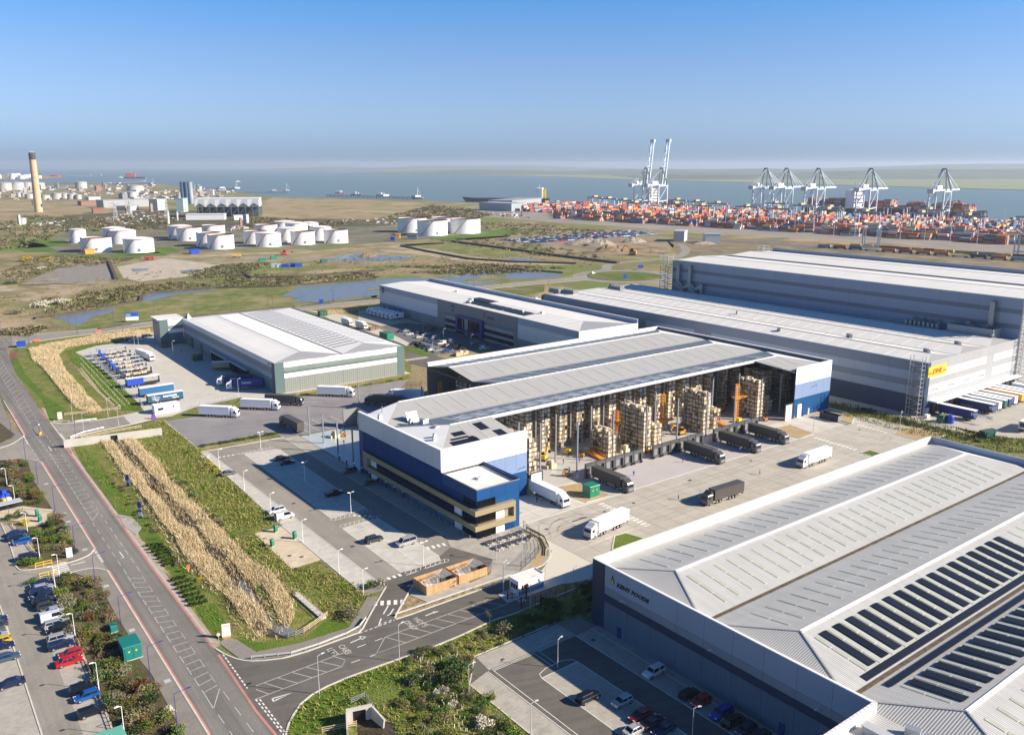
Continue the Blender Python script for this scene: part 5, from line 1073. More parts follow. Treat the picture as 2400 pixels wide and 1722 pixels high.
clad(sg_b,'S',.1,3.9,55.4,10.5,12.85,8,white);clad(sg_b,'S',.1,3.9,55.4,8.8,10.5,8,teal_l);clad(sg_b,'S',.1,3.9,55.4,8.0,8.8,8,MATS['sage_pillar']);clad(sg_b,'S',.1,3.9,55.4,6.1,8.0,8,white);clad(sg_b,'S',.1,3.9,55.4,0,6.1,8,sage_r)
clad(sg_b,'E',58.9,0,128,0,12.85,12,teal_l)
clad(sg_b,'S',128.6,-7.4,0,9.8,12.9,1,white);clad(sg_b,'S',128.6,-7.4,0,8.0,9.8,1,teal_l);clad(sg_b,'S',128.6,-7.4,0,6.0,8.0,1,white);clad(sg_b,'S',128.6,-7.4,0,0,6.0,1,teal);clad(sg_b,'S',128.6,-11.6,-7.4,0,13.2,1,MATS['sage_pillar']);clad(sg_b,'W',-11.5,128.6,142,0,13.2,2,MATS['slate_cladding'])
mb=MB();mb.box(-12.6,.6,128.2,142,13.2,13.6);put('office_roof',mb,roof_white,sg_b)
ze,zr=12.9,14.3
for k,(xa,xr,xb)in enumerate(((0,15,29.6),(29.6,44.5,59))):
 slope(sg_b,[(xa,0,ze),(xr,10,zr),(xr,118,zr),(xa,128,ze)],roof_white2)
 slope(sg_b,[(xb,0,ze),(xb,128,ze),(xr,118,zr),(xr,10,zr)],roof_white2)
 slope(sg_b,[(xa,0,ze),(xb,0,ze),(xr,10,zr)],dhl_w,name='roof_hip');slope(sg_b,[(xb,128,ze),(xa,128,ze),(xr,118,zr)],roof_white,name='roof_hip')
 mb=MB();mb.box(xr-.15,xr+.15,10,118,zr-.02,zr+.08);put('ridge_cap',mb,lgrey,sg_b)
ys=[14+4.6*j for j in range(24)]
strips_y(sg_b,ys,29.6,ze,44.5,zr,.12,.92,.85,skyl_d);strips_y(sg_b,ys,44.5,zr,59,ze,.1,.85,.8,mat('grey_rooflight',(.17,.19,.22),.25,rnd=.2))
strips_y(sg_b,[14+2.75*j for j in range(38)],0,ze,15,zr,.22,.8,.3,mat('white_seam',(.56,.55,.53),.5));strips_y(sg_b,[14+2.75*j for j in range(38)],15,zr,29.6,ze,.15,.85,.22,mat('white_seam_b',(.68,.665,.64),.5))
mb=MB();mb.box(29.3,29.9,0,128,ze-.02,ze+.14);put('gutter',mb,dgrey,sg_b)
mb=MB();mb.box(58.6,59.4,0,128,12.4,13.2);put('gutter',mb,dgrey,sg_b)
mb=MB();mb.obox(2.5,127,3,3.5,12.6,15.5,.3,0,1.4,1.5);put('roof_vent',mb,duct,sg_b)
# dock doors along the shaded side
for(y0,n)in((57,6),(30.5,6)):
 mb=MB();mb.box(-1.5,-.02,y0,y0+23,4.0,4.7);put('dock_canopy',mb,dhl_b,sg_b)
 for k in range(n):
  y=y0+1+k*3.7;mb=MB();mb.box(-1.2,-.02,y,y+.4,0,4.0);mb.box(-1.2,-.02,y+2.6,y+3.0,0,4.0);mb.box(-.3,-.02,y+.4,y+2.6,0,4.0);put('dock_shelter',mb,black,sg_b)
for y in(112,96.5):
 mb=MB();mb.box(-.2,-.02,y,y+3.6,0,5);put('roller_door',mb,dgrey,sg_b)
for k in range(22):
 mb=MB();y=8+k*5.4;mb.bar((0,y,6.4),(-.5,y,6.9),.12);put('wall_lamp',mb,white,sg_b)
text_mesh('lettering','magnum',.95,MATS['lettering_navy'],sg_b,(-.04,7.6,11.3),(rad(90),0,rad(-90)),depth=.03,bold=.02)
text_mesh('lettering','magnum',.8,dhl_w,sg_b,(-11.65,135.5,11.7),(rad(90),0,rad(-90)),depth=.03)
# ======================= grey building with blue portal =======================
tb=thing('portal_building','white-roofed grey warehouse with a big blue entrance portal and shield emblems','warehouse',(*FT.o,0),FT.a)
TD=37.0;TL=-195.4
mb=MB();mb.box(.1,TD,TL,-.1,0,15.6);put('wall_core',mb,dgrey,tb)
tgrey=mat('taupe_cladding',(.205,.21,.225),.5,n=8,amt=.04,wave=('Y',1.0,.4,.08));tlow=mat('slate_low_cladding',(.19,.22,.25),.5,n=8,amt=.05,rnd=.03)
clad(tb,'W',.1,-71,0,13.0,16.4,10,dhl_b);clad(tb,'W',.1,-71,0,5.6,13.0,10,silver);clad(tb,'W',.1,-71,0,0,5.6,10,tlow)
clad(tb,'W',0,-148.2,-71,9.9,16.4,10,tgrey);clad(tb,'W',0,-79.2,-71,0,9.9,1,tgrey);clad(tb,'W',0,-148.2,-144.8,0,9.9,1,tgrey)
clad(tb,'W',.1,TL,-148.2,13.0,16.4,6,dhl_b);clad(tb,'W',.1,TL,-148.2,5.6,13.0,6,silver);clad(tb,'W',.1,TL,-148.2,0,5.6,6,tlow)
for(a0,a1)in((-92.4,-79.2),(-144.8,-117.8)):
 n=4 if a1-a0<20 else 8
 clad(tb,'W',.1,a0,a1,8.2,9.9,n,teal);clad(tb,'W',.1,a0,a1,6.3,8.2,n,dhl_w);clad(tb,'W',.1,a0,a1,4.4,6.3,n,glass,'window');clad(tb,'W',.1,a0,a1,2.9,4.4,n,dhl_w);clad(tb,'W',.1,a0,a1,1.0,2.9,n,glass,'window');clad(tb,'W',.1,a0,a1,0,1.0,n,dhl_w)
clad(tb,'W',.2,-117.8,-92.4,0,9.9,6,glass,'window')
mb=MB();mb.box(-1.6,.0,-94.2,-92.4,0.2,10.2);mb.box(-1.6,0,-118.2,-116.2,.2,10.2);mb.box(-1.6,0,-116.2,-94.2,9.0,10.2);mb.box(-1.6,0,-116.2,-94.2,1.6,2.8);put('portal',mb,mat('portal_blue',(.010,.022,.20),.4),tb)
mb=MB();mb.box(-.2,.1,-102.5,-99.5,0,9);put('white_panel',mb,dhl_w,tb)
mb=MB();mb.box(-.25,.1,-97.6,-97.2,2.8,8.8);put('light_strip',mb,mat('pink_strip',(.65,.25,.28),.4),tb)
mb=MB();mb.box(-.4,0,-35,0,4.0,4.6);put('blue_trim',mb,cobalt,tb)
for y in(-5,-12,-18,-25):
 mb=MB();mb.box(-.3,0,y-3,y,0,3.6);put('roller_door',mb,black,tb)
for y in(-37,-46):
 mb=MB();mb.box(-.2,0,y-3,y,0,4.4);put('roller_door',mb,dhl_a,tb)
clad(tb,'S',TL,0,TD,12.4,16.4,5,white);clad(tb,'S',TL,0,TD,0,12.4,5,dhl_w);clad(tb,'N',0,0,TD,0,16.4,5,dhl_b)
emb=mat('emblem_indigo',(.022,.018,.17),.4)
for(y,z,s_)in((-4.6,13.6,2.1),(-87.5,12.9,2.3)):
 mb=MB();pr=[(-.55,.75),(-.2,.98),(.3,1.0),(.78,.8),(.92,.35),(.72,-.25),(.35,-.8),(0,-1.0),(-.42,-.85),(-.82,-.3),(-.92,.1),(-.8,.5)]
 mb.face([(-.12,y-a*s_,z+b*s_)for a,b in pr][::-1]);put('shield_emblem',mb,emb,tb)
 mb=MB();mb.bar((-.16,y+s_*.62,z+.1),(-.16,y-s_*.5,z-.05),.05,s_*.22);put('wordmark',mb,mat('lilac_%d'%-y,(.40,.38,.60),.5),tb)
text_mesh('lettering','destiny',2.3,mat('word_navy',(.02,.02,.12),.4),tb,(-.14,-121.2,12.0),(rad(90),0,rad(-90)),depth=.03,bold=.05)
text_mesh('lettering','d',4.2,MATS['word_navy'],tb,(-.14,-117.6,11.9),(rad(90),0,rad(-90)),depth=.03,bold=.12)
mb=MB();mb.face([(-.2,-118.9+.8*math.cos(t*.5236),12.9+.8*math.sin(t*.5236))for t in range(12)]);put('red_dot',mb,sred,tb)
mb=MB();mb.box(-.16,-.1,-128,-121.5,11.2,11.5);put('underline',mb,sred,tb)
ze,zr=16.2,17.3;xr=16
slope(tb,[(.2,TL,ze),(xr,TL+16,zr),(xr,-.2,zr),(.2,-.2,ze)],roof_white3)
slope(tb,[(TD-2,TL,ze),(TD-2,-.2,ze),(xr,-.2,zr),(xr,TL+16,zr)],roof_white)
slope(tb,[(.2,TL,ze),(TD-2,TL,ze),(xr,TL+16,zr)],dhl_w,name='roof_hip')
mb=MB();mb.box(TD-.5,TD,TL,0,15.8,18.2);mb.box(TD-2,TD-.5,TL,0,15.8,16.3);put('parapet',mb,dhl_b,tb)
mb=MB();mb.box(TD-.6,TD+.1,TL,0,18.2,18.3);put('parapet_capping',mb,white,tb)
strips_y(tb,[-8-6.0*j for j in range(30)],.2,ze,xr,zr,.12,.9,.35,MATS['white_seam'],'rooflight')
am2=array_mesh(6,10,1.3,1.9,0)
for(x,y)in((5,-112),(10.5,-106),(5,-148)):
 link('solar_array',am2,tb,(x,y,16.6+.06*x))
 if y==-148:link('solar_array',am2,tb,(x,y+19.5,16.6+.06*x))
for(x,y)in((5,-97),(9,-93),(14,-150),(9,-140),(20,-60)):
 mb=MB();mb.obox(x,y,1.4,1.4,16.2,18.2,.3);mb.obox(x,y,2.4,.5,18.0,18.3,.3);put('roof_vent',mb,lgrey,tb)
 # ---------------------------------------------------------------- road vehicles
PAINT={}
def paint(name,col,metal=.3):
 if name not in PAINT:PAINT[name]=mat('car_paint_'+name.replace(' ','_'),col,.28,metal,coat=.6)
 return PAINT[name]
PC={'navy':(.012,.020,.075),'black':(.010,.010,.012),'silver':(.42,.43,.45),'white':(.78,.78,.77),'grey':(.12,.125,.13),'dark grey':(.05,.052,.056),'red':(.55,.012,.016),'dark red':(.26,.012,.016),'blue':(.012,.11,.42),'royal blue':(.010,.045,.40),'yellow':(.78,.50,.02),'blue grey':(.06,.10,.17),'brown grey':(.16,.145,.13)}
def loft(mb,st,mi=0):
 """st: list of rings (equal length, closed)"""
 i=len(mb.v);n=len(st[0])
 for r in st:mb.v+=r
 for a in range(len(st)-1):
  for k in range(n):
   l=(k+1)%n;mb.f.append((i+a*n+k,i+a*n+l,i+(a+1)*n+l,i+(a+1)*n+k));mb.m.append(mi)
 mb.f.append(tuple(i+k for k in reversed(range(n))));mb.m.append(mi)
 mb.f.append(tuple(i+(len(st)-1)*n+k for k in range(n)));mb.m.append(mi)
def wheel_mesh(r,w):
 mb=MB();mb.tube((0,-w/2,0),(0,w/2,0),r,14,mi=0);mb.tube((0,-w/2-.015,0),(0,w/2+.015,0),r*.62,10,mi=1);return mb.mesh('wheel',[tyre,rim])
WH=wheel_mesh(.33,.22);WT=wheel_mesh(.50,.32)
CARS={}
SPEC={'hatch':(4.1,.88,[(2.05,.55),(1.98,.72),(1.0,.92),(-1.75,.98),(-2.02,.85),(-2.05,.5)],1.05,-1.98,.35,-1.55,.92,1.47),'saloon':(4.65,.91,[(2.32,.52),(2.25,.70),(1.1,.90),(-1.5,.95),(-2.25,.92),(-2.32,.55)],1.15,-1.75,.35,-1.0,.90,1.42),'suv':(4.6,.94,[(2.3,.62),(2.22,.85),(1.15,1.05),(-2.1,1.10),(-2.28,.95),(-2.3,.55)],1.2,-2.22,.55,-1.85,1.04,1.68),'estate':(4.7,.91,[(2.35,.54),(2.28,.72),(1.15,.92),(-2.1,.97),(-2.33,.85),(-2.35,.5)],1.2,-2.3,.45,-1.95,.91,1.47),'van':(4.95,.97,[(2.47,.60),(2.42,.95),(1.7,1.15),(-2.4,1.18),(-2.46,1.1),(-2.47,.5)],1.75,-2.44,1.05,-2.36,1.12,1.96),'pickup':(5.2,.95,[(2.6,.65),(2.52,.92),(1.35,1.08),(-.9,1.10),(-2.5,1.05),(-2.6,.6)],1.35,-.95,.65,-.65,1.06,1.80)}
def car_meshes(kind,colour):
 if(kind,colour)in CARS:return CARS[kind,colour]
 L,w,prof,g0,g1,r0,r1,zb,zr=SPEC[kind];p=paint(colour,PC[colour])
 mb=MB();st=[]
 for k,(x,z)in enumerate(prof):
  e=.84 if k in(0,len(prof)-1)else(.94 if k in(1,len(prof)-2)else 1)
  st.append([(x,-w*e*.92,.24),(x,-w*e,min(.5,z*.6)),(x,-w*e*.97,z*.90),(x,-w*e*.84,z),(x,w*e*.84,z),(x,w*e*.97,z*.90),(x,w*e,min(.5,z*.6)),(x,w*e*.92,.24)])
 loft(mb,st)
 body=mb.mesh('body',p)
 mb=MB();a,b=w*.90,w*.72;zm=zr-.06
 mb.hexa([(g1,-a,zb-.04),(g0,-a,zb-.04),(g0,a,zb-.04),(g1,a,zb-.04),(r1-.02,-b,zm),(r0+.02,-b,zm),(r0+.02,b,zm),(r1-.02,b,zm)])
 gl=mb.mesh('windows',glass)
 mb=MB();mb.hexa([(r1-.12,-b-.03,zm-.02),(r0+.1,-b-.03,zm-.02),(r0+.1,b+.03,zm-.02),(r1-.12,b+.03,zm-.02),(r1,-b+.06,zr),(r0-.05,-b+.06,zr),(r0-.05,b-.06,zr),(r1,b-.06,zr)])
 for s_ in(-1,1):
  mb.bar((g0-.02,s_*a*1.0,zb),(r0,s_*(b+.02),zm),.07);mb.bar((g1+.08,s_*a,zb),(r1+.04,s_*(b+.02),zm),.14)
  xm=(g0+g1)/2-.05;mb.bar((xm,s_*(a+.015),zb),((r0+r1)/2-.05,s_*(b+.03),zm),.07)
 if kind=='van' and colour=='white':
  for s_ in(-1,1):mb.hexa([(g1+.05,s_*(a+.03)-.02,zb),(xm,s_*(a+.03)-.02,zb),(xm,s_*(a+.03)+.02,zb),(g1+.05,s_*(a+.03)+.02,zb),(r1,s_*(b+.03)-.02,zm),(xm,s_*(b+.03)-.02,zm),(xm,s_*(b+.03)+.02,zm),(r1,s_*(b+.03)+.02,zm)])
 rf=mb.mesh('roof',p)
 mb=MB();mb.box(-.06,.06,-.17,.17,-.07,.07);hl=mb.mesh('headlight',lampw);
 mb=MB();mb.box(-.05,.05,-.15,.15,-.10,.10);tl=mb.mesh('tail_light',lampr)
 CARS[kind,colour]=(body,gl,rf,hl,tl);return CARS[kind,colour]
def car(kind,colour,pos,rz,label,group,detail=True,cat=None):
 body,gl,rf,hl,tl=car_meshes(kind,colour);L,w,prof=SPEC[kind][:3]
 t=thing('parked_car' if kind!='van' else 'parked_van',label,cat or('van' if kind=='van' else 'pickup' if kind=='pickup' else 'car'),(pos[0],pos[1],.066),rz,group)
 link('body',body,t);link('windows',gl,t);link('roof',rf,t)
 xw=L*.305
 for x in(xw,-xw):
  for s_ in(-1,1):link('wheel',WH,t,(x,s_*(w-.09),.33))
 if detail:
  zf,zk=prof[1][1]-.06,prof[-2][1]-.12
  for s_ in(-1,1):link('headlight',hl,t,(prof[0][0]-.05,s_*w*.62,zf));link('tail_light',tl,t,(prof[-1][0]+.04,s_*w*.66,zk))
 return t
RX=rad(90-53.5)
GL_='cars in the left car park'
def nose(i):return RX if i%3 else RX+math.pi
lcars=[('saloon','navy',(-103.4,174.7),'dark navy car at the top end of the long left row, by the yellow barrier'),('hatch','silver',(-102.0,172.7),'silver car, second from the top of the long left row'),('suv','navy',(-101.4,170.7),'navy car, third from the top of the long left row'),('estate','navy',(-100.6,169.1),'navy estate, fourth from the top of the long left row'),('suv','black',(-98.7,166.7),'black off-roader, fifth from the top of the long left row'),('hatch','dark grey',(-97.0,164.8),'dark grey hatchback, sixth from the top of the long left row'),('saloon','silver',(-94.9,162.5),'silver saloon just above the white van in the left row'),('van','white',(-93.2,160.0),'white van in the long left row'),('estate','silver',(-91.4,157.6),'silver estate just below the white van'),('hatch','black',(-90.2,155.6),'black hatchback below the silver estate in the left row'),('suv','silver',(-87.8,151.9),'silver people carrier above the navy estate in the left row'),('estate','navy',(-86.5,149.7),'navy estate just above the two red cars'),('hatch','red',(-83.1,146.6),'upper of the two red cars in the left car park'),('saloon','red',(-82.1,144.0),'lower of the two red cars in the left car park'),('suv','black',(-75.3,135.4),'black off-roader beside the bright blue hatchback'),('hatch','blue',(-73.7,133.3),'bright blue hatchback near the bottom of the left row'),('estate','black',(-70.7,128.9),'lone black car, lowest in the left row by the hedge'),('hatch','navy',(-104.3,159.0),'dark car cut by the left edge, topmost of the edge column'),('saloon','dark grey',(-103.3,156.8),'dark car cut by the left edge, second of the edge column'),('hatch','grey',(-102.2,154.7),'grey car cut by the left edge above the silver one'),('hatch','silver',(-100.8,152.8),'silver car cut by the left edge above the yellow one'),('hatch','yellow',(-99.0,150.9),'yellow car at the left edge of the picture'),('saloon','navy',(-97.7,149.1),'navy car just below the yellow car'),('estate','blue grey',(-94.5,145.2),'blue grey estate with a pale bonnet panel at the left edge'),('saloon','navy',(-89.0,137.0),'lone navy saloon at the left edge lower down'),('saloon','navy',(-123.7,201.5),'navy saloon, first of the three by the sandy path'),('estate','navy',(-122.0,199.0),'navy estate, middle of the three by the sandy path'),('hatch','blue',(-119.7,196.6),'bright blue hatchback with white roof by the sandy path'),('suv','black',(-113.3,187.7),'lone black car by the clipped hedge corner')]
for i,(k,c,p,l)in enumerate(lcars):car(k,c,p,nose(i),l,GL_)
mcars=[('saloon','brown grey',(-32.8,66.4),AX,'grey saloon alone on the outer bays beside the bank'),('suv','white',(-32.8,30.2),AX+math.pi,'white off-roader with dark roof beside the white van'),('van','white',(-32.7,25.2),AX,'white passenger van on the outer bays'),('saloon','black',(-14.8,69.8),AX,'black saloon in shade, farther of the pair on the middle island'),('saloon','black',(-14.8,64.9),AX,'black saloon in shade, nearer of the pair on the middle island'),('suv','grey',(-3.1,46.3),AX+math.pi,'grey off-roader in shade by the charging posts'),('saloon','grey',(-3.1,34),AX+math.pi,'grey saloon in shade in front of the blue facade'),('pickup','black',(-15,32.2),AX,'black pickup in shade on the middle island'),('suv','dark grey',(-21.0,-1.8),AX,'dark grey off-roader in the sun on the near island'),('van','silver',(-15.6,-8.2),AX+math.pi,'silver passenger van in the sun on the near island')]
for k,c,p,a,l in mcars:car(k,c,FM(*p),a,l,'cars in front of the blue facade')
kcars=[('suv','black',(-18.5,-19.4),'black off-roader half in the sun in the staff car park'),('hatch','silver',(-14.6,-23.8),'silver hatchback half in the shade in the staff car park'),('saloon','dark red',(-14.8,-28.4),'dark red saloon in the middle rows of the staff car park'),('saloon','black',(-14.7,-31),'black saloon between the dark red and the navy one'),('saloon','navy',(-14.6,-33.3),'navy saloon, last of the three by the dark red one'),('suv','white',(-3.8,-20.9),'white off-roader alone along the ribbed wall'),('hatch','black',(-3.8,-29.3),'black hatchback beside the small red car along the wall'),('hatch','red',(-3.8,-32),'small bright red car along the ribbed wall'),('suv','royal blue',(-3.7,-36.3),'royal blue people carrier along the ribbed wall'),('suv','black',(-3.8,-38.9),'black off-roader next to the royal blue people carrier'),('hatch','navy',(-3.9,-41.5),'navy hatchback along the wall, second from the bottom edge'),('saloon','navy',(-3.9,-44),'navy saloon at the bottom edge along the ribbed wall'),('saloon','silver',(-18.4,-30.6),'pale silver saloon cut by the bottom edge of the picture')]
for i,(k,c,p,l)in enumerate(kcars):car(k,c,FK(*p),AX+(math.pi if i%3 else 0),l,'cars in the staff car park')
tcars=[('saloon','silver',(-59.0,473.5)),('saloon','white',(-55.9,463.9)),('hatch','white',(-49.8,455.7)),('saloon','white',(-47.0,462.3)),('hatch','dark grey',(-51.4,466.8)),('suv','silver',(-40.9,454.1)),('hatch','grey',(-44.8,448.0)),('hatch','blue',(-42.7,445.7)),('saloon','dark grey',(-40.4,442.8)),('van','white',(-36.5,438.8)),('van','white',(-32.2,443.2)),('hatch','red',(-33.8,433.4)),('hatch','white',(-32.1,431.7)),('saloon','black',(-50.5,438.8)),('suv','black',(-45.7,431.7)),('hatch','dark grey',(-43.4,428.2)),('saloon','white',(-40.0,422.6)),('saloon','silver',(-37.3,421.6)),('saloon','black',(-27.5,434.8)),('hatch','blue',(-32.5,419.6)),('saloon','black',(-25.3,426.4)),('suv','silver',(-19.3,439.8)),('saloon','silver',(-37.6,468.2)),('saloon','black',(-45.1,479.4)),('saloon','navy',(-61.4,472.6)),('hatch','navy',(-49.6,466.8)),('van','white',(-14.0,426.4)),('suv','black',(-30.7,430.5)),('hatch','grey',(-38.1,444.3)),('saloon','black',(-29.3,427.1))]
for i,(k,c,p)in enumerate(tcars):car(k,c,p,FT.a+(math.pi if i%2 else 0)+(math.pi/2 if i in(22,10)else 0),'%s %s parked in front of the blue portal building'%(c,'van' if k=='van' else 'car'),'cars at the portal building',False)
for k,c,p,l in(('saloon','navy',(-202.0,448.2),'dark car behind the parked trailers, left one'),('saloon','silver',(-199.0,446.7),'silver car behind the parked trailers'),('hatch','navy',(-197.2,458.3),'blue car in the shade behind the sage office block'),('hatch','black',(-195.7,459.1),'dark car in the shade behind the sage office block'),('saloon','silver',(-196.9,446.7),'silver car nearest the sage office block'),('van','yellow',(14.0,587.3),'yellow van on the road end behind the white roof'),('van','white',(17.2,590.0),'white van on the road end behind the white roof'),('van','white',(69,737),'white van on the road near the roundabout')):
 car(k,c,p,FG.a+.2,l,'cars behind the buildings',False)
 # articulated lorries
trail_w=mat('trailer_white',(.80,.80,.81),.45,n=3,amt=.03);trail_g=mat('trailer_dark',(.075,.07,.066),.5,n=3,amt=.08);cab_g=mat('cab_grey',(.13,.125,.12),.3,metal=.5,coat=.4)
cab_w=mat('cab_white',(.80,.80,.80),.35,coat=.4);chas=mat('chassis',(.03,.03,.032),.6);skirt=mat('skirt_steel',(.35,.36,.37),.4,metal=.4)
LCACHE={}
def lorry_meshes(key,trailer,cabm,tl=11.9,rigid=False):
 if key in LCACHE:return LCACHE[key]
 D={}
 mb=MB();loft(mb,[[(x,-w,z0),(x,-w,zt-.25),(x,-w+.2,zt),(x,w-.2,zt),(x,w,zt-.25),(x,w,z0)]for(x,w,z0,zt)in((0.0,1.10,.45,2.0),(-.06,1.22,.40,2.5),(-.35,1.24,.40,3.0),(-2.25,1.24,.55,3.1))]);D['cab']=mb.mesh('cab',cabm)
 mb=MB();mb.hexa([(-2.2,-1.1,3.05),(-.55,-1.05,3.0),(-.55,1.05,3.0),(-2.2,1.1,3.05),(-2.3,-1.15,3.85),(-1.9,-1.1,3.85),(-1.9,1.1,3.85),(-2.3,1.15,3.85)]);D['wind_deflector']=mb.mesh('wind_deflector',cabm)
 mb=MB();mb.hexa([(-.2,-1.12,1.75),(.06,-1.02,1.75),(.06,1.02,1.75),(-.2,1.12,1.75),(-.45,-1.12,2.6),(-.07,-1.08,2.6),(-.07,1.08,2.6),(-.45,1.12,2.6)]);D['windscreen']=mb.mesh('windscreen',glass)
 mb=MB();mb.box(-1.35,-.5,-1.265,-1.2,1.75,2.5);D['side_window']=mb.mesh('side_window',glass)
 mb=MB();mb.box(-.05,.08,-.85,.85,.55,1.45);D['grille']=mb.mesh('grille',mgrey if cabm is cab_g else lgrey)
 mb=MB();mb.box(-.2,.15,-1.2,1.2,.35,.62);D['bumper']=mb.mesh('bumper',chas)
 x0=-3.0 if not rigid else-2.4
 mb=MB();mb.box(x0-tl,x0,-1.27,1.27,1.15,3.95);D['trailer_body']=mb.mesh('trailer_body',trailer)
 mb=MB();mb.box(x0-tl-.03,x0+.03,-1.3,1.3,3.86,4.0);mb.box(x0-tl-.03,x0+.03,-1.3,1.3,1.05,1.2);D['trailer_rail']=mb.mesh('trailer_rail',trailer)
 mb=MB();mb.box(x0-tl+.2,-.6,-.45,.45,.65,1.1);mb.box(x0-tl+.1,x0-tl+.25,-1.15,1.15,.45,.75);D['chassis']=mb.mesh('chassis',chas)
 mb=MB()
 if not rigid:
  mb.box(-8.4,-5.9,-1.26,-1.18,.55,1.0);mb.box(-8.4,-5.9,1.18,1.26,.55,1.0);mb.box(-3.4,-2.4,-1.2,-.7,.5,1.05);mb.box(-3.4,-2.4,.7,1.2,.5,1.05)
 else:mb.box(-5,-3.2,-1.2,1.2,.5,.9)
 D['side_guard']=mb.mesh('side_guard',skirt)
 LCACHE[key]=D;return D
def lorry(key,trailer,cabm,pos,rz,label,group,axles=(1.4,4.0,5.25,9.2,10.45,11.7),tl=11.9,rigid=False,cat='lorry'):
 D=lorry_meshes(key,trailer,cabm,tl,rigid)
 t=thing('lorry',label,cat,(pos[0],pos[1],.075),rz,group)
 cab=link('cab',D['cab'],t)
 for n in('windscreen','grille','bumper'):link(n,D[n],cab)
 link('side_window',D['side_window'],cab);link('side_window',D['side_window'],cab,(0,2.465,0))
 link('wind_deflector',D['wind_deflector'],t)
 for n in('trailer_body','trailer_rail','chassis','side_guard'):link(n,D[n],t)
 for x in axles:
  for s_ in(-1,1):link('wheel',WT,t,(-x,s_*1.08,.5))
 return t
LW,LG=('lw',trail_w,cab_w),('lg',trail_g,cab_g)
for(v,x,y,a,l)in((LG,52.2,-17.0,-90,'dark grey lorry backed to the dock wall beside the green substation'),(LG,92.0,-17.0,-90,'dark grey lorry backed to the middle dock wall'),(LG,109.6,-17.1,-90,'dark grey lorry backed to the left end of the last dock wall'),(LG,124.4,-17.2,-90,'dark grey lorry backed to the right end of the last dock wall beside gravel'),(LW,30.6,-14.4,-90,'white lorry coming out beside the blue office gable'),(LW,21.6,-32.6,187,'white lorry in the near yard, nearest the timber shelters'),(LG,61.4,-35.6,178,'dark grey lorry driving through the middle of the yard'),(LW,108.0,-33.4,180,'white lorry at the far end of the yard beside the ribbed roof'),(LW,-8.4,124.2,-45,'white lorry parked nearest the white gate cabin'),(LW,7.4,124.4,-45,'white lorry parked in the middle of the truck park row'),(LG,17.2,125.0,-45,'dark grey lorry in the truck park row between the white ones'),(LW,38.7,124.6,-45,'white lorry parked below the sage end wall'),(LW,47.6,114.2,135,'white lorry half hidden by the roof, facing left'),(LG,37.0,112.0,135,'dark lorry half hidden behind the roof edge, facing left'),(LG,1.0,106.6,92,'dark grey lorry seen from behind beside the open blue floor')):
 lorry(*v,FM(x,y),AX+rad(a),l,'lorries of the cut-away warehouse')
def side_text(t,txt,size,m,x,z,y=-1.30,sx=1,flip=False,shear=0,bold=.02):
 return text_mesh('lettering',txt,size,m,t,(x,y,z),(rad(90),0,0 if not flip else math.pi),shear=shear,depth=.01,sx=sx,bold=bold)
def trailer(pos,rz,label,group,body=None,curtain=None,frame_only=False,partial=False,L=13.4):
 t=thing('trailer',label,'trailer',(pos[0],pos[1],.07),rz,group)
 mb=MB();mb.box(0,L,-1.27,1.27,1.05,1.3);mb.box(0,L,-.5,.5,.6,1.05);put('bed',mb,chas,t)
 mb=MB();mb.box(0,L,-1.28,1.28,3.85,4.0);put('roof',mb,trail_w if not frame_only else lgrey,t)
 mb=MB();mb.box(L-.12,L,-1.27,1.27,1.3,3.85);put('headboard',mb,body or lgrey,t)
 if frame_only:
  mb=MB()
  for x in(0.1,4.4,8.8):
   for s_ in(-1.2,1.2):mb.bar((x,s_,1.3),(x,s_,3.85),.12)
  put('post',mb,lgrey,t)
  mb=MB()
  for k in range(R.randint(2,6)):
   a=R.uniform(1,L-3);mb.box(a,a+R.uniform(.8,2),-1.0,R.uniform(.2,1.0),1.3,R.uniform(1.8,2.9))
  put('load',mb,wood_p,t)
  mb=MB();mb.box(0.0,1.3,-1.31,-1.26,1.2,3.85);put('curtain',mb,R.choice((cobalt,navy)),t)
 elif partial:
  mb=MB();n=16
  for k in range(n):
   x0,x1=k*.42,(k+1)*.42;d0,d1=(.12 if k%2 else 0),(0 if k%2 else .12)
   mb.face([(x0,-1.3-d0,1.1),(x1,-1.3-d1,1.1),(x1,-1.3-d1,3.85),(x0,-1.3-d0,3.85)])
  put('curtain',mb,cobalt,t);mb=MB();mb.box(0,6.5,1.2,1.27,1.3,3.85);put('curtain',mb,lgrey,t)
  mb=MB();[mb.bar((x,1.2,1.3),(x,1.2,3.85),.12)for x in(8,11)];put('post',mb,lgrey,t)
 else:
  mb=MB();mb.box(0,L-.12,-1.27,1.27,1.3,3.85);put('curtain',mb,curtain,t)
 for x in(2.0,3.3,4.6):
  for s_ in(-1,1):link('wheel',WT,t,(x,s_*1.08,.5))
 mb=MB();mb.box(10.6,10.8,-1,-.8,0,1.05);mb.box(10.6,10.8,.8,1,0,1.05);put('landing_leg',mb,chas,t)
 return t
mblue=mat('curtain_blue',(.020,.115,.26),.5,n=2,amt=.06);mteal=mat('curtain_teal',(.016,.085,.145),.5,n=2,amt=.06)
GT_='curtain trailers in the sage yard'
t=trailer(FG(-46.2,13.2),FG.a+.02,'teal curtain trailer with white lettering beside the gate cabin',GT_,curtain=mteal)
side_text(t,'magnum',1.35,white,5.6,2.5,bold=.04,sx=1.15);side_text(t,'Logistics',.75,white,9.0,1.75)
mb=MB()
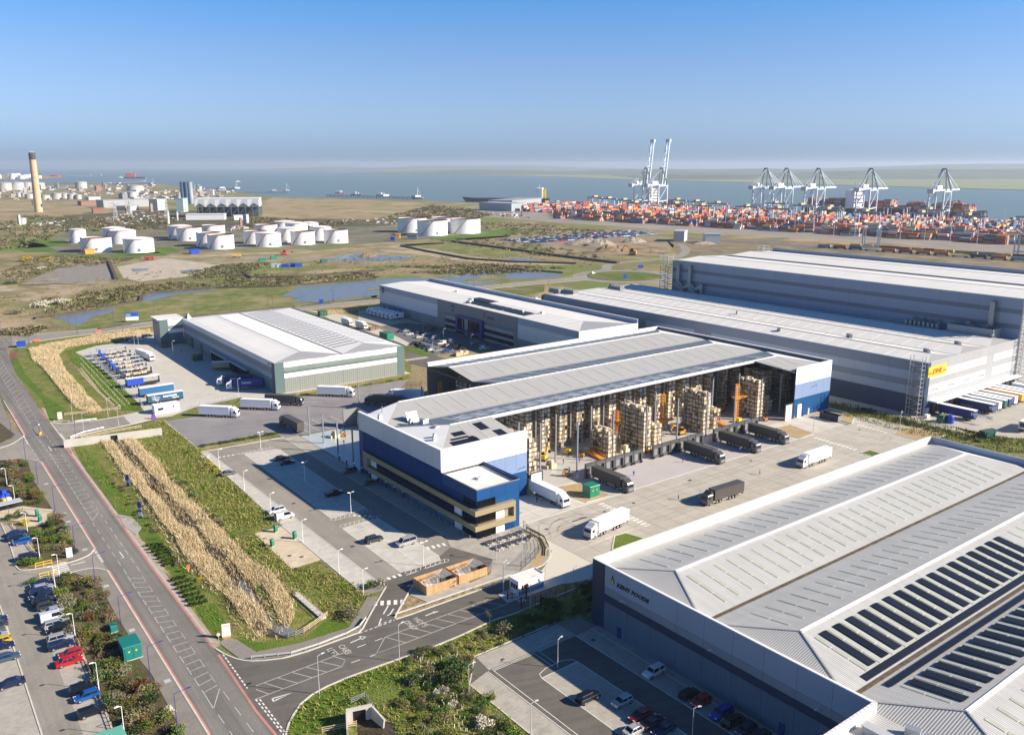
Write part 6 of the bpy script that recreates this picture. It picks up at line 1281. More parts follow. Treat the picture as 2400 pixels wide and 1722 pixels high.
for k,(x0,z0,x1,z1)in enumerate(((1.4,3.2,4.6,2.7),(1.5,2.6,4.4,2.2),(1.6,2.0,4.0,1.7),(2.4,3.6,2.9,1.5),(2.9,1.5,3.9,1.4))):mb.bar((x0,-1.29,z0),(x1,-1.29,z1),.03,.12)
put('emblem',mb,white,t)
trailer(FG(-46.0,26.8),FG.a+.04,'plain blue curtain trailer beside the lettered teal one',GT_,curtain=mblue)
trailer(FG(-46.6,46.0),FG.a+.06,'trailer with its bright blue curtain drawn half open',GT_,partial=True)
for k,y in enumerate((64,73.5,81.5,89.5,97.5,107.5,117.5)):
 trailer(FG(-45+.2*k,y),FG.a+.12,'open-sided trailer with its curtains removed, %s from the half-open blue one'%ords[k],GT_,frame_only=True)
mag_d=mat('curtain_navy',(.022,.035,.13),.5,n=2,amt=.06)
GS_='lorries at the sage docks'
t=lorry('mg',mag_d,cab_w,FG(-14.6,28.8),FG.a+rad(157)+math.pi*0,'navy lettered lorry at the sage building docks',GS_);side_text(t,'magnum',1.3,white,-12.4,2.4,bold=.03);side_text(t,'magnum',1.3,white,-5.4,2.4,1.30,flip=True,bold=.03)
t=lorry('vn',mat('curtain_royal',(.016,.026,.24),.5),cab_w,FG(-13.8,19.2),FG.a+rad(157),'royal blue lettered lorry nearest the sage corner pillar',GS_);side_text(t,'VIANEN',1.1,white,-6.2,2.4,1.30,flip=True,bold=.03);side_text(t,'VIANEN',1.1,white,-12.4,2.4,bold=.03)
lorry('lw',trail_w,cab_w,FG(-24.6,92.5),FG.a+rad(-78),'white lorry driving past the open-sided trailers',GS_)
trailer(FG(-7.5,57.5),FG.a-.45,'tan box trailer standing at the sage docks',GS_,curtain=mat('tan_box',(.36,.31,.20),.6),L=9)
# small white box lorries at the portal building
for k,(x,y)in enumerate(((-13.6,-8),(-13.6,-12.5),(-13.4,-17),(-13.2,-21.5),(-12.8,-26),(-12.4,-30.5),(-12,-35))):
 t=lorry('bx',trail_w,cab_w,FT(x,y),FT.a+math.pi-.05,'white box lorry with indigo emblem backed to the portal building, %s from the corner'%ords[k],'box lorries at the portal building',(1.3,6.4),6.6,True)
 mb=MB();mb.tube((-4.6,1.28,2.7),(-4.6,1.31,2.7),.8,12);mb.tube((-4.6,-1.31,2.7),(-4.6,-1.28,2.7),.8,12);put('emblem',mb,emb,t)
for(p,l)in(((-92.3,490.3),'white box lorry on the concrete lane behind the sage roof'),((-82.3,480.4),'white box lorry with dark emblem on the lane, nearest the green container')):
 lorry('bx',trail_w,cab_w,p,FT.a-math.pi/2+.1,l,'box lorries on the lane',(1.3,6.4),6.6,True)
 # trailers at the logistics building
GD_='trailers at the logistics building'
def dock_trailer(x,label,cur,txt=None,tm=white,size=1.5,roof=None,y=-1.3):
 t=trailer(FD(x,y-13.4),AX+math.pi/2,label,GD_,curtain=cur)
 if txt:side_text(t,txt,size,tm,1.2,2.1,1.30,flip=True,bold=.05);t.children[-1].location.x=12.2
 return t
mar=mat('curtain_maritime',(.018,.03,.20),.5);tes=mat('curtain_navy_blue',(.010,.035,.13),.5)
dock_trailer(9.4,'royal blue trailer with big white lettering at the near dock corner',mar,'MARITIME',white,1.75)
t=dock_trailer(23.4,'navy supermarket trailer with white lettering',tes,'TESCO',white,1.45)
mb=MB();[mb.box(7.2+k*.9,7.8+k*.9,1.28,1.31,1.75,1.87)for k in range(5)];put('underline',mb,white,t)
dock_trailer(28.4,'white trailer next to the navy supermarket one',trail_w);dock_trailer(33.2,'dark green and white trailer in the middle of the dock row',mat('curtain_green',(.02,.09,.07),.5));dock_trailer(36.8,'navy trailer with white roof in the middle of the dock row',tes);dock_trailer(41.6,'white trailer left of the orange yellow one',trail_w);dock_trailer(47.6,'orange yellow trailer in the dock row',mat('curtain_amber',(.78,.36,.02),.5));dock_trailer(51.8,'brown and grey trailer behind the orange yellow one',mat('curtain_brown',(.30,.18,.07),.5));dock_trailer(55.6,'pale blue trailer near the end of the dock row',mat('curtain_pale',(.25,.35,.5),.5))
t=dock_trailer(63.5,'white trailer with black lettering at the far end of the dock row',trail_w,'culina',black,1.9,y=-4)
trailer(FD(8.0,-31),AX+.02,'white refrigerated trailer standing in the open yard',GD_,curtain=trail_w,body=trail_w)
mb=MB();mb.box(-.1,0,-.8,.8,2.0,3.5);put('cooling_unit',mb,dgrey,[o for o in bpy.data.objects if o.get('label')=='white refrigerated trailer standing in the open yard'][0])
# ---------------------------------------------------------------- plant inside the hall
def forklift(pos,rz,label):
 t=thing('forklift',label,'forklift',(pos[0],pos[1],.09),rz,'forklifts')
 mb=MB();mb.box(-1.1,.7,-.55,.55,.3,.95);mb.box(-1.25,-.5,-.55,.55,.5,1.25);put('body',mb,orange,t)
 mb=MB();[mb.bar((x,s_,.9),(x2,s_,2.15),.08)for s_ in(-.48,.48)for x,x2 in((.6,.35),(-.9,-.7))];mb.box(-.75,.4,-.52,.52,2.1,2.2);put('cage',mb,black,t)
 mb=MB();[mb.box(.75,.9,s_-.06,s_+.06,.1,2.7)for s_ in(-.4,.4)];[mb.box(.75,.9,-.4,.4,z,z+.1)for z in(.3,1.3,2.6)];put('mast',mb,dgrey,t)
 mb=MB();[mb.box(.9,2.0,s_-.06,s_+.06,.12,.18)for s_ in(-.3,.3)];put('fork',mb,dgrey,t)
 mb=MB();mb.box(-.5,0,-.25,.25,.95,1.1);mb.box(-.55,-.4,-.25,.25,1.1,1.5);put('seat',mb,black,t)
 for x in(.45,-.8):
  for s_ in(-.5,.5):link('wheel',WH,t,(x,s_,.33),0,.95)
for(p,a,l)in((FM(61.3,14.6),2.2,'orange forklift beside the yellow compressor'),(FM(46.8,4.3),-.4,'orange forklift in the sun in front of the first columns'),(FM(81.4,4.4),2.4,'orange forklift in the gap between the first two dock walls'),(FM(141.6,4.4),1.0,'orange forklift near the blue end wall'),((-57.6,282.3),2.6,'orange forklift on the open blue floor')):forklift(p,AX+a,l)
def excavator(pos,rz,label,m):
 t=thing('mini_excavator',label,'excavator',(pos[0],pos[1],.09),rz,'small excavators')
 for s_ in(-.75,.75):
  mb=MB();mb.hexa([(-1.2,s_-.25,0),(1.2,s_-.25,0),(1.2,s_+.25,0),(-1.2,s_+.25,0),(-1.45,s_-.25,.5),(1.45,s_-.25,.5),(1.45,s_+.25,.5),(-1.45,s_+.25,.5)]);put('track',mb,dgrey,t)
 mb=MB();mb.box(-1.5,1.0,-.9,.9,.6,1.5);mb.box(-1.6,-.6,-.9,.9,.7,1.8);put('body',mb,m,t)
 mb=MB();mb.hexa([(-.5,-.1,1.5),(.9,-.1,1.5),(.9,.85,1.5),(-.5,.85,1.5),(-.4,0,2.7),(.6,0,2.7),(.6,.8,2.7),(-.4,.8,2.7)]);put('cab',mb,glass,t)
 mb=MB();mb.box(-.45,.65,-.02,.82,2.7,2.8);put('cab_roof',mb,m,t)
 mb=MB();mb.bar((.8,-.4,1.2),(2.0,-.4,3.4),.32,.4);mb.bar((2.0,-.4,3.4),(3.3,-.4,3.7),.3,.36);put('boom',mb,m,t)
 mb=MB();mb.bar((3.2,-.4,3.75),(4.2,-.4,2.0),.24,.28);put('arm',mb,m,t)
 mb=MB();mb.hexa([(3.8,-.8,1.2),(4.6,-.8,1.3),(4.6,0,1.3),(3.8,0,1.2),(4.0,-.8,2.0),(4.6,-.8,2.1),(4.6,0,2.1),(4.0,0,2.0)]);put('bucket',mb,dgrey,t)
excavator(FM(50.5,19.7),AX+.5,'yellow excavator with raised arm among the near columns',yellow);excavator(FM(104.8,11.5),AX+3.0,'orange excavator behind the middle dock wall',orange);excavator(FM(138.4,21.7),AX+.3,'orange excavator deep in the hall near the cut roof end',orange)
for(p,l)in((FM(60.3,19.5),'yellow compressor unit on the floor near the carton racks'),(FM(132.5,9.0),'yellow compressor unit beside the orange lattice tower')):
 t=thing('compressor',l,'compressor',(*p,.09),AX+.3,'compressors')
 mb=MB();mb.box(-1.1,1.1,-.6,.6,.35,1.5);put('housing',mb,yellow,t);mb=MB();mb.box(1.1,1.14,-.4,.4,.6,1.3);put('grille',mb,black,t)
 for s_ in(-1,1):
  for x in(-.6,.6):link('wheel',WH,t,(x,s_*.62,.3),0,.8)
def lattice_tower(pos,h,zp,rz,label):
 t=thing('lattice_lift',label,'lift tower',(pos[0],pos[1],.09),rz,'orange lattice towers')
 mb=MB();s=.55
 for a in(-s,s):
  for b in(-s,s):mb.bar((a,b,0),(a,b,h),.16)
 z=0;f=1
 while z<h-.9:
  for(p,q)in(((-s,-s),(s,-s)),((s,-s),(s,s)),((s,s),(-s,s)),((-s,s),(-s,-s))):
   mb.bar((*p,z),(*q,z+1.1),.1);mb.bar((*p,z+1.1),(*q,z+1.1),.1)
  z+=1.1
 put('mast',mb,orange,t)
 mb=MB();mb.hexa([(-.8,-.8,zp-1),(.8,-.8,zp-1),(.8,.8,zp-1),(-.8,.8,zp-1),(-1.8,-1.3,zp),(4.2,-1.3,zp),(4.2,1.3,zp),(-1.8,1.3,zp)]);put('platform',mb,orange,t)
 mb=MB()
 for k in range(7):mb.bar((-1.6+k*.95,1.25,zp),(-1.6+k*.95,1.25,zp+1.1),.07)
 mb.bar((-1.6,1.25,zp+1.1),(4.1,1.25,zp+1.1),.07);mb.bar((4.1,-1.25,zp+1.1),(4.1,1.25,zp+1.1),.07);put('railing',mb,orange,t)
lattice_tower(FM(82.6,20.4),10.5,6.8,AX-.3,'orange lattice tower with platform above the lower front rack');lattice_tower(FM(105.2,20.6),12.5,3.2,AX-.4,'orange lattice tower with a low platform behind the middle dock wall');lattice_tower(FM(134.3,11.8),13.0,8.6,AX-.2,'tallest orange lattice tower with high platform near the cut roof end');lattice_tower(FM(53.5,84),12,6,AX-.3,'orange lattice tower at the open corner under the roof edge')
for(a,b,l)in((FM(66.0,15.6),FM(65.0,8.0),'orange gangway lying behind the first dock wall'),(FM(124.5,12.5),FM(124,6.0),'orange gangway lying behind the last dock wall')):
 t=thing('gangway',l,'gangway',(*a,.09),math.atan2(b[1]-a[1],b[0]-a[0]),'orange gangways');d=dist2(a,b)
 mb=MB();mb.hexa([(0,-.8,.2),(d,-.8,.2),(d,.8,.2),(0,.8,.2),(0,-.8,1.3),(d,-.8,.4),(d,.8,.4),(0,.8,1.3)]);put('deck',mb,orange,t)
 mb=MB();[mb.bar((d*k/7,s_,1.3-.9*k/7),(d*k/7,s_,2.3-.9*k/7),.07)for k in range(8)for s_ in(-.78,.78)];[mb.bar((0,s_,2.3),(d,s_,1.4),.07)for s_ in(-.78,.78)];put('railing',mb,orange,t)
 # ---------------------------------------------------------------- people (one continuous skinned body each)
def person_mesh(name,top,bottom,stride=.18,swing=.15):
 V,E,RAD=[],[],[]
 def v(x,y,z,r):V.append((x,y,z));RAD.append(r);return len(V)-1
 pel=v(0,0,.95,.145);ab=v(0,0,1.12,.14);ch=v(0,0,1.34,.165);nk=v(0,0,1.50,.06);hd=v(.01,0,1.58,.085);ht=v(0,0,1.72,.085)
 E+=[(pel,ab),(ab,ch),(ch,nk),(nk,hd),(hd,ht)]
 for s_ in(-1,1):
  f=stride*s_
  hp=v(0,s_*.10,.88,.10);kn=v(f*.6+.03,s_*.11,.50,.065);an=v(f*.9,s_*.11,.10,.045);toe=v(f*.9+.16,s_*.12,.05,.04)
  E+=[(pel,hp),(hp,kn),(kn,an),(an,toe)]
  sh=v(0,s_*.20,1.40,.07);el=v(-swing*s_*.5,s_*.27,1.12,.048);wr=v(swing*s_*.6+.10,s_*.28,.90,.034);ha=v(swing*s_*.6+.16,s_*.27,.80,.04)
  E+=[(ch,sh),(sh,el),(el,wr),(wr,ha)]
 me=bpy.data.meshes.new(name);me.from_pydata(V,E,[]);o=bpy.data.objects.new(name,me);COL.objects.link(o)
 md=o.modifiers.new('skin','SKIN');
 for i,sv in enumerate(me.skin_vertices[0].data):sv.radius=(RAD[i],RAD[i]);sv.use_root=(i==0)
 sb=o.modifiers.new('sub','SUBSURF');sb.levels=1;sb.render_levels=1
 dg=bpy.context.evaluated_depsgraph_get();out=bpy.data.meshes.new_from_object(o.evaluated_get(dg));bpy.data.objects.remove(o)
 out.materials.clear();[out.materials.append(m)for m in(top,bottom,skin_m,cl_dark)]
 for p in out.polygons:
  c=p.center;p.use_smooth=True
  p.material_index=2 if(c.z>1.49 or(abs(c.y)>.2 and c.z<.92 and c.z>.7))else(0 if c.z>.98 or abs(c.y)>.2 else(3 if c.z<.12 else 1))
  if c.z>1.66:p.material_index=3
 return out
PM=[person_mesh('person',cl_navy,cl_navy),person_mesh('person',cl_blue,cl_blue,.05,.08),person_mesh('person',cl_grey,cl_dark,.22,.2),person_mesh('person',cl_dark,cl_dark,.1)]
for(p,k,a,l)in((FM(52.9,13),0,.4,'person in dark navy workwear standing among the near columns'),(FM(57.6,10.7),1,2,'person in bright blue workwear beside the forklift'),(FM(62.6,-7.8),1,1,'person in bright blue standing on the apron right of the first docked lorry'),(FM(27.6,-7.4),2,2,'person in pale shirt beside the white lorry wheels'),(FM(26.8,-6.4),3,2,'person in dark clothes beside the white lorry'),(FM(83.6,-8.3),0,1,'person in navy on the apron left of the middle lorry'),(FM(88.7,-10.5),1,1,'person in bright blue beside the middle docked lorry'),(FM(105.6,-12.8),1,2,'person in bright blue beside the third docked lorry'),(FM(137.4,11.3),0,1,'person in navy beside the tallest orange tower'),(FM(108.1,11.2),1,1,'person in bright blue beside the orange excavator'),(FM(93.4,-29.8),2,3,'person in pale shirt walking across the middle of the yard'),(FM(59,-28.7),0,3,'person in navy walking left of the driving grey lorry'),((-76.3,285.6),1,1,'person in pale blue behind the parked dark lorry'),((-55.6,273.3),3,1,'person in dark clothes on the open blue floor'),(FG(-8,105),1,1,'person in work clothes in the shade by the sage wall')):
 tag(link('person',PM[k],None,(*p,.1),a),l,'person','people at work')
 # ---------------------------------------------------------------- street furniture
def lamp_post(pos,h,rz,label,m=lgrey,arm=1.3,heads=1,group='lamp posts',headm=None):
 t=thing('lamp_post',label,'lamp post',(pos[0],pos[1],.04),rz,group)
 mb=MB();mb.tube((0,0,0),(0,0,h*.35),.09,8,.08);mb.tube((0,0,h*.35),(0,0,h),.065,8,.05);put('column',mb,m,t)
 for k in range(heads):
  s_=1 if k==0 else-1
  mb=MB();mb.tube((0,0,h-.05),(s_*arm,0,h+.18),.05,6);put('arm',mb,m,t)
  mb=MB();mb.hexa([(s_*arm-.15,-.16,h+.12),(s_*arm+.6,-.13,h+.12),(s_*arm+.6,.13,h+.12),(s_*arm-.15,.16,h+.12),(s_*arm-.1,-.12,h+.26),(s_*arm+.5,-.09,h+.24),(s_*arm+.5,.09,h+.24),(s_*arm-.1,.12,h+.26)]);put('lantern',mb,headm or m,t)
 return t
PG='purple street lamps along the main road'
for p,h,l in(((-169.9,281.1),6.6,'purple street lamp beside the planted corner above the side road'),((-152.6,258.2),6.8,'purple street lamp at the mouth of the upper side road'),((-137.4,236.9),7.0,'purple street lamp beside the upper hedge bed'),((-122.1,216.7),7.0,'purple street lamp beside the sandy path'),((-103.8,190.6),7.2,'purple street lamp beside the white notice board'),((-91.4,174.3),7.4,'purple street lamp just below the zebra side road'),((-77.4,155.4),7.6,'purple street lamp just above the green kiosk'),((-64.1,137.0),7.8,'purple street lamp just below the green kiosk'),((-54.0,122.9),7.9,'purple street lamp nearest the bottom edge'),((-146.6,278.2),8.0,'purple street lamp at the sage building access road')):
 lamp_post(p,h,RX,l,purple,2.2,group=PG)
for k,p in enumerate(((-236.4,401.4),(-250.6,440.7),(-236.6,463.2),(-214.8,469.7),(-232.3,497.7),(-252.2,485.7),(-271.9,472.8),(-270.3,450.7),(-152.2,545.6),(-119.8,573.5),(-98.8,584.7),(-160.9,565.1),(-139.5,567.9),(-120.6,581.1),(-101.7,592.8),(-29.1,655.1),(-8.0,663.6),(18.2,690.3),(28.1,667.9),(-49.8,681.2),(-220.1,526.3),(-196.6,531.8),(-177.8,543.3))):
 lamp_post(p,9.0,.9+.3*k,'tall dark street lamp along the back road, %s'%('near the junction' if k<8 else 'behind the roofs'),purple,1.6,group='street lamps along the back road')
CG='white lamp posts of the left car park'
for p,l in(((-145.5,235.4),'white lamp post beside the blue sacks at the left edge'),((-135.5,221.7),'white lamp post beside the shelter roof'),((-121.9,202.9),'white lamp post beside the three blue cars'),((-110.8,187.8),'white lamp post beside the clipped hedge'),((-101.7,178.9),'white lamp post at the zebra'),((-99.6,173.1),'white lamp post behind the first row of dark cars'),((-85.3,152.8),'white lamp post behind the silver estate'),((-72.8,135.8),'white lamp post behind the black off-roader'),((-62.8,123.2),'white lamp post at the bottom of the hedge')):
 lamp_post(p,5.4,RX+math.pi,l,white,.5,group=CG)
MG='white lamp posts of the front car park'
for(x,y),l in zip(((-16,83.7),(-16.8,47.8),(-17.2,17.8),(-32.9,74.2),(-33.7,51),(-34.4,30),(-35.1,8.3),(-35.7,-12.5),(-35.8,-24.4),(-18.2,-20.4)),('at the far end of the middle island','in the middle of the shaded island','at the near end of the shaded island','on the outer bays nearest the truck park','on the outer bays, second from the truck park','beside the white cars on the outer bays','beside the sandy pad','on the outer bays below the sandy pad','at the car park corner by the shrubs','at the near end of the sunny island')):
 lamp_post(FM(x,y),5.7,AX,'white lamp post '+l,white,.7,2 if x>-30 else 1,MG)
for p,h,l in(((-33.7,134.6),7.4,'tall pale lamp post beside the road bend at the lower verge'),((-21.0,144.9),7.4,'tall pale lamp post beside the hatched access road'),((-7.5,134.1),6.0,'pale lamp post beside the dense olive bush'),((-1.8,171.6),6.5,'pale lamp post at the gatehouse entrance'),((-1.9,171.6),7,'pale lamp post just left of the gatehouse'),((3.8,164.6),7,'pale lamp post right below the gatehouse'),((13.2,171.5),6,'dark lamp post between the gatehouse and the navy corner'),((7.4,177.5),7,'pale lamp post behind the gatehouse'),((2.3,184.3),7,'pale lamp post beside the yard fence'),((-3.7,187.5),6,'pale lamp post beside the picnic tables'),((104.2,286.9),7,'lamp post on the gravel beside the last docked lorry'),((134.0,286.9),7,'lamp post at the far right gravel island'),((8.4,142.8),5.7,'white lamp post in the middle of the staff car park'),((3.1,123.6),5.7,'white lamp post on the outer bays of the staff car park'),((29.0,122.3),5.7,'white twin lamp post at the bottom edge of the staff car park'),((-164.9,411.9),7,'white lamp post standing in the sage yard'),((-109.5,335.3),7,'white lamp post beside the lorry fence'),((-148.0,286.4),7,'white lamp post at the gate road kerb'),((-148.2,305.5),7,'white lamp post beside the timber fence'),((-139.8,295.1),7,'white lamp post at the cabin gate road'),((-157.8,298.8),7.5,'white lamp post beside the upper access kerb'),((-193.2,434.3),7,'white lamp post behind the open-sided trailers'),((-191.1,434.3),7,'second white lamp post behind the open-sided trailers'),((-49.5,475.2),6,'pale lamp post in the portal car park, far one'),((-36.2,449.5),6,'pale lamp post in the portal car park, near the red car'),((-20.9,433.4),6,'pale lamp post in the portal car park, right end'),((-40.3,429.2),6,'pale lamp post in the portal car park, front row'),((134.6,288.1),7,'lamp post beside the logistics verge')):
 lamp_post(p,h,AX+R.uniform(-.4,.4),l,lgrey,.8,group='pale lamp posts')
def post_fence(name,pts,label,cat,m,h=1.2,step=2.0,rails=(.4,.75,1.1),pw=.12,rw=.1,group=None,rh=.12):
 t=thing(name,label,cat,(pts[0][0],pts[0][1],0),0,group);o=pts[0]
 for a,b in zip(pts,pts[1:]):
  d=dist2(a,b);n=max(1,round(d/step))
  mb=MB()
  pm=MB();pm.box(-pw/2,pw/2,-pw/2,pw/2,0,h);me=pm.mesh('post',m)
  for k in range(n+1):
   q=lerp(a,b,k/n);link('post',me,t,(q[0]-o[0],q[1]-o[1],.05))
  for r in rails:
   mb=MB();mb.bar((a[0]-o[0],a[1]-o[1],r+.05),(b[0]-o[0],b[1]-o[1],r+.05),.05,rh);put('rail',mb,m,t)
 return t
post_fence('timber_fence',[(-145.5,279.5),(-138.5,285.8),(-130.4,292.1)],'weathered timber rail fence above the first culvert','fence',wood_p)
post_fence('timber_fence',[(-165.0,307.2),(-156.5,311.4),(-148.2,315.5)],'pale timber rail fence across the end of the upper reed bed','fence',wood_p)
post_fence('timber_fence',[(-30.9,123.8),(-25.6,125.5)],'pale timber rail fence left of the bottom culvert pool','fence',wood_p)
post_fence('timber_fence',[(-74.0,183.1),(-71.0,182.7),(-68.2,183.0)],'short timber fence beside the orange lifebuoy post','fence',wood_p)
post_fence('timber_fence',[(-41.1,154.9),(-39.6,157.7),(-37.8,161.3)],'stepped timber fence above the ditch end','fence',wood_p,1.3)
post_fence('steel_rail',[(-43.8,153.0),(-42.6,153.6),(-41.2,154.8)],'galvanised guard rail on the ditch headwall','guard rail',steel,1.2,1.5)
post_fence('steel_rail',[(-27.6,131.7),(-25.4,133.4),(-23.5,129.8)],'galvanised guard rail round the bottom culvert','guard rail',steel,1.3,1.6)
BARR=mat('barrier_rail',(.62,.63,.64),.4,metal=.3)
post_fence('crash_barrier',[(-23.9,161.4),(-18.2,165.6),(-10.2,171.6),(0.0,179.1)],'long pale crash barrier beside the truck lane','crash barrier',BARR,.75,2.4,(.45,.62),rh=.2)
post_fence('crash_barrier',[(-48.8,145.6),(-41.7,147.0),(-37.1,150.1),(-32.6,154.0),(-30.5,156.6),(-29.7,160.1)],'curved crash barrier with yellow posts along the access footway','crash barrier',BARR,.75,2.4,(.45,.62),rh=.2)
post_fence('crash_barrier',[(-164.8,299.2),(-157.0,298.8),(-151.0,302.2)],'white crash barrier on the upper side of the gate road','crash barrier',white,.75,2.4,(.45,.62),rh=.2)
post_fence('crash_barrier',[(-149.5,280.3),(-147.7,286.2),(-143.4,291.5)],'white crash barrier on the lower side of the gate road','crash barrier',white,.75,2.4,(.45,.62),rh=.2)
post_fence('car_park_fence',[(-103.3,179.0),(-88.0,157.0),(-73.2,135.9),(-64.8,123.8)],'long low timber fence behind the left car row','fence',wood_p,.7,2.5,(.6,),.15)
post_fence('car_park_fence',[(-128.5,207.7),(-111.1,188.2)],'short low timber fence behind the three blue cars','fence',wood_p,.7,2.5,(.6,),.15)
dk=mat('dark_green_mesh',(.025,.035,.03),.6)
post_fence('mesh_fence',FM.many([(13.1,-17.8),(11.6,-22.6),(11.6,-26),(8.8,-30.2),(4.5,-33.2),(-2,-36.2)]),'dark mesh fence curving round the picnic terrace','fence',dk,2.2,2.2,(.3,.8,1.3,1.8,2.15),.09,rh=.05)
post_fence('vehicle_barrier',FM.many([(13.2,-19),(13.2,-26),(10.8,-30.6),(7.8,-34)]),'dark low vehicle barrier along the yard curve','crash barrier',dgrey,.9,2.2,(.5,.8),.14,rh=.22)
post_fence('mesh_fence',[(0.6,168.3),(5.8,171.5),(11.7,172.0),(17.7,176.5)]if False else[(2.6,164.2),(7.1,166.8),(11.5,169.7),(16.3,173.0),(17.5,174.3)],'dark mesh fence in the shade between the road and the navy corner','fence',dk,2.4,2.5,(.3,.8,1.3,1.8,2.3),.1,rh=.04)
post_fence('mesh_fence',FM.many([(177.5,30),(179,0),(181,-30),(184,-62)]),'dark mesh fence along the verge beside the logistics yard','fence',dk,2.2,3,(.3,.8,1.3,1.8,2.1),.1,rh=.04)
post_fence('mesh_fence',[(-126.2,312.4),(-119.5,319.7),(-112.7,325.6),(-107.9,333.0)],'pale mesh fence between the sage yard and the truck park','fence',lgrey,2.2,3,(.3,.8,1.3,1.8,2.1),.09,rh=.04)
post_fence('mesh_fence',[(-207.2,414.6),(-180.3,374.4),(-161.2,346.4),(-144.7,324.6),(-138.8,314.3)],'pale mesh fence along the back of the parked trailers','fence',lgrey,2.4,3,(.3,1.2,2.3),.09,rh=.04)
for pts,l in(([(-109.3,183.1),(-106.6,185.1)],'yellow height barrier beside the clipped hedge'),([(-105.6,178.0),(-102.9,180.1)],'yellow height barrier at the head of the car row')):
 post_fence('yellow_barrier',pts,l,'barrier',yellow_p,1.3,1.4,(.55,1.2),.12,rh=.14,group='yellow barriers')
 # gatehouse
t=thing('gatehouse','white gatehouse cabin with dark windows on the entry island','cabin',(*FM(-9.8,-45.4),.16),AX)
mb=MB();mb.box(0,7.0,0,3.2,0,3.0);put('wall',mb,white,t);mb=MB();mb.box(-.1,7.1,-.1,3.3,3.0,3.1);mb.box(-.1,7.1,-.1,.05,3.1,3.35);mb.box(-.1,7.1,3.15,3.3,3.1,3.35);mb.box(-.1,.05,.05,3.15,3.1,3.35);mb.box(6.95,7.1,.05,3.15,3.1,3.35);put('roof',mb,roof_white,t)
for x in(.9,1.5,2.1):mb=MB();mb.box(x,x+.45,-.05,0,1.1,2.1);put('window',mb,glass,t)
for y in(.4,1.2,2.0):mb=MB();mb.box(-.05,0,y,y+.6,1.2,2.3);put('window',mb,glass,t)
mb=MB();mb.box(5.4,5.75,-.05,0,1.9,2.3);put('window',mb,glass,t);mb=MB();mb.box(-.06,0,2.5,3.1,0,2.1);put('door',mb,lgrey,t)
mb=MB();mb.box(0,7.0,-.03,0,0,.95);put('plinth',mb,pale_blue,t)
t=thing('gate_cabin','white cabin at the sage building gate','cabin',(*(-132.4,309.0),.06),FG.a+.05)
mb=MB();mb.box(0,9,0,3.4,0,3.1);put('wall',mb,white,t);mb=MB();mb.box(-.1,9.1,-.1,3.5,3.1,3.25);put('roof',mb,white,t);mb=MB();mb.box(1.2,3.2,-.05,0,1.3,2.2);put('window',mb,glass,t);mb=MB();mb.box(6.6,7.2,-.05,0,1.8,2.4);put('window',mb,glass,t)
for(p,l)in(((-0.8,168.3),'dark entry gate posts left of the gatehouse'),((2.1,164.6),'dark entry gate posts right of the gatehouse')):
 t=thing('gate',l,'gate',(*p,.05),AX+1.2);mb=MB();mb.box(0,.25,0,.25,0,2.6);mb.box(0,.25,-4.2,-3.95,0,2.6);put('post',mb,black,t)
 mb=MB();[mb.bar((.1,0,z),(.1,-4,z),.06)for z in(.3,1.2,2.2)];[mb.bar((.1,-.5*k,.3),(.1,-.5*k,2.2),.04)for k in range(8)];put('leaf',mb,dgrey,t)
for(p,l)in(((-0.0,166.8),'red entry sign in front of the gatehouse'),((3.4,170.9),'red traffic light post beside the gatehouse window')):
 t=thing('signal_post',l,'signal',(*p,.15),AX);mb=MB();mb.tube((0,0,0),(0,0,2.0),.06,6);put('post',mb,lgrey,t);mb=MB();mb.tube((-.06,0,2.1),(.06,0,2.1),.32,12);put('disc',mb,red,t);mb=MB();mb.box(-.08,.08,-.2,.2,1.0,1.5);put('box',mb,red,t)
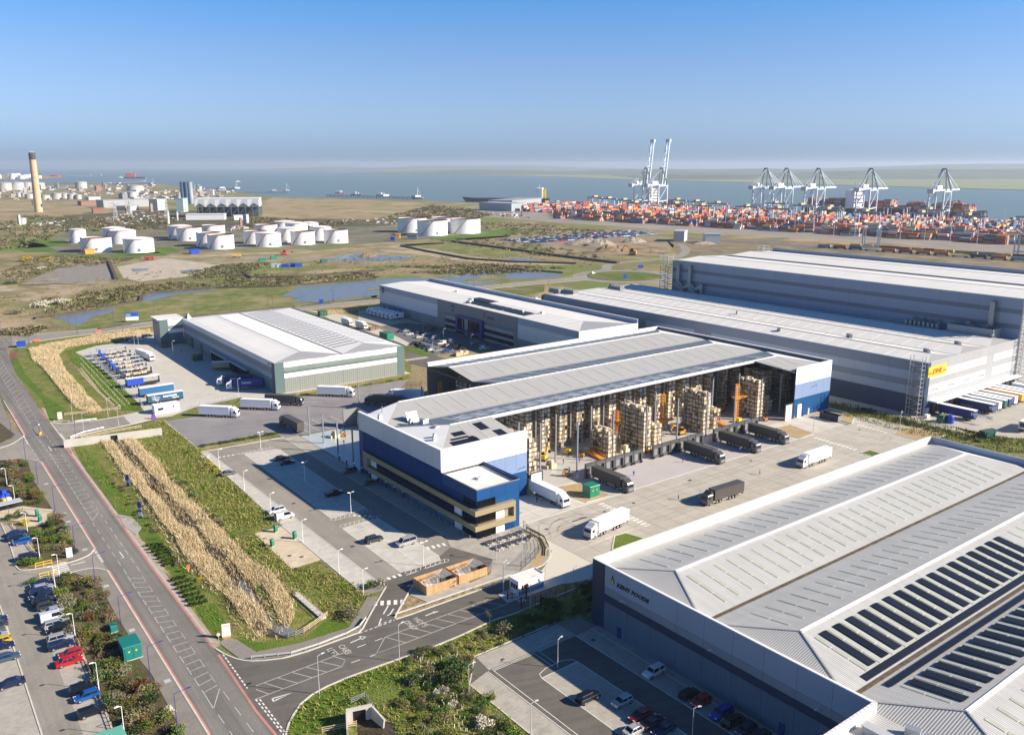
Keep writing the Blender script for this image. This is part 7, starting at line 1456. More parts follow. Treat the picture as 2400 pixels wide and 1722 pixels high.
 # timber cycle enclosures
for(x0,l)in((-25.3,'timber cycle enclosure with open roof frame nearest the road'),(-16.9,'timber cycle enclosure with open roof frame nearest the terrace')):
 t=thing('cycle_enclosure',l,'cycle shelter',(*FM(x0,-33.2),.1),AX,'timber cycle enclosures');wx,wy=7.9,5.4
 pm=MB();pm.box(.01,.21,-.03,.03,0,2.0);me=pm.mesh('board',wood);pm2=MB();pm2.box(-.03,.03,.01,.21,0,2.0);me2=pm2.mesh('board',wood)
 for k in range(int(wx/.22)):link('board',me,t,(k*.22,0,0),0,(1,1,R.uniform(.97,1.02)));link('board',me,t,(k*.22,wy,0))
 for k in range(int(wy/.22)):link('board',me2,t,(0,k*.22,0));link('board',me2,t,(wx,k*.22,0))
 mb=MB();mb.box(.1,wx-.1,.1,wy-.1,.02,.05);put('floor',mb,conc_b,t)
 for k in range(5):
  mb=MB();x=.5+k*.9
  pts=[(x,.4+4.6*s_/8,1.0+1.5*math.sin(math.pi*s_/8))for s_ in range(9)]
  for a,b in zip(pts,pts[1:]):mb.bar(a,b,.07)
  put('hoop',mb,dgrey,t)
 mb=MB()
 for s_ in range(8):
  a0,a1=math.pi*s_/8,math.pi*(s_+1)/8
  mb.face([(.5,.4+4.6*s_/8,1.02+1.5*math.sin(a0)),(4.1,.4+4.6*s_/8,1.02+1.5*math.sin(a0)),(4.1,.4+4.6*(s_+1)/8,1.02+1.5*math.sin(a1)),(.5,.4+4.6*(s_+1)/8,1.02+1.5*math.sin(a1))])
 pc=MATS.get('polycarbonate')or mat('polycarbonate',(.75,.78,.80),.1,spec=.6);pc.node_tree.nodes['Principled BSDF'].inputs['Alpha'].default_value=.18;put('canopy',mb,pc,t)
 for k in range(7):
  mb=MB();mb.bar((.9+.5*k,1.2,.05),(.9+.5*k,1.2,.8),.05);mb.bar((.9+.5*k,1.2,.8),(.9+.5*k,2.0,.8),.05);mb.bar((.9+.5*k,2.0,.8),(.9+.5*k,2.0,.05),.05);put('cycle_stand',mb,steel,t)
 mb=MB();mb.box(5.2,7.4,2.4,4.6,.05,1.1);put('locker',mb,dgrey,t);mb=MB();mb.hexa([(4.8,1.6,1.9),(7.6,1.4,2.1),(7.6,4.6,2.1),(4.8,4.6,1.9),(4.8,1.6,2.0),(7.6,1.4,2.2),(7.6,4.6,2.2),(4.8,4.6,2.0)]);put('roof_panel',mb,pc,t);mb=MB();[mb.bar((x,3,0),(x,3,2.1),.15)for x in(4.7,5.1)];put('post',mb,wood,t)
 # picnic tables
slate=mat('table_top',(.03,.035,.05),.5)
tp=thing('picnic_table','x','picnic table',(0,0,0));mb=MB();mb.box(-.8,.8,-.75,.75,.72,.80);put('tabletop',mb,slate,tp)
for s_ in(-1,1):mb=MB();mb.box(-.8,.8,s_*1.1-.18,s_*1.1+.18,.42,.48);put('bench',mb,conc_b,tp)
for s_ in(-1,1):mb=MB();mb.box(s_*.6-.06,s_*.6+.06,-1.15,1.15,.3,.4);mb.box(s_*.6-.06,s_*.6+.06,-.3,.3,0,.72);mb.box(s_*.6-.05,s_*.6+.05,-1.15,-1.0,0,.42);mb.box(s_*.6-.05,s_*.6+.05,1.0,1.15,0,.42);put('leg',mb,white,tp)
used=[]
for k in range(4):
 place(tp,used,(*FM(.6+3.1*k,-20.4),.09),AX,'dark-topped picnic table in the row nearest the facade, %s from the car park'%ords[k],'picnic tables');place(tp,used,(*FM(.8+3.1*k,-23.9),.09),AX,'dark-topped picnic table in the row nearest the fence, %s from the car park'%ords[k],'picnic tables')
 # bollards and charging posts along the facade
bol=MB();bol.tube((0,0,0),(0,0,1.0),.09,8);bol.tube((0,0,.8),(0,0,.95),.095,8,mi=1);bme=bol.mesh('bollard',[steel,white]);i=0
for k in range(12):
 tag(link('bollard',bme,None,(*FM(-1.3,16-2.8*k),.09),AX),'steel bollard along the facade footway, %s from the far end'%(ords[k]),'bollard','bollards along the facade')
for k in range(4):tag(link('bollard',bme,None,(*FM(.6+2.6*k,-17.9),.1),AX),'steel bollard in front of the office gable, %s from the corner'%ords[k],'bollard','bollards at the gable')
for k in range(9):
 t=thing('charging_post','slim dark charging post with white head, %s along the facade'%ords[k],'charging post',(*FM(-.6,58-4.9*k),.1),AX,'charging posts');mb=MB();mb.box(-.14,.14,-.14,.14,0,1.5);put('column',mb,black,t);mb=MB();mb.box(-.16,.16,-.16,.16,1.5,2.1);put('head',mb,white,t)
 # cabinets, kiosks, containers
def kiosk(pos,rz,sx_,sy_,h,m,name,label,cat,roof=None,door=True,base=True):
 t=thing(name,label,cat,(pos[0],pos[1],.06),rz)
 mb=MB();mb.box(-sx_/2,sx_/2,-sy_/2,sy_/2,.12,h);put('housing',mb,m,t)
 mb=MB();mb.hexa([(-sx_/2-.12,-sy_/2-.12,h),(sx_/2+.12,-sy_/2-.12,h),(sx_/2+.12,sy_/2+.12,h),(-sx_/2-.12,sy_/2+.12,h),(-sx_/2-.05,-sy_/2-.05,h+.12),(sx_/2+.05,-sy_/2-.05,h+.12),(sx_/2+.05,sy_/2+.05,h+.12),(-sx_/2-.05,sy_/2+.05,h+.12)]);put('roof',mb,roof or m,t)
 mb=MB();mb.box(-sx_/2-.1,sx_/2+.1,-sy_/2-.1,sy_/2+.1,0,.12);put('plinth',mb,conc_b,t)
 if door:
  for k in(-1,1):mb=MB();mb.box(k*sx_*.22-sx_*.2,k*sx_*.22+sx_*.2,-sy_/2-.05,-sy_/2,.2,h-.2);d=put('door',mb,m,t);mb=MB();mb.box(k*sx_*.2-.15,k*sx_*.2+.15,-sy_/2-.07,-sy_/2-.045,h*.6,h*.6+.28);put('warning_plate',mb,yellow,d)
 return t
kiosk(FM(42,-11.6),AX,3.6,3.2,3.3,green,'substation','green substation box on the gravel island beside the docked lorry','substation')
kiosk((-72.1,147.2),ROAD+math.pi/2,3.2,4.4,2.8,mat('teal_grp',(.010,.17,.15),.45,n=1,amt=.06),'substation','teal green substation box in the hedge beside the main road','substation')
kiosk((-79.1,155.7),ROAD+math.pi/2,1.2,1.5,1.3,MATS['teal_grp'],'utility_cabinet','small teal cabinet in the hedge above the teal substation','cabinet',door=False)
kiosk((-63.8,120.2),RX,4.5,3,2.2,mat('mint_roof',(.12,.40,.30),.5),'kiosk','mint green kiosk roof at the bottom edge of the left car park','kiosk',door=False)
kiosk((-116.3,525.5),FG.a,5,3.5,3.0,green_d,'substation','dark green substation behind the sage roof ridge','substation')
kiosk((-66.9,453.9),FT.a,4,9,3.2,green,'container','long green container beside the sage roof corner','container',door=False)
kiosk((-149.1,400.7),FG.a,4.5,3,2.8,green_d,'substation','dark green substation in the shade of the sage wall','substation')
kiosk((-250.2,432.6),.5,4,3,2.6,cobalt,'kiosk','dark blue kiosk at the bend of the main road','kiosk',door=False)
kiosk((-35.5,653.4),.5,4,3,2.6,green,'substation','green substation on the wetland roadside','substation')
for p,l in(((-59.6,203.4),'green utility cabinet on the sandy pad, the farthest one'),((-53.8,199.4),'green utility cabinet on the sandy pad, nearest the bays'),((-58.2,195.0),'green utility cabinet on the sandy pad, nearest the reeds'),((-125.0,213.4),'green cabinet on the sandy path, the farther one'),((-122.5,210.0),'green cabinet on the sandy path, the nearer one')):
 kiosk(p,AX+.3,.75,.75,1.7,green,'utility_cabinet',l,'cabinet',door=False)
t=thing('plant_box','open grey skip standing against the office gable','skip',(*FM(13.8,-11),.09),AX);mb=MB();mb.box(0,3.4,0,.1,0,2.2);mb.box(0,3.4,4.4,4.5,0,2.2);mb.box(0,.1,.1,4.4,0,2.2);mb.box(3.3,3.4,.1,4.4,0,2.2);mb.box(.1,3.3,.1,4.4,0,.1);put('tub',mb,mgrey,t);mb=MB();mb.bar((3.4,1,.5),(5,1,.2),.12);mb.bar((3.4,3.4,.5),(5,3.4,.2),.12);put('rail',mb,dgrey,t)
t=thing('open_container','open dark navy container on rails beside the blue end wall','skip',(*FM(160.3,-13),.16),AX);nv=mat('container_navy',(.015,.022,.045),.5);mb=MB();mb.box(0,2.6,0,.12,.15,2.2);mb.box(0,.12,.12,7.4,.15,2.2);mb.box(2.48,2.6,.12,7.4,.15,2.2);mb.box(0,2.6,7.4,7.5,.15,2.2);mb.box(.12,2.48,.12,7.4,.15,.25);put('tub',mb,nv,t);mb=MB();[mb.box(x,x+.15,-4,9,0,.15)for x in(.3,2.2)];put('rail',mb,dgrey,t);mb=MB();mb.box(.1,2.5,-.03,0,.2,2.15);put('end_door',mb,mgrey,t)
def skip(pos,rz,m,label,s_=1):
 t=thing('skip',label,'skip',(pos[0],pos[1],.06),rz);mb=MB();mb.hexa([(-1.2*s_,-1,.1),(1.2*s_,-1,.1),(1.2*s_,1,.1),(-1.2*s_,1,.1),(-2.2*s_,-1.1,1.7*s_),(2.2*s_,-1.1,1.7*s_),(2.2*s_,1.1,1.7*s_),(-2.2*s_,1.1,1.7*s_)]);put('tub',mb,m,t);mb=MB();mb.box(-2.0*s_,2.0*s_,-.95,.95,1.7*s_,1.72*s_);put('opening',mb,dgrey,t);mb=MB();[mb.box(x*s_-.06,x*s_+.06,-1.2,1.2,.5,1.6*s_)for x in(-1.4,1.4)];put('rib',mb,m,t)
skip((161.8,281.7),AX-.2,green_d,'dark green flared skip in the logistics yard by the verge',1.5)
t=thing('compactor','green waste compactor on the island beside the blue tank','compactor',(*(155.1,299.7),.1),AX);cg=mat('compactor_green',(.06,.17,.08),.5);mb=MB();mb.box(-2,2,-1.2,1.2,.1,1.8);mb.hexa([(-2,-1.2,1.8),(.5,-1.2,1.8),(.5,1.2,1.8),(-2,1.2,1.8),(-1.2,-1,2.6),(.3,-1,2.6),(.3,1,2.6),(-1.2,1,2.6)]);put('body',mb,cg,t);mb=MB();mb.box(2,3.2,-1,1,.1,1.2);put('hopper',mb,cg,t)
t=thing('water_tank','round blue tank beside the green compactor','tank',(*(157.1,298.3),.1),0);mb=MB();mb.lathe([(0,0),(1.35,0),(1.35,2.6),(1.1,2.9),(0,3.0)],20);put('shell',mb,cobalt,t);mb=MB();mb.tube((0,0,2.9),(0,0,3.3),.35,10);put('hatch',mb,cobalt,t)
t=thing('tipped_bin','small white machine beside the blue lettered trailer','machine',(*(151.7,304.3),.1),AX);mb=MB();mb.box(-1,1,-.6,.6,.3,1.4);put('body',mb,white,t);mb=MB();mb.box(1,1.4,-.5,.5,.2,.8);put('bucket',mb,yellow,t)
# signs
def board(pos,rz,w,h,z0,m,label,stripes=(),txt=None,tm=None,ts=.5,cat='sign',posts=2):
 t=thing('sign',label,cat,(pos[0],pos[1],.04),rz)
 mb=MB();mb.box(-w/2,w/2,-.06,.06,z0,z0+h);put('panel',mb,m,t)
 if z0>.05 and posts:mb=MB();[mb.box(x-.05,x+.05,-.04,.04,0,z0)for x in((-w*.35,w*.35)if posts==2 else(0,))];put('post',mb,lgrey,t)
 for(a,b,c)in stripes:mb=MB();mb.box(-w/2,w/2,-.08,.08,z0+a,z0+b);put('band',mb,c,t)
 if txt:text_mesh('lettering',txt,ts,tm or orange,t,(-w*.4,-.09,z0+h*.68),(rad(90),0,0),depth=.005)
 return t
board((-164.2,302.3),AX-.25,1.5,2.8,.1,white,'white estate sign with orange foot at the gate road',((0,.35,orange),(2.2,2.45,orange)),posts=0)
board((-55.8,153.0),AX-.3,1.6,3.0,.1,white,'white estate sign with orange foot at the lower access road',((0,.35,orange),(2.45,2.6,orange)),posts=0)
t=thing('road_sign','small round prohibition sign beside the lower estate sign','road sign',(*(-56.6,150.9),.05),AX-.3);mb=MB();mb.tube((0,0,0),(0,0,1.7),.05,6);put('post',mb,lgrey,t);mb=MB();mb.tube((0,.05,2.0),(0,-.02,2.0),.42,14);put('rim',mb,red,t);mb=MB();mb.tube((0,-.02,2.0),(0,-.04,2.0),.32,14);put('face',mb,white,t);mb=MB();mb.bar((-.2,-.05,1.85),(.2,-.05,2.15),.02,.08);put('bar',mb,red,t)
board((-104.3,188.8),RX-.2,1.3,2.4,.1,white,'blank white notice board beside the purple lamp',posts=0)
board((-110.4,234.9),AX-.9,.9,3.6,.1,cobalt,'slim blue totem sign beside the upper reeds',((1.2,2.0,lgrey),),posts=0)
board((-97.2,211.8),AX-.9,1.1,4.6,.1,mat('totem_blue',(.03,.05,.25),.4),'tall blue and white totem sign beside the lay-by',((.6,1.8,white),(2.4,3.0,lgrey)),posts=0)
t=board((-224.2,504.4),FG.a-.3,7,4.6,1.0,white,'blue and white estate board on the wetland roadside',((2.2,4.6,mat('board_blue',(.015,.10,.50),.4)),));mb=MB();mb.box(-3.2,-.6,-.1,-.07,3.7,4.9);put('wordmark',mb,dhl_w,t)
board((-138.7,274.6),AX,.5,1.6,.1,cobalt,'small blue marker post beside the first culvert',posts=0)
board((92,704),.3,3,3.5,.5,cobalt,'blue sign on the roundabout island');board((114,768),.2,5,2.6,1.5,cobalt,'large blue road sign beyond the roundabout')
board((-127.8,575.2),.4,3,2.6,0.1,cobalt,'small blue box sign on the wetland verge',posts=0)
t=thing('lifebuoy_post','orange lifebuoy post at the end of the short timber fence','lifebuoy',(*(-73.5,181.1),.05),AX);mb=MB();mb.box(-.06,.06,-.06,.06,0,1.5);put('post',mb,wood_p,t);mb=MB();mb.tube((0,-.1,1.4),(0,.1,1.4),.42,12);put('housing',mb,mat('lifebuoy_orange',(.80,.14,.02),.5),t)
t=thing('beacon','yellow beacon post on the traffic island','beacon',(*(-161.9,284.1),.16),AX);mb=MB();mb.tube((0,0,0),(0,0,3.4),.07,8);put('post',mb,dgrey,t);mb=MB();mb.lathe([(0,3.3),(.2,3.4),(.25,3.6),(.15,3.8),(0,3.85)],10);put('globe',mb,white,t);mb=MB();mb.box(.2,.55,-.15,.15,.2,1.0);mb.box(-.15,.3,-.2,.2,0,.8);put('bollard',mb,yellow_p,t)
for p,l in(((-248.8,445.1),'red warning board on the verge near the blue kiosk'),((-228.9,471.0),'red warning board on the verge right of the reeds')):board(p,.8,2.6,1.2,.2,mat('signal_red',(.75,.12,.05),.5),l,cat='warning board')
# culverts and headwalls
def headwall(pos,rz,label,w=5,h=2.2):
 t=thing('culvert_headwall',label,'culvert',(pos[0],pos[1],.05),rz);mb=MB();mb.box(-w/2,-1.1,0,.5,0,h);mb.box(1.1,w/2,0,.5,0,h);mb.box(-1.1,1.1,0,.5,h-.5,h);put('headwall',mb,conc_b,t);mb=MB();mb.box(-1.1,1.1,.45,.5,0,h-.5);put('opening',mb,black,t)
 return t
headwall((-133.2,277.0),AX-.18,'pale concrete culvert headwall with dark square opening at the head of the reeds',30,2.6)
t=headwall((-25.3,126.9),AX-.3,'concrete culvert with splayed wing walls in the bottom verge',4.4,2.6)
mb=MB();mb.bar((-2.1,0,1.3),(-2.6,-3.5,.6),.3,2.4);mb.bar((2.1,0,1.3),(3.4,-3.2,.6),.3,2.4);put('wing_wall',mb,conc_b,t)
t=thing('steps','pale concrete maintenance steps down to the ditch end','steps',(*(-46.9,171.1),0));p0,p1=(-46.9,171.1),(-38.4,160.4);mb=MB();mb.bar((0,0,.2),(p1[0]-p0[0],p1[1]-p0[1],.2),1.2,.35);put('flight',mb,conc_b,t);mb=MB();[mb.bar(((p1[0]-p0[0])*k/9,(p1[1]-p0[1])*k/9,.3),((p1[0]-p0[0])*k/9,(p1[1]-p0[1])*k/9,1.3),.08)for k in range(10)];mb.bar((0,0,1.3),(p1[0]-p0[0],p1[1]-p0[1],1.3),.08);put('handrail',mb,wood_p,t)
t=thing('lay_by','pale paved lay-by panel beside the grass strip','lay-by',(0,0,0));mb=MB();mb.prism([(-104.6,214.8),(-99.9,212.9),(-94.5,206.0),(-93.9,201.5),(-99.4,207.0)],0,.10);put('slab',mb,pav_mid,t)
# manhole covers and gullies
man=MB();man.box(-.35,.35,-.35,.35,0,.012);mme=man.mesh('manhole_cover',lgrey);manD=MB();manD.box(-.35,.35,-.3,.3,0,.012);mmd=manD.mesh('manhole_cover',dgrey)
for p in((-135.2,237.1),(-119.0,215.2),(-115.1,209.8),(-102.8,193.0),(-89.2,174.5),(-75.6,155.9),(-61.8,138.5)):tag(link('manhole_cover',mme,None,(*p,.105),AX,1.6),'pale square chamber cover in the left footway','chamber cover','footway chamber covers')
for k,p in enumerate(((8.8,205.1),(-71.3,241.1),(-59.7,222.3),(-38.7,194.9),(33.3,222.6),(24.7,216.5),(74.8,257.4),(-52.7,189.7),(-49.7,189.1),(15.8,152.3))):tag(link('manhole_cover',mmd,None,(*p,.078),AX,1.3),'dark drain cover set in the paving','drain cover','dark drain covers')
tag(link('drain_grating',mmd,None,(*(17.6,211.4),.078),AX,(7,.9,1)),'long dark drain grating in the near yard','drain cover');tag(link('drain_grating',mmd,None,(*(52.2,240.1),.078),AX,(2,1.4,1)),'small dark grating in the yard left of the grey lorry','drain cover')
# bus shelter and stacked goods at the left edge
t=thing('shelter','flat-roofed open shelter at the left edge beside the sandy path','shelter',(*FM(-93,72.5),.07),AX+.1);mb=MB();mb.box(0,7,0,3.0,2.4,2.55);put('roof',mb,lgrey,t);mb=MB();[mb.box(x,x+.1,y,y+.1,0,2.4)for x in(.2,3.4,6.7)for y in(.1,2.8)];put('post',mb,dgrey,t);mb=MB();mb.box(.2,6.8,2.85,2.9,.3,2.2);put('screen',mb,glass,t)
t=thing('goods_stack','stack of bright blue sacks and crates at the left edge','goods',(*(-141.3,225.4),.06),AX+.4)
for(a,b,c,m)in((0,0,0,cobalt),(1.5,.3,0,cobalt),(.2,1.6,0,cobalt),(.8,.6,1.2,cobalt),(-1.2,-3.0,0,yellow),(-.2,-3.4,0,white),(1.6,2.6,0,cobalt),(.3,3.2,0,cobalt),(-1.4,-1.5,0,cobalt)):
 mb=MB();mb.obox(a,b,1.4,1.3,c,c+1.2,.2,0,.12,.12);put('sack',mb,m,t)
t=thing('purple_sign','purple banner heap beside the gate cabin','banner',(*(-130.7,303.5),.06),.4);mb=MB();mb.hexa([(-1,-.6,0),(1,-.6,0),(1,.6,0),(-1,.6,0),(-.6,-.1,1.6),(.2,-.1,2.2),(.2,.1,2.2),(-.6,.1,1.6)]);put('cloth',mb,mat('purple_cloth',(.16,.08,.30),.6),t)
# pallets and timber piles near the portal building
for k,(p,l)in enumerate((((-26.4,411.8),'pile of timber pallets at the end of the portal car park'),((-24.0,413.1),'second pile of timber pallets at the end of the portal car park'),((-78.4,478.6),'rusty pallet pile beside the white box lorry'),((-48.7,483.8),'timber bin store beside the grey wall'),((-176.3,431.4),'brown timber store in the shade of the sage office block'),((-15.3,433.4),'brown timber store beside the portal wall'))):
 t=thing('pallet_pile',l,'pallets',(*p,.06),FT.a)
 for j in range(6):mb=MB();a=R.uniform(-3,3);b=R.uniform(-1.5,1.5);mb.obox(a,b,1.8,1.3,0,R.uniform(.8,2.2),R.uniform(-.2,.2));put('pallet',mb,wood_p if k<2 else mat('rust_%d_%d'%(k,j),(.20,.13,.08),.8),t)
 # ---------------------------------------------------------------- vegetation
def in_poly(p,poly):
 x,y=p;c=False;j=len(poly)-1
 for i in range(len(poly)):
  if(poly[i][1]>y)!=(poly[j][1]>y)and x<(poly[j][0]-poly[i][0])*(y-poly[i][1])/(poly[j][1]-poly[i][1])+poly[i][0]:c=not c
  j=i
 return c
def scatter(poly,n,q=R):
 xs=[p[0]for p in poly];ys=[p[1]for p in poly];out=[];k=0
 while len(out)<n and k<n*60:
  p=(q.uniform(min(xs),max(xs)),q.uniform(min(ys),max(ys)));k+=1
  if in_poly(p,poly):out.append(p)
 return out
def area(poly):return abs(sum(poly[i][0]*poly[(i+1)%len(poly)][1]-poly[(i+1)%len(poly)][0]*poly[i][1]for i in range(len(poly))))/2
def leaf_mat(name,col,rnd=.3,hue=.05):
 m=mat(name,col,.85,n=.5,amt=.35,rnd=rnd,hue=hue,spec=.2);return m
LV={'olive':leaf_mat('leaf_olive',(.135,.145,.032)),'green':leaf_mat('leaf_green',(.095,.16,.026)),'dark':leaf_mat('leaf_dark',(.05,.078,.022)),'brown':leaf_mat('leaf_brown',(.20,.155,.085),.25),'russet':leaf_mat('leaf_russet',(.17,.065,.028),.2,.03),'yellow':leaf_mat('leaf_yellow',(.42,.33,.02),.15,.02),'white':leaf_mat('blossom',(.55,.52,.42),.15,.02),'grey':leaf_mat('leaf_grey',(.19,.185,.11),.2)}
bark=mat('bark',(.11,.085,.06),.9)
def crown_mesh(name,m,n=260,leaf=.26,sx=1,sy=1,sz=.8,seed=0,base=.0,lobes=6):
 q=random.Random(seed);mb=MB()
 L=[(q.uniform(-.55,.55),q.uniform(-.55,.55),q.uniform(.25,.85),q.uniform(.35,.6))for _ in range(lobes)]
 for _ in range(n):
  c=q.choice(L);th,ph=q.uniform(0,6.283),math.acos(q.uniform(-.5,1));r=c[3]*q.uniform(.55,1.05)
  x,y,z=c[0]+r*math.sin(ph)*math.cos(th),c[1]+r*math.sin(ph)*math.sin(th),c[2]+r*math.cos(ph)
  if z<.02:z=q.uniform(.02,.3)
  d=Vector((q.gauss(0,1),q.gauss(0,1),q.gauss(0,.8))).normalized();u=d.orthogonal().normalized();w=d.cross(u);s_=leaf*q.uniform(.6,1.3)
  p=Vector((x*sx,y*sy,base+z*sz))
  mb.face([p-u*s_*.5,p+w*s_*.32,p+u*s_*.5,p-w*s_*.32])
 return mb.mesh(name,m)
CM={k:[crown_mesh('foliage',m,620,.17,1,1,.85,10*i+j,lobes=9)for j in range(3)]for i,(k,m)in enumerate(LV.items())}
sm=MB();[sm.tube((0,0,0),(R.uniform(-.4,.4),R.uniform(-.4,.4),.7),.03,5,.015)for _ in range(5)];STEM=sm.mesh('stem',bark)
def shrub(p,kind,s_,label,group,h=1.0,z=.05,stem=True):
 t=thing('shrub',label,'shrub',(p[0],p[1],z),R.uniform(0,6.28),group)
 t.scale=(s_,s_,s_*h);link('foliage',R.choice(CM[kind]),t)
 if stem:link('stem',STEM,t)
 return t
beds=[([(-161.7,258.7),(-152.6,257.6),(-140.5,239.7),(-126.2,220.7),(-127.3,217.5),(-130.2,219.8),(-133.9,220.8),(-137.9,225.6),(-149.4,239.7)],42,'upper'),([(-121.0,216.2),(-118.6,213.2),(-103.6,191.6),(-105.2,188.2),(-109.8,187.1),(-121.4,202.9),(-118.9,206.9)],30,'middle'),([(-101.4,177.4),(-99.2,179.6),(-92.8,176.9),(-85.0,165.7),(-79.2,157.0),(-79.4,151.1),(-83.8,151.1),(-93.0,163.3)],52,'lower'),([(-83.4,150.3),(-77.5,153.6),(-71.8,144.1),(-65.3,139.4),(-59.5,131.3),(-53.6,123.4),(-50.5,117.4),(-57.8,117.4),(-64.8,124.3),(-73.9,137.0)],72,'lowest')]
words={'olive':'olive green shrub','green':'fresh green shrub','dark':'dark evergreen shrub','brown':'bare brown twiggy shrub','russet':'russet leaved shrub','yellow':'yellow flowering shrub','white':'white blossoming shrub','grey':'grey green shrub'}
for poly,n,w in beds:
 for p in scatter(poly,n):
  k=R.choices(('olive','green','dark','brown','russet','grey'),(30,16,14,24,5,10))[0]
  shrub(p,k,R.uniform(1.0,2.0),'%s in the %s planting bed left of the main road'%(words[k],w),'roadside bed shrubs',R.uniform(.7,1.0))
for p,k,s_,l in(((-131.1,211.5),'dark',1.6,'round clipped evergreen by the sandy path, left one'),((-129.3,212.8),'dark',1.9,'round clipped evergreen by the sandy path, right one'),((-125.7,208.1),'yellow',1.5,'yellow flowering shrub by the sandy path'),((-112.6,184.8),'green',1.9,'clipped green hedge corner, left half'),((-111.1,185.8),'green',1.9,'clipped green hedge corner, right half'),((-106.3,175.8),'green',1.5,'clipped green hedge at the head of the car row'),((-69.6,177.2),'yellow',1.0,'small yellow shrub beside the short timber fence'),((-93.0,253.0),'yellow',1.2,'yellow shrub at the top of the bank beside the bays'),((-89.6,247.9),'yellow',1.0,'yellow shrub on the bank, second one'),((-29.6,174.3),'grey',2.0,'grey green rounded shrub at the car park corner'),((-31.5,173.8),'green',1.5,'green shrub at the car park corner'),((-33.2,161.0),'grey',2.2,'large grey green shrub beside the access footway'),((-9.8,138.0),'dark',3.4,'dense dark olive bush in the bottom verge'),((-10.5,141.9),'dark',2.4,'upper half of the dense dark bush in the bottom verge'),((-12.4,134.3),'white',1.6,'white blossoming shrub in the bottom verge'),((-4.4,125.5),'white',2.0,'white blossoming shrub at the bottom edge'),((-10.2,131.0),'white',1.1,'small white blossoming shrub in the bottom verge'),((-1.7,155.3),'grey',2.2,'tall grey green conifer shrub beside the staff car park'),((-17.8,138.3),'dark',1.8,'dark bush left of the sapling in the bottom verge'),((-57.8,129.1),'white',1.3,'white blossoming shrub beside the lowest purple lamp'),((-103.9,264.8),'green',1.3,'green shrub beside the truck park corner')):
 shrub(p,k,s_,l,'single shrubs',.85)
for k in range(22):
 p=lerp(FM(-31,98),FM(-6,96.5),k/21);shrub((p[0]+R.uniform(-.4,.4),p[1]+R.uniform(-.4,.4)),R.choice(('green','dark','olive')),R.uniform(.8,1.1),'low green hedge plant between the truck park and the front car park','hedge plants by the truck park',.8)
for k in range(26):
 p=lerp((-84.9,335.4),(-44.6,366.0),R.random());shrub(p,R.choice(('olive','green','yellow','grey')),R.uniform(.6,1.0),'low shrub along the foot of the sage end wall','plants below the sage wall',.7)
def undergrowth(l,poly,n,ks,sr):
 mb=MB();ms=[LV[k]for k in ks]
 for p in scatter(poly,n):
  i=R.randrange(len(ks));me=R.choice(CM[ks[i]]);s_=R.uniform(*sr);c,n_=math.cos(p[0]*7),math.sin(p[0]*7)
  V=[(p[0]+s_*(v.co.x*c-v.co.y*n_),p[1]+s_*(v.co.x*n_+v.co.y*c),.05+v.co.z*s_*.8)for v in me.vertices]
  for f in me.polygons:mb.face([V[k]for k in f.vertices],i)
 tag(put('undergrowth',mb,ms),l,'undergrowth',kind='stuff')
for poly,n,l,ks,sr in(([(-20.7,147.2),(-12.3,150.3),(-3.8,157.0),(0.0,158.8),(8.7,158.6),(-6.8,146.3),(-6.7,146.0),(-7.9,139.7),(-19.7,139.7)],55,'low shrubs on the verge above the staff car park',('olive','brown','dark','grey','green'),(.6,1.3)),([(-18.5,138.0),(-7.8,138.0),(-4.4,133.7),(2.5,123.6),(0.0,120.9),(-15.8,122.1),(-19.3,128.2)],60,'wild shrubs in the bottom verge beside the culvert pool',('brown','olive','dark','grey','green'),(.7,1.5)),([(2.8,163.9),(9.9,169.5),(17.7,176.2),(16.3,162.3),(8.4,159.1),(0.7,153.1)],45,'shaded shrubs between the mesh fence and the staff car park',('dark','green','olive'),(.7,1.4)),([(-104.8,252.0),(-90.7,232.0),(-72.5,205.3),(-60.2,188.4),(-50.0,173.8),(-44.5,169.3),(-47.0,169.3),(-57.1,181.4),(-71.5,200.5),(-94.6,233.8),(-101.3,243.0)],60,'wild shrubs on the bank between the reeds and the bays',('brown','green','dark','grey','olive'),(.6,1.2)),([(130.2,314.6),(143.7,294.3),(145.9,299.1),(134.2,319.3)],24,'low shrubs on the verge beside the logistics yard',('green','olive','dark'),(.6,1.1)),([(140.0,303.2),(152.4,290.7),(158.4,276.1),(155.7,274.4),(148.2,286.1),(137.8,298.3)],30,'low shrubs on the far right verge',('olive','dark','grey'),(.6,1.2)),([(-122.8,247.4),(-119.2,245.4),(-105.7,227.2),(-94.3,210.7),(-85.0,198.1),(-76.4,183.9),(-78.1,184.5),(-87.5,198.8),(-100.9,215.9)],26,'low brown shrubs between the grass strip and the reeds',('brown','grey','olive'),(.5,1.0))):
 undergrowth(l,poly,n,ks,sr)
 # clipped low hedge rows beside the road
hr=leaf_mat('hedge_leaf',(.045,.085,.015));hm=crown_mesh('foliage',hr,120,.25,.6,.6,.6,99,lobes=4)
for(a,b,c,d,nr,l)in(((-88.4,194.9),(-79.7,184.5),(-85.3,195.5),(-78.5,186.9),4,'clipped low hedge plant in the upper block beside the road'),((-75.2,176.9),(-67.4,165.7),(-73.3,178.5),(-64.8,167.1),4,'clipped low hedge plant in the lower block beside the road')):
 for i in range(nr):
  for j in range(7):
   p=lerp(lerp(a,c,i/(nr-1)),lerp(b,d,i/(nr-1)),j/6);t=thing('hedge_plant',l,'hedge plant',(*p,.05),R.uniform(0,6),l.split('in the ')[1]+' hedge');t.scale=(1.3,1.3,1.2);link('foliage',hm,t)
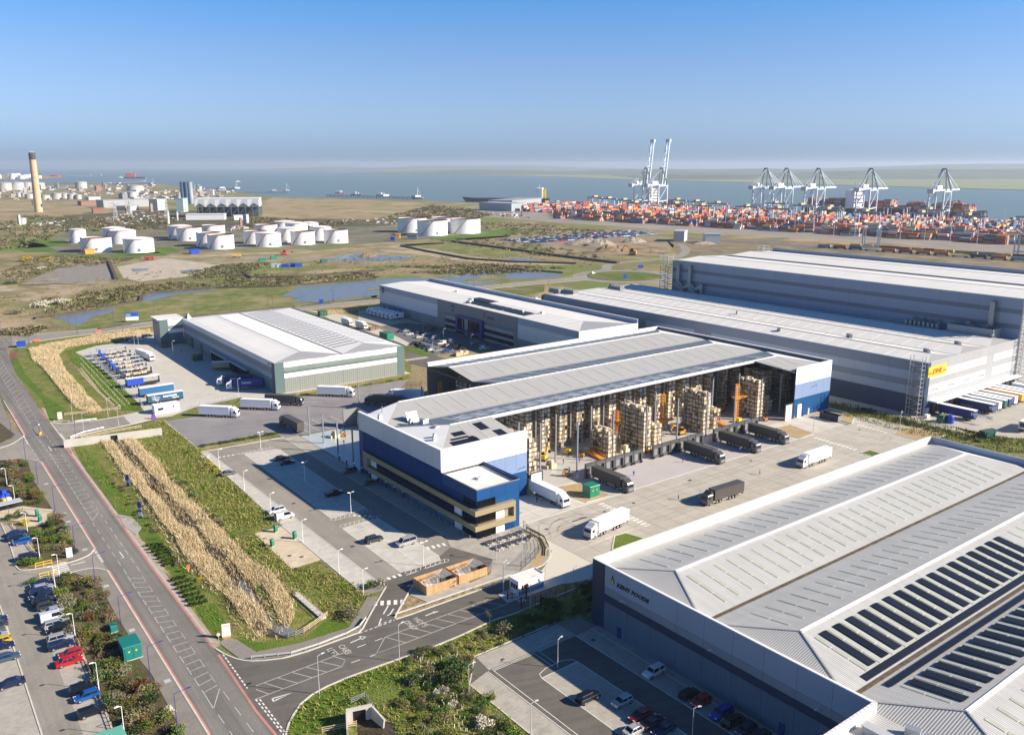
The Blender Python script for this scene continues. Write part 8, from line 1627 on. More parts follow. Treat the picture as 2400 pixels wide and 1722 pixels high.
   # saplings
def sapling(p,h,label,kind='brown',sc=.5):
 t=thing('sapling',label,'tree',(p[0],p[1],.04),R.uniform(0,6),'young trees');mb=MB();mb.tube((0,0,0),(.05,.05,h*.6),.05,6,.035);mb.tube((.05,.05,h*.6),(0,.1,h),.035,5,.01)
 for k in range(7):z=h*R.uniform(.4,.85);a=R.uniform(0,6.28);mb.tube((.04,.04,z),(.6*math.cos(a),.6*math.sin(a),z+R.uniform(.5,1.0)),.018,4,.006)
 put('trunk',mb,bark,t);link('crown',crown_mesh('crown',LV[kind],90,.14,.9,.9,h*.55,R.randint(0,999),h*.42),t)
for p,h,l,k in(((-14.4,135.6),3.6,'slim sapling with pale leaves in the bottom verge','grey'),((-11.4,132.0),3.2,'slim bare sapling right of the first in the bottom verge','brown'),((-4.5,157.5),3.5,'bare sapling above the hatched road shade','brown'),((-84.7,198.1),3.4,'bare sapling beside the grass strip, upper one','brown'),((-71.0,177.8),3.2,'bare sapling beside the short timber fence','brown'),((-66.9,172.5),3.0,'bare sapling below the short timber fence','brown'),((-36.3,163.3),2.6,'staked sapling above the access footway, first','grey'),((-35.1,162.9),2.6,'staked sapling above the access footway, second','grey'),((-33.8,164.3),2.6,'staked sapling above the access footway, third','grey'),((-6.9,132.0),2.6,'bare sapling at the corner of the staff car park','brown'),((-119.0,241.6),2.4,'small bare tree on the grass strip','brown')):
 sapling(p,h,l,k)
 # tree guards (white tubes)
gm=MB();gm.tube((0,0,0),(0,0,.75),.07,6);gme=gm.mesh('tree_guard',mat('guard_plastic',(.62,.62,.48),.6));cnt=0
for(a,b,n)in(((-205.5,403.1),(-167.7,348.3),22),((-167.7,348.3),(-147.1,318.2),16),((-200.3,392.3),(-166.1,341.9),22),((-166.1,341.9),(-148.5,317.4),16),((-195.8,383.1),(-164.2,335.6),22),((-164.2,335.6),(-152.1,319.8),12),((-205.7,406.9),(-166.7,350.2),22),((-166.7,350.2),(-146.8,321.4),16),((-191.6,374.4),(-165.9,337.4),18)):
 for k in range(n):
  p=lerp(a,b,(k+R.uniform(-.2,.2))/n);tag(link('tree_guard',gme,None,(p[0],p[1],.05),0),'pale tree guard in the rows on the bank behind the trailers','tree guard','tree guards on the trailer bank')
for p in scatter([(-18.1,147.2),(-10.1,148.7),(-8.7,143.4),(-11.5,138.0),(-8.1,131.3),(-6.8,123.8),(-12.4,125.2),(-16.7,139.7)],80):tag(link('tree_guard',gme,None,(*p,.05),0),'pale tree guard in the bottom verge','tree guard','tree guards in the bottom verge')
# reeds
reed_m=[mat('reed_a',(.58,.46,.27),.8,n=.8,amt=.25,spec=.2),mat('reed_b',(.43,.335,.19),.8,n=.8,amt=.25,spec=.2),mat('reed_c',(.66,.54,.345),.8,n=.8,amt=.2,spec=.2)]
def blades(name,polys,dens,h0,h1,w,mats,label,lean=.25,maxn=40000):
 mb=MB();q=random.Random(len(name)+int(dens*10))
 for poly in polys:
  for p in scatter(poly,min(maxn,int(area(poly)*dens)),q):
   v=math.sin(p[0]*.31+1.7*math.sin(p[1]*.17))+math.sin(p[1]*.43+p[0]*.12)+q.gauss(0,.6)
   if v<-1.5:continue
   a=q.uniform(0,3.1416);h=q.uniform(h0,h1)*(1+.16*v);dx,dy=q.gauss(-.1,lean),q.gauss(0,lean);c,s_=math.cos(a)*w*q.uniform(.6,1.3),math.sin(a)*w*q.uniform(.6,1.3)
   mb.face([(p[0]-c,p[1]-s_,.03),(p[0]+c,p[1]+s_,.03),(p[0]+dx+c*.55,p[1]+dy+s_*.55,h),(p[0]+dx-c*.55,p[1]+dy-s_*.55,h*q.uniform(.85,1))],q.randrange(len(mats)))
 o=put(name,mb,mats);tag(o,label,name.replace('_',' '),kind='stuff');return o
rb1=[(-137.1,275.8),(-126.5,260.9),(-115.7,244.4),(-106.3,232.4),(-97.4,219.1),(-90.7,209.2),(-83.3,199.4),(-77.3,189.3),(-71.6,182.2),(-65.3,173.5),(-62.1,171.1),(-56.8,162.9),(-52.6,157.0),(-50.1,153.2),(-48.3,153.0),(-47.8,157.0),(-51.9,164.3),(-54.9,166.7),(-59.6,174.2),(-62.4,176.7),(-70.0,187.5),(-75.2,195.5),(-78.9,201.5),(-86.9,209.2),(-91.9,217.5),(-104.5,234.2),(-110.0,243.5),(-123.3,260.9),(-132.5,275.2)]
rb2=[(-131.8,279.5),(-124.5,268.7),(-114.5,254.5),(-109.1,246.4),(-102.4,237.8),(-94.1,225.6),(-83.9,212.1),(-77.0,200.8),(-71.8,193.6),(-67.7,189.3),(-60.9,180.0),(-56.0,173.5),(-55.0,175.3),(-48.8,163.3),(-46.0,157.0),(-44.7,157.0),(-44.4,160.6),(-46.2,167.1),(-49.6,172.6),(-53.9,179.6),(-63.9,188.4),(-59.0,183.9),(-65.3,193.0),(-70.1,199.4),(-76.8,208.5),(-85.7,220.7),(-93.5,231.5),(-100.4,238.8),(-102.2,243.5),(-108.1,252.4),(-118.4,266.4),(-128.2,280.1)]
rb3=[(-242.4,425.6),(-240.5,434.2),(-225.9,462.4),(-204.4,481.9),(-196.8,463.2),(-206.4,451.5),(-225.5,430.4),(-221.3,413.2),(-200.1,378.3),(-175.3,343.6),(-153.8,313.5),(-156.9,310.0),(-166.8,318.7),(-188.3,348.5),(-213.4,384.2),(-228.7,403.1)]
rb4=[(-113.9,526.7),(-101.6,539.4),(-86.0,558.1),(-87.7,569.4),(-103.5,549.9),(-118.6,539.4)]
blades('reeds',[rb1,rb2],34,.45,1.55,.032,reed_m,'tall straw coloured reeds lining the ditch')
blades('reeds',[rb3,rb4],16,.4,1.35,.05,reed_m,'straw coloured reeds below the bend of the main road')
blades('reeds',[[(-104.6,236.0),(-98.3,234.2),(-93.1,225.6),(-85.3,214.4),(-84.9,209.9),(-90.1,215.9),(-98.8,228.9)],[(-74.6,198.8),(-69.6,191.1),(-61.8,178.9),(-55.3,171.1),(-55.8,173.0),(-62.0,181.1),(-69.7,192.3)]],5,.8,1.6,.07,[mat('reed_dead',(.20,.15,.08),.9),reed_m[1]],'thin dead reeds standing in the ditch bed')
def grow(poly,k):
 c=(sum(p[0]for p in poly)/len(poly),sum(p[1]for p in poly)/len(poly));h_=len(poly)//2
 return[lerp(p,poly[-1-i],-k if i<h_ else-k)for i,p in enumerate(poly)]
blades('reeds',[grow(rb1,.45),grow(rb2,.45)],5,.3,1.0,.045,reed_m+[mat('reed_green',(.15,.16,.05),.9)],'thin ragged fringe of reeds along the ditch',.35)
# rough grass and young whips on the banks
tuft_m=[mat('tuft_a',(.17,.22,.03),.9,spec=.1),mat('tuft_b',(.21,.20,.055),.9,spec=.1),mat('tuft_c',(.11,.155,.025),.9,spec=.1),mat('tuft_d',(.30,.24,.10),.9,spec=.1)]
bank=[(-129.7,291.1),(-131.0,294.2),(-126.0,301.0),FM(-32,98),(-99.9,264.8),(-58.7,207.4),(-64.2,202.5),(-50.3,182.8),(-44.3,187.5),(-33.6,173.3),(-28.7,169.6),(-31.0,169.6),(-32.9,157.9),(-37.6,161.0),(-47.0,172.1),(-60.7,184.8),(-76.1,207.4),(-101.3,243.0),(-87.0,220.7),(-110.9,257.6),(-128.3,282.0)]
blades('rough_grass',[bank],5,.25,.7,.10,tuft_m,'rough grass and herbs on the bank beside the front car park',.2)
blades('rough_grass',[[(-36.9,126.7),(-35.6,132.3),(-31.2,137.6),(-22.7,143.7),(-12.4,151.1),(-3.6,159.2),(-0.2,161.0),(8.4,159.1),(-6.8,146.3),(-7.6,138.0),(2.5,123.6),(-1.2,118.2),(-17.8,118.2),(-19.4,126.1),(-23.3,128.5),(-27.0,128.8),(-25.9,118.2),(-35.5,118.2)]],5,.2,.6,.10,tuft_m,'rough grass and weeds in the bottom verge',.2)
blades('rough_grass',[[(-222.9,423.8),(-216.7,442.7),(-203.5,446.6),(-212.7,434.2),(-216.3,419.5),(-199.5,399.8),(-172.2,364.2),(-144.4,323.6),(-139.5,314.5),(-147.7,314.5),(-166.8,341.2),(-192.0,378.3),(-208.8,399.8)],[(-145.2,273.4),(-139.4,269.9),(-123.7,249.4),(-103.6,222.3),(-86.3,198.8),(-76.4,183.9),(-62.8,166.7),(-55.4,155.3),(-56.5,152.0),(-63.4,161.5),(-85.3,196.2),(-103.8,214.4)]],3,.15,.4,.10,tuft_m[:3],'rough grass on the road verges',.15)
blades('rough_grass',[FM.many([(177.5,40),(182,40),(190,-60),(178,-60),(176,-18)]),FD.many([(-9,-20),(20,-62),(14,-70),(-26,-30),(-22,20),(-10,20)])],2.5,.3,.9,.13,tuft_m,'rough grass on the verge beside the logistics yard',.2)
# scrub of the middle distance: nobody could count it
def clump(mb,x,y,r,q,mi):
 for _ in range(26):
  a,d=q.uniform(0,6.283),r*math.sqrt(q.random());z=r*.62*q.uniform(.1,1)*(1-(d/r)**2*.7);n=Vector((q.gauss(0,.8),q.gauss(0,.8),q.gauss(0,1)+.3)).normalized();u=n.orthogonal().normalized()*r*q.uniform(.16,.34);w=n.cross(u)*.7;p=Vector((x+d*math.cos(a),y+d*math.sin(a),z))
  mb.face([p-u,p+w,p+u,p-w],mi)
scrub_m=[mat('scrub_olive',(.135,.135,.052),.95,n=1.2,amt=.4,spec=.1),mat('scrub_brown',(.19,.15,.085),.95,n=1.2,amt=.4,spec=.1),mat('scrub_dark',(.085,.088,.04),.95,n=1.2,amt=.4,spec=.1),mat('scrub_pale',(.30,.25,.15),.95,n=1.2,amt=.4,spec=.1)]
def scrub(label,polys,n,r0,r1,w=(4,4,3,1)):
 q=random.Random(n);mb=MB()
 for poly in polys:
  for p in scatter(poly,n,q):
   r=q.uniform(r0,r1)
   clump(mb,p[0],p[1],r,q,q.choices((0,1,2,3),w)[0])
 tag(put('scrub',mb,scrub_m),label,'scrub',kind='stuff')
scrub('dark scrub on the waste ground around the tank farm',[[(-742,1206),(-900,1625),(-757,1558),(-568,1496),(-474,1246),(-612,1206),(-549,982),(-576,933)],[(-470,1558),(-341,1461),(-259,1438),(-277,1289),(-416,1336)],[(-231,1532),(-187,2028),(-91,1867),(-39,1625),(-94,1385),(-179,1416)]],520,2.5,6)
scrub('mixed scrub on the slopes above the wetland',[[(-440,743),(-484,888),(-370,867),(-374,809),(-405,768),(-394.1,687.2)],[(-292.9,534.1),(-309.1,616.8),(-291.7,662.1),(-265.0,687.2),(-227.8,657.3),(-267.6,627.6),(-256.5,586.7),(-274.2,550.6)],[(-237.8,687.2),(-235,743),(-169,714),(-125,743),(-106,714),(-165.0,667.0),(-218.2,647.8)],[(-282,743),(-269,802),(-228,828),(-226,714),(-256,700)]],420,1.0,2.8)
scrub('low scrub beyond the wetland and along the pipeline',[[(-107,1099),(0,1099),(69,933),(104,847),(43,867),(-23,957)],[(-88,743),(-31,775),(37,756),(-36,729)],[(0,1289),(134,1246),(91,1168),(-11,1126)],[(-125,792),(-20,809),(53,775),(-38,768)],[(-287.6,470.4),(-275.8,483.3),(-267.2,490.0),(-262.1,458.2)],[(-91,1438),(34,1385),(122,1246),(48,1230),(-63,1289)]],240,1.2,3.0)
scrub('grass tussocks over the rough ground',[[(-373.2,596.4),(-330,743),(-131,888),(87,888),(78,792),(-110,743),(-260.1,616.8),(-298.1,496.8)]],700,.6,1.5,(2,3,1,4))
TC={}
for p,k,s_,l in(((-470,839),'yellow',9,'large yellow gorse bush on the far bank, left one'),((-449,839),'yellow',7,'yellow gorse bush on the far bank, right one'),((-307.1,561.0),'white',8,'white blossoming thicket above the bend, left one'),((-302.9,573.5),'white',8,'white blossoming thicket above the bend, right one'),((-314.8,586.7),'brown',7,'brown thicket behind the white blossom'),((-308.9,534.1),'grey',6,'grey thicket at the left above the road bend'),((-390.1,676.9),'grey',8,'round grey bush at the left edge of the hardstanding'),((-407,824),'brown',9,'brown thicket above the old hardstanding'),((-399,855),'grey',7,'grey thicket behind the old hardstanding'),((-418,768),'white',6,'pale blossoming hedge on the far bank')):
 t=thing('thicket',l,'shrub',(*p,0),R.uniform(0,6),'thickets of the middle distance');t.scale=(s_,s_,s_*.5)
 if k not in TC:TC[k]=crown_mesh('foliage',LV[k],900,.13,1,.8,.8,len(TC),lobes=11)
 link('foliage',TC[k],t);link('stem',STEM,t)
 # ---------------------------------------------------------------- tank farm, refinery, power station
tank_w=mat('tank_white',(.76,.755,.74),.5,n=6,amt=.05,rnd=.04);tank_r=mat('tank_rust',(.30,.12,.08),.7,n=4,amt=.3);tank_in=mat('tank_dark_inside',(.10,.06,.05),.8);tank_g=mat('tank_grey',(.40,.385,.37),.6,n=8,amt=.15,rnd=.1)
def tank(x,y,r,h,label,kind,group,m=None,spot=False,ang=0):
 t=thing('storage_tank',label,'storage tank',(x,y,.05),ang,group);m=m or tank_w
 mb=MB();mb.lathe([(r*1.01,0),(r,.3),(r,h)],40);put('shell',mb,m,t,smooth=True)
 mb=MB();mb.lathe([(r,h-.5),(r+.25,h-.5),(r+.25,h+.1),(r-.1,h+.1),(r-.1,h-.5)],40);put('rim',mb,tank_r if kind!='plain' else m,t)
 mb=MB()
 if kind=='open':mb.lathe([(r-.1,h-1.2),(r*.5,h-1.6),(0.01,h-1.7)],40);put('floating_roof',mb,tank_in,t)
 else:mb.lathe([(r,h),(r*.5,h+r*.09),(.01,h+r*.13)],40);put('cone_roof',mb,m,t,smooth=True)
 if r>7:
  mb=MB();n=9;a0=-2.3
  for k in range(n):a,b=a0+k*.10,a0+(k+1)*.10;mb.bar(((r+.5)*math.cos(a),(r+.5)*math.sin(a),h*k/n),((r+.5)*math.cos(b),(r+.5)*math.sin(b),h*(k+1)/n),.7,.35)
  put('stair',mb,tank_r,t)
 if spot:
  mb=MB();a=-1.15;mb.tube(((r-.1)*math.cos(a),(r-.1)*math.sin(a),3.2),((r+.12)*math.cos(a),(r+.12)*math.sin(a),3.2),1.5,14);d=put('number_disc',mb,black,t)
  mb=MB();mb.box(-.9,.9,-.04,.04,-.3,.3);put('number_plate',mb,white,t,((r+.16)*math.cos(a),(r+.16)*math.sin(a),3.2),a+math.pi/2)
 return t
TL_=[((-520,1046,9.1,15.8),'cone','slender white tank, leftmost of the near tank farm'),((-447,937,15.3,15.2),'open','big white tank with open rusty top at the left end of the tank farm'),((-474,1040,13.3,17.9),'cone','white tank half hidden behind the left front pair'),((-463,1038,14.9,15.4),'cone','white tank with a yellow-brown roof behind the left front pair'),((-399,931,15.4,14.2),'cone','big white cone-roofed tank in the left front pair'),((-423,1113,14.7,15.4),'cone','white cone-roofed tank, back left of the second tank group'),((-399,1080,14.7,15.7),'open','white open-topped tank in the middle of the second group'),((-410,1200,15.5,10.9),'open','white open-topped tank at the back of the second group'),((-348,1002,13.8,15.6),'open','white open-topped tank half hidden by the front one of the second group'),((-324,970,14.2,15.7),'open','white open-topped front tank of the second group'),((-305,1037,13.7,14.7),'open','white open-topped tank, left of the third group'),((-279,999,14.1,15.2),'cone','plain white front tank of the third group'),((-347,1234,15.7,9.3),'open','white open-topped tank at the back of the third group'),((-340,1308,15.6,8.8),'cone','far white cone-roofed tank of the third group, left one'),((-304,1234,15.3,11.2),'cone','far white cone-roofed tank of the third group, right one'),((-271,1058,13.5,16.4),'cone','white tank behind the numbered one of the third group'),((-246,1026,14.0,15.2),'open','white numbered open tank near the right of the third group'),((-237,1083,13.1,16.1),'cone','white cone-roofed tank near the right end of the third group'),((-211,1046,14.3,15.5),'open','white open-topped tank at the right end of the third group'),((-306,1322,13.5,6.2),'cone','farthest small white tank behind the third group'),((-139,1219,20.2,19.4),'open','white open tank, left one of the far four'),((-106,1165,20.1,19.5),'open','big white front tank of the far four'),((-94,1239,20.6,19.1),'open','white tank at the back of the far four'),((-64,1201,20.5,19.5),'open','white tank, right one of the far four')]
for k,(T,kd,l)in enumerate(TL_):tank(*T,l,kd,'white storage tanks',spot=k in(1,4,6,9,11,16,18,20,21))
for k,T in enumerate(((-1892,3299,23.7,27.3),(-1868,3339,24.0,27.6),(-1923,3506,17.8,25.0),(-1913,3578,21.2,21.9),(-1744,3580,22.4,24.9),(-1384,3247,29.6,17.7),(-1043,2423,12.3,19.8),(-1083,2467,12.6,16.4),(-1271,2401,12.2,11.2),(-1251,2423,12.8,15.3),(-1250,2465,10.5,14.0),(-1208,2422,12.3,13.7),(-1348,2466,12.6,12.3),(-1455,2603,5.8,12.2),(-1189,2419,8.2,12.1),(-769,1376,6.1,9.8),(-941,2498,9.6,11.3),(-1462,2644,9.0,10.1))):
 tank(*T,'grey refinery tank in the far left refinery, %s'%('low and wide' if k in(5,12)else 'tall rusty' if k<5 else 'small'),'plain','grey refinery tanks',tank_g)
for k,T in enumerate(((-3690,6378,16.2,24.3),(-3394,6035,26.5,34.9),(-3335,6030,20.4,23.9),(-3501,6380,18.4,24.3),(-3686,6781,23.0,24.6),(-3400,6378,15.1,17.9),(-4191,7526,19.1,24.9),(-4517,7965,18.9,15.8))):tank(*T,'white tank on the distant headland','plain','headland tanks')
# chimney
cp=(-940,1746);t=thing('chimney','tall tapering concrete chimney with a dark top at the left','chimney',(*cp,0));mb=MB();mb.lathe([(7.6,0),(6.6,50),(6.0,103)],28);put('shaft',mb,mat('chimney_concrete',(.52,.37,.23),.85,n=14,amt=.1),t,smooth=True)
mb=MB();mb.lathe([(6.05,101),(6.0,114),(5.4,114.5),(5.2,112)],28);put('cap',mb,mat('chimney_black',(.05,.05,.055),.8),t,smooth=True);mb=MB();[mb.tube((2.5*math.cos(a),2.5*math.sin(a),111),(2.5*math.cos(a),2.5*math.sin(a),116.5),1.6,10)for a in(0,2.1,4.2)];put('flue',mb,lgrey,t);mb=MB();mb.box(-7.6,-6.4,-7.8,-6,14,24);mb.box(6.4,8.4,-3,0,10,16);put('platform',mb,dgrey,t)
def fbox(p,q,d,h,m,label,cat='building',roof=None,z0=0,name='industrial_building',rows=0):
 a=math.atan2(q[1]-p[1],q[0]-p[0]);w=dist2(p,q);t=thing(name,label,cat,(p[0],p[1],0),a,None);mb=MB();mb.box(0,w,0,d,z0,h);put('wall',mb,m,t)
 mb=MB();mb.box(-.5,w+.5,-.5,d+.5,h,h+.8);put('roof',mb,roof or m,t)
 if z0:mb=MB();n=max(3,int(w/12));[mb.box(w*k/n-.6,w*k/n+.6,y,y+1.2,0,z0)for k in range(n+1)for y in(0,d*.5,d-1.2)];[mb.bar((w*k/n,0,2),(w*(k+1)/n,0,z0-1),.9)for k in range(n)];put('frame',mb,mat('frame_steel_'+str(len(bpy.data.materials)),(.09,.12,.15),.6),t)
 for r in range(rows):mb=MB();n=max(3,int(w/9));[mb.box(w*(k+.2)/n,w*(k+.75)/n,-.15,0,h*(r+.35)/rows,h*(r+.7)/rows)for k in range(n)];put('window_band',mb,glass,t)
 return t
ps=fbox((-562,1559),(-454,1583),60,32,mat('power_white',(.68,.69,.68),.5,n=10,amt=.06),'white air-cooled condenser hall on a dark steel frame',z0=18)
mb=MB();w=dist2((-562,1559),(-454,1583));mb.box(4,w-4,14,50,0,17.5);put('dark_core',mb,MATS['chimney_black'],ps);mb=MB();[mb.face([(w*k/6,-.4,18.2),(w*(k+1)/6,-.4,18.2),(w*(k+.5)/6,-6,25)],0)for k in range(6)];[mb.hexa([(w*k/6+2,-.3,19),(w*(k+1)/6-2,-.3,19),(w*(k+1)/6-2,-.1,19),(w*k/6+2,-.1,19),(w*k/6+8,-.3,31),(w*(k+1)/6-2,-.3,31),(w*(k+1)/6-2,-.1,31),(w*k/6+8,-.1,31)],0)for k in range(6)];put('duct_hood',mb,lgrey,ps)  # dark block added inside the steel frame so the base looks dark and dense
for(a,b,d,h,m,l)in(((-552,1485),(-490,1494),20,9,white,'long low white shed in front of the condenser hall'),((-887,1912),(-803,1998),40,16,dhl_w,'long pale power station building'),((-728,1808),(-718,1827),25,22,mat('beige_block',(.52,.50,.44),.6),'square beige power station block'),((-663,1738),(-649,1738),25,26,mat('aqua_block',(.36,.50,.47),.6),'square aqua green power station block'),((-807,1693),(-789,1704),20,10,mat('brick_red',(.26,.14,.10),.8),'red brown block left of the power station'),((-996,2036),(-972,2059),25,9,MATS['brick_red'],'low red brown building by the chimney'),((-823,1827),(-784,1808),20,8,lgrey,'grey shed in front of the power station'),((-470,1485),(-449,1494),14,7,white,'small white shed right of the long one'),((-542,1377),(-540,1377),6,18,conc_b,'slender pale concrete tower near the pylons'),((-1127,2348),(-1105,2369),25,8,lgrey,'pale refinery shed behind the chimney'),((-3915,7509),(-3845,7509),60,9,red,'red roofed terminal on the headland'),((-68,1827),(-1,1766),45,15,mat('port_shed_grey',(.33,.36,.39),.5),'grey port warehouse with a white gable'),((0,1998),(72,2159),60,12,dhl_w,'long pale port shed behind the grey warehouse'),((230,1038),(248,1038),16,10,mat('shed_bluegrey',(.30,.35,.39),.5),'blue grey shed beyond the high hall roof'),((196,1059),(208,1055),30,12,lgrey,'grey shed beside the car lot road'),((-335,907),(-328,912),6,4,cobalt,'small blue container office by the tanks'),((-445,907),(-438,913),5,4,orange,'orange skip container in front of the left tanks'),((-147,1104),(-142,1104),6,5,orange,'small orange container by the far four tanks'),((-131,1092),(-119,1092),6,5,teal,'teal container by the far four tanks'),((-149,1070),(-144,1070),6,4,cobalt,'blue container by the service track')):
 fbox(a,b,d,h,m,l,rows=0)
tw=thing('twin_stacks','pair of dark blue-grey steel stacks behind the power station','chimney',(*(-778,2116),0));[put('stack',(lambda mb:(mb.lathe([(5.4,0),(5.4,52),(4.6,52)],18,x,0),mb)[1])(MB()),mat('stack_%d'%x,c,.5),tw,smooth=True)for x,c in((-11,(.05,.10,.16)),(0,(.09,.15,.22)),(8,(.24,.28,.33)))]
# refinery clutter: pipes, low units
q=random.Random(5);pal=[lgrey,mgrey,tank_g,MATS['brick_red'],mat('pale_clutter',(.46,.43,.38),.7),mat('tan_clutter',(.34,.27,.19),.8)]
for nm,polys,n,s0,s1,lab in(('refinery_units',[[(-1595,2702),(-2089,3607),(-1924,4009),(-1665,4163),(-1230,3004),(-1230,2573),(-1244,2348),(-1388,2348)],[(-1132,2455),(-1297,3607),(-977,3181),(-775,2159),(-906,1998)]],210,4,22,'low refinery units and pipe racks spread over the far left land'),('substation_gear',[[(-712,1537),(-796,1859),(-646,1738),(-552,1494),(-592,1377),(-619,1342)]],120,2,7,'pale switchyard steelwork in front of the power station'),('yard_clutter',[[(-805,1377),(-744,1453),(-688,1342),(-766,1309)],[(-428,1309),(-417,1377),(-387,1278),(-399,1219)],[(-306,1377),(-291,1494),(-199,1537),(-178,1377),(-268,1377)],[(-58,1738),(-4,1683),(44,1537),(-9,1559)]],45,2,8,'vans, skips and cabins scattered in the works yards')):
 mb=MB()
 for poly in polys:
  for p in scatter(poly,n,q):s_=q.uniform(s0,s1);mb.obox(p[0],p[1],s_,s_*q.uniform(.3,.9),0,q.uniform(.12,.38)*s_+(q.random()<.03)*14,q.uniform(0,3),q.randrange(6))
 tag(put(nm,mb,pal),lab,nm.replace('_',' '),kind='stuff')
for p,l in(((-656,1453),'left'),((-668,1537),'middle'),((-604,1537),'right')):
 t=thing('pylon','grey lattice pylon in front of the power station, %s one'%l,'pylon',(*p,0));mb=MB()
 for a in(-3,3):
  for b in(-3,3):mb.bar((a,b,0),(a*.2,b*.2,34),.5)
 for z in(6,12,18,24):f=1-z/42;mb.bar((-3*f,-3*f,z),(3*f,-3*f,z+5),.35);mb.bar((3*f,-3*f,z),(-3*f,-3*f,z+5),.35)
 for z in(24,29):mb.bar((-9,0,z),(9,0,z),.5)
 put('lattice',mb,lgrey,t)
 # works vehicles
def digger(p,rz,label,m,s_=1.6):
 excavator(p,rz,label,m);o=[o for o in bpy.data.objects if o.get('label')==label][0];o.scale=(s_,)*3
digger((124,896),2.8,'orange digger working in the quarry',orange,2.6);digger((-235,896),.4,'red digger on the graded ground below the tanks',red,1.9)
for p,m,l in(((-276,871),yellow,'yellow dump truck on the graded ground'),((-354,848),red,'red plant machine on the old concrete')):
 t=thing('dump_truck',l,'dump truck',(*p,.04),.2);mb=MB();mb.hexa([(-4.5,-1.4,1.6),(1,-1.4,1.6),(1,1.4,1.6),(-4.5,1.4,1.6),(-5,-1.6,3.2),(1.4,-1.6,3.2),(1.4,1.6,3.2),(-5,1.6,3.2)]);put('body',mb,m,t);mb=MB();mb.box(1.8,4,-1.3,1.3,1.2,3.4);put('cab',mb,m,t);[link('wheel',WT,t,(x,y,.8),0,1.6)for x in(-3.6,-1.6,2.8)for y in(-1.3,1.3)]
for k,(p,m)in enumerate((((-215,787),white),((-210,787),white),((-206,787),cobalt),((-200,793),cobalt),((-195,791),cobalt),((-241,838),green),((-235,856),green),((-179,825),green_d))):tag(put('site_cabin',(lambda mb:(mb.box(-3.2,3.2,-1.4,1.4,0,2.8),mb.box(-3.3,3.3,-1.5,1.5,2.8,3.0),mb.box(-1.8,-.6,-1.45,-1.4,1.2,2.1),mb)[3])(MB()),m,loc=(*p,.03),rz=.1*k),'%s site cabin on the waste ground, %s of the row'%(('white','white','blue','blue','blue','green','green','dark green')[k],ords[k]),'site cabin','site cabins')
# ---------------------------------------------------------------- container port
QO,QD,QN=(785.0,1471.0),(.70,-.714),(-.714,-.70)
def Q(s,d):return(QO[0]+QD[0]*s+QN[0]*d,QO[1]+QD[1]*s+QN[1]*d)
QA=math.atan2(QD[1],QD[0])
ccol=[mat('box_'+n,c,.6,n=8,amt=.12)for n,c in(('orange',(.58,.17,.04)),('red',(.36,.06,.035)),('maroon',(.20,.05,.04)),('white',(.62,.62,.60)),('blue',(.05,.16,.34)),('navy',(.04,.06,.13)),('yellow',(.56,.36,.09)),('teal',(.07,.26,.26)),('grey',(.30,.32,.34)))]
names=['orange','red','maroon','white','blue','navy','yellow','teal','grey'];wts=(17,19,14,9,9,8,9,4,11)
cells=[];q=random.Random(21)
for b in range(34):
 s0=-860+b*36;hb_=q.uniform(2,4.6)
 for i in range(9):
  for j in range(19):
   if j in(6,13):continue
   p=Q(s0+i*2.75,95+j*13);k=p[0]/p[1]
   if not-.02<k<.66:continue
   hh=max(0,min(5,int(q.gauss(hb_,1.2)-(1.2 if j>12 else 0))));col=q.choices(range(9),wts)[0]
   for z in range(hh):cells.append((p,z,q.choices(range(9),wts)[0]if q.random()<.7 else col,0))
for b in range(78):
 for i in range(4):
  for j in range(5):
   p=Q(-640+b//3*44+i*13.5+b%3*12,352+j*2.8+(b%3)*44+(b//3%2)*14);k=p[0]/p[1]
   if not .05<k<.66 or p[0]<60:continue
   for z in range(max(0,int(q.gauss(2.4,1.3)))):cells.append((p,z,q.choices(range(9),wts)[0],1))
cells.sort(key=lambda c:c[0][1]*1.0-c[1]*6)
cb={}
for i in range(9):mb=MB();mb.box(-6.1,6.1,-1.22,1.22,0,2.58);cb[i]=mb.mesh('shipping_container',ccol[i])
for(p,z,c,o_)in cells[:240]:tag(link('shipping_container',cb[c],None,(p[0],p[1],z*2.6+.05),QA+(0 if o_ else math.pi/2)),'%s shipping container stacked at the front of the port'%names[c],'container','front row containers')
mb=MB()
for(p,z,c,o_)in cells[240:]:mb.obox(p[0],p[1],12.2,2.44,z*2.6,z*2.6+2.58,QA+(0 if o_ else math.pi/2),c)
tag(put('container_stacks',mb,ccol),'thousands of coloured containers stacked across the port','containers',kind='stuff')
cr_w=mat('crane_pale',(.52,.58,.64),.5,n=10,amt=.05);cr_d=mat('crane_dark',(.20,.23,.26),.5)
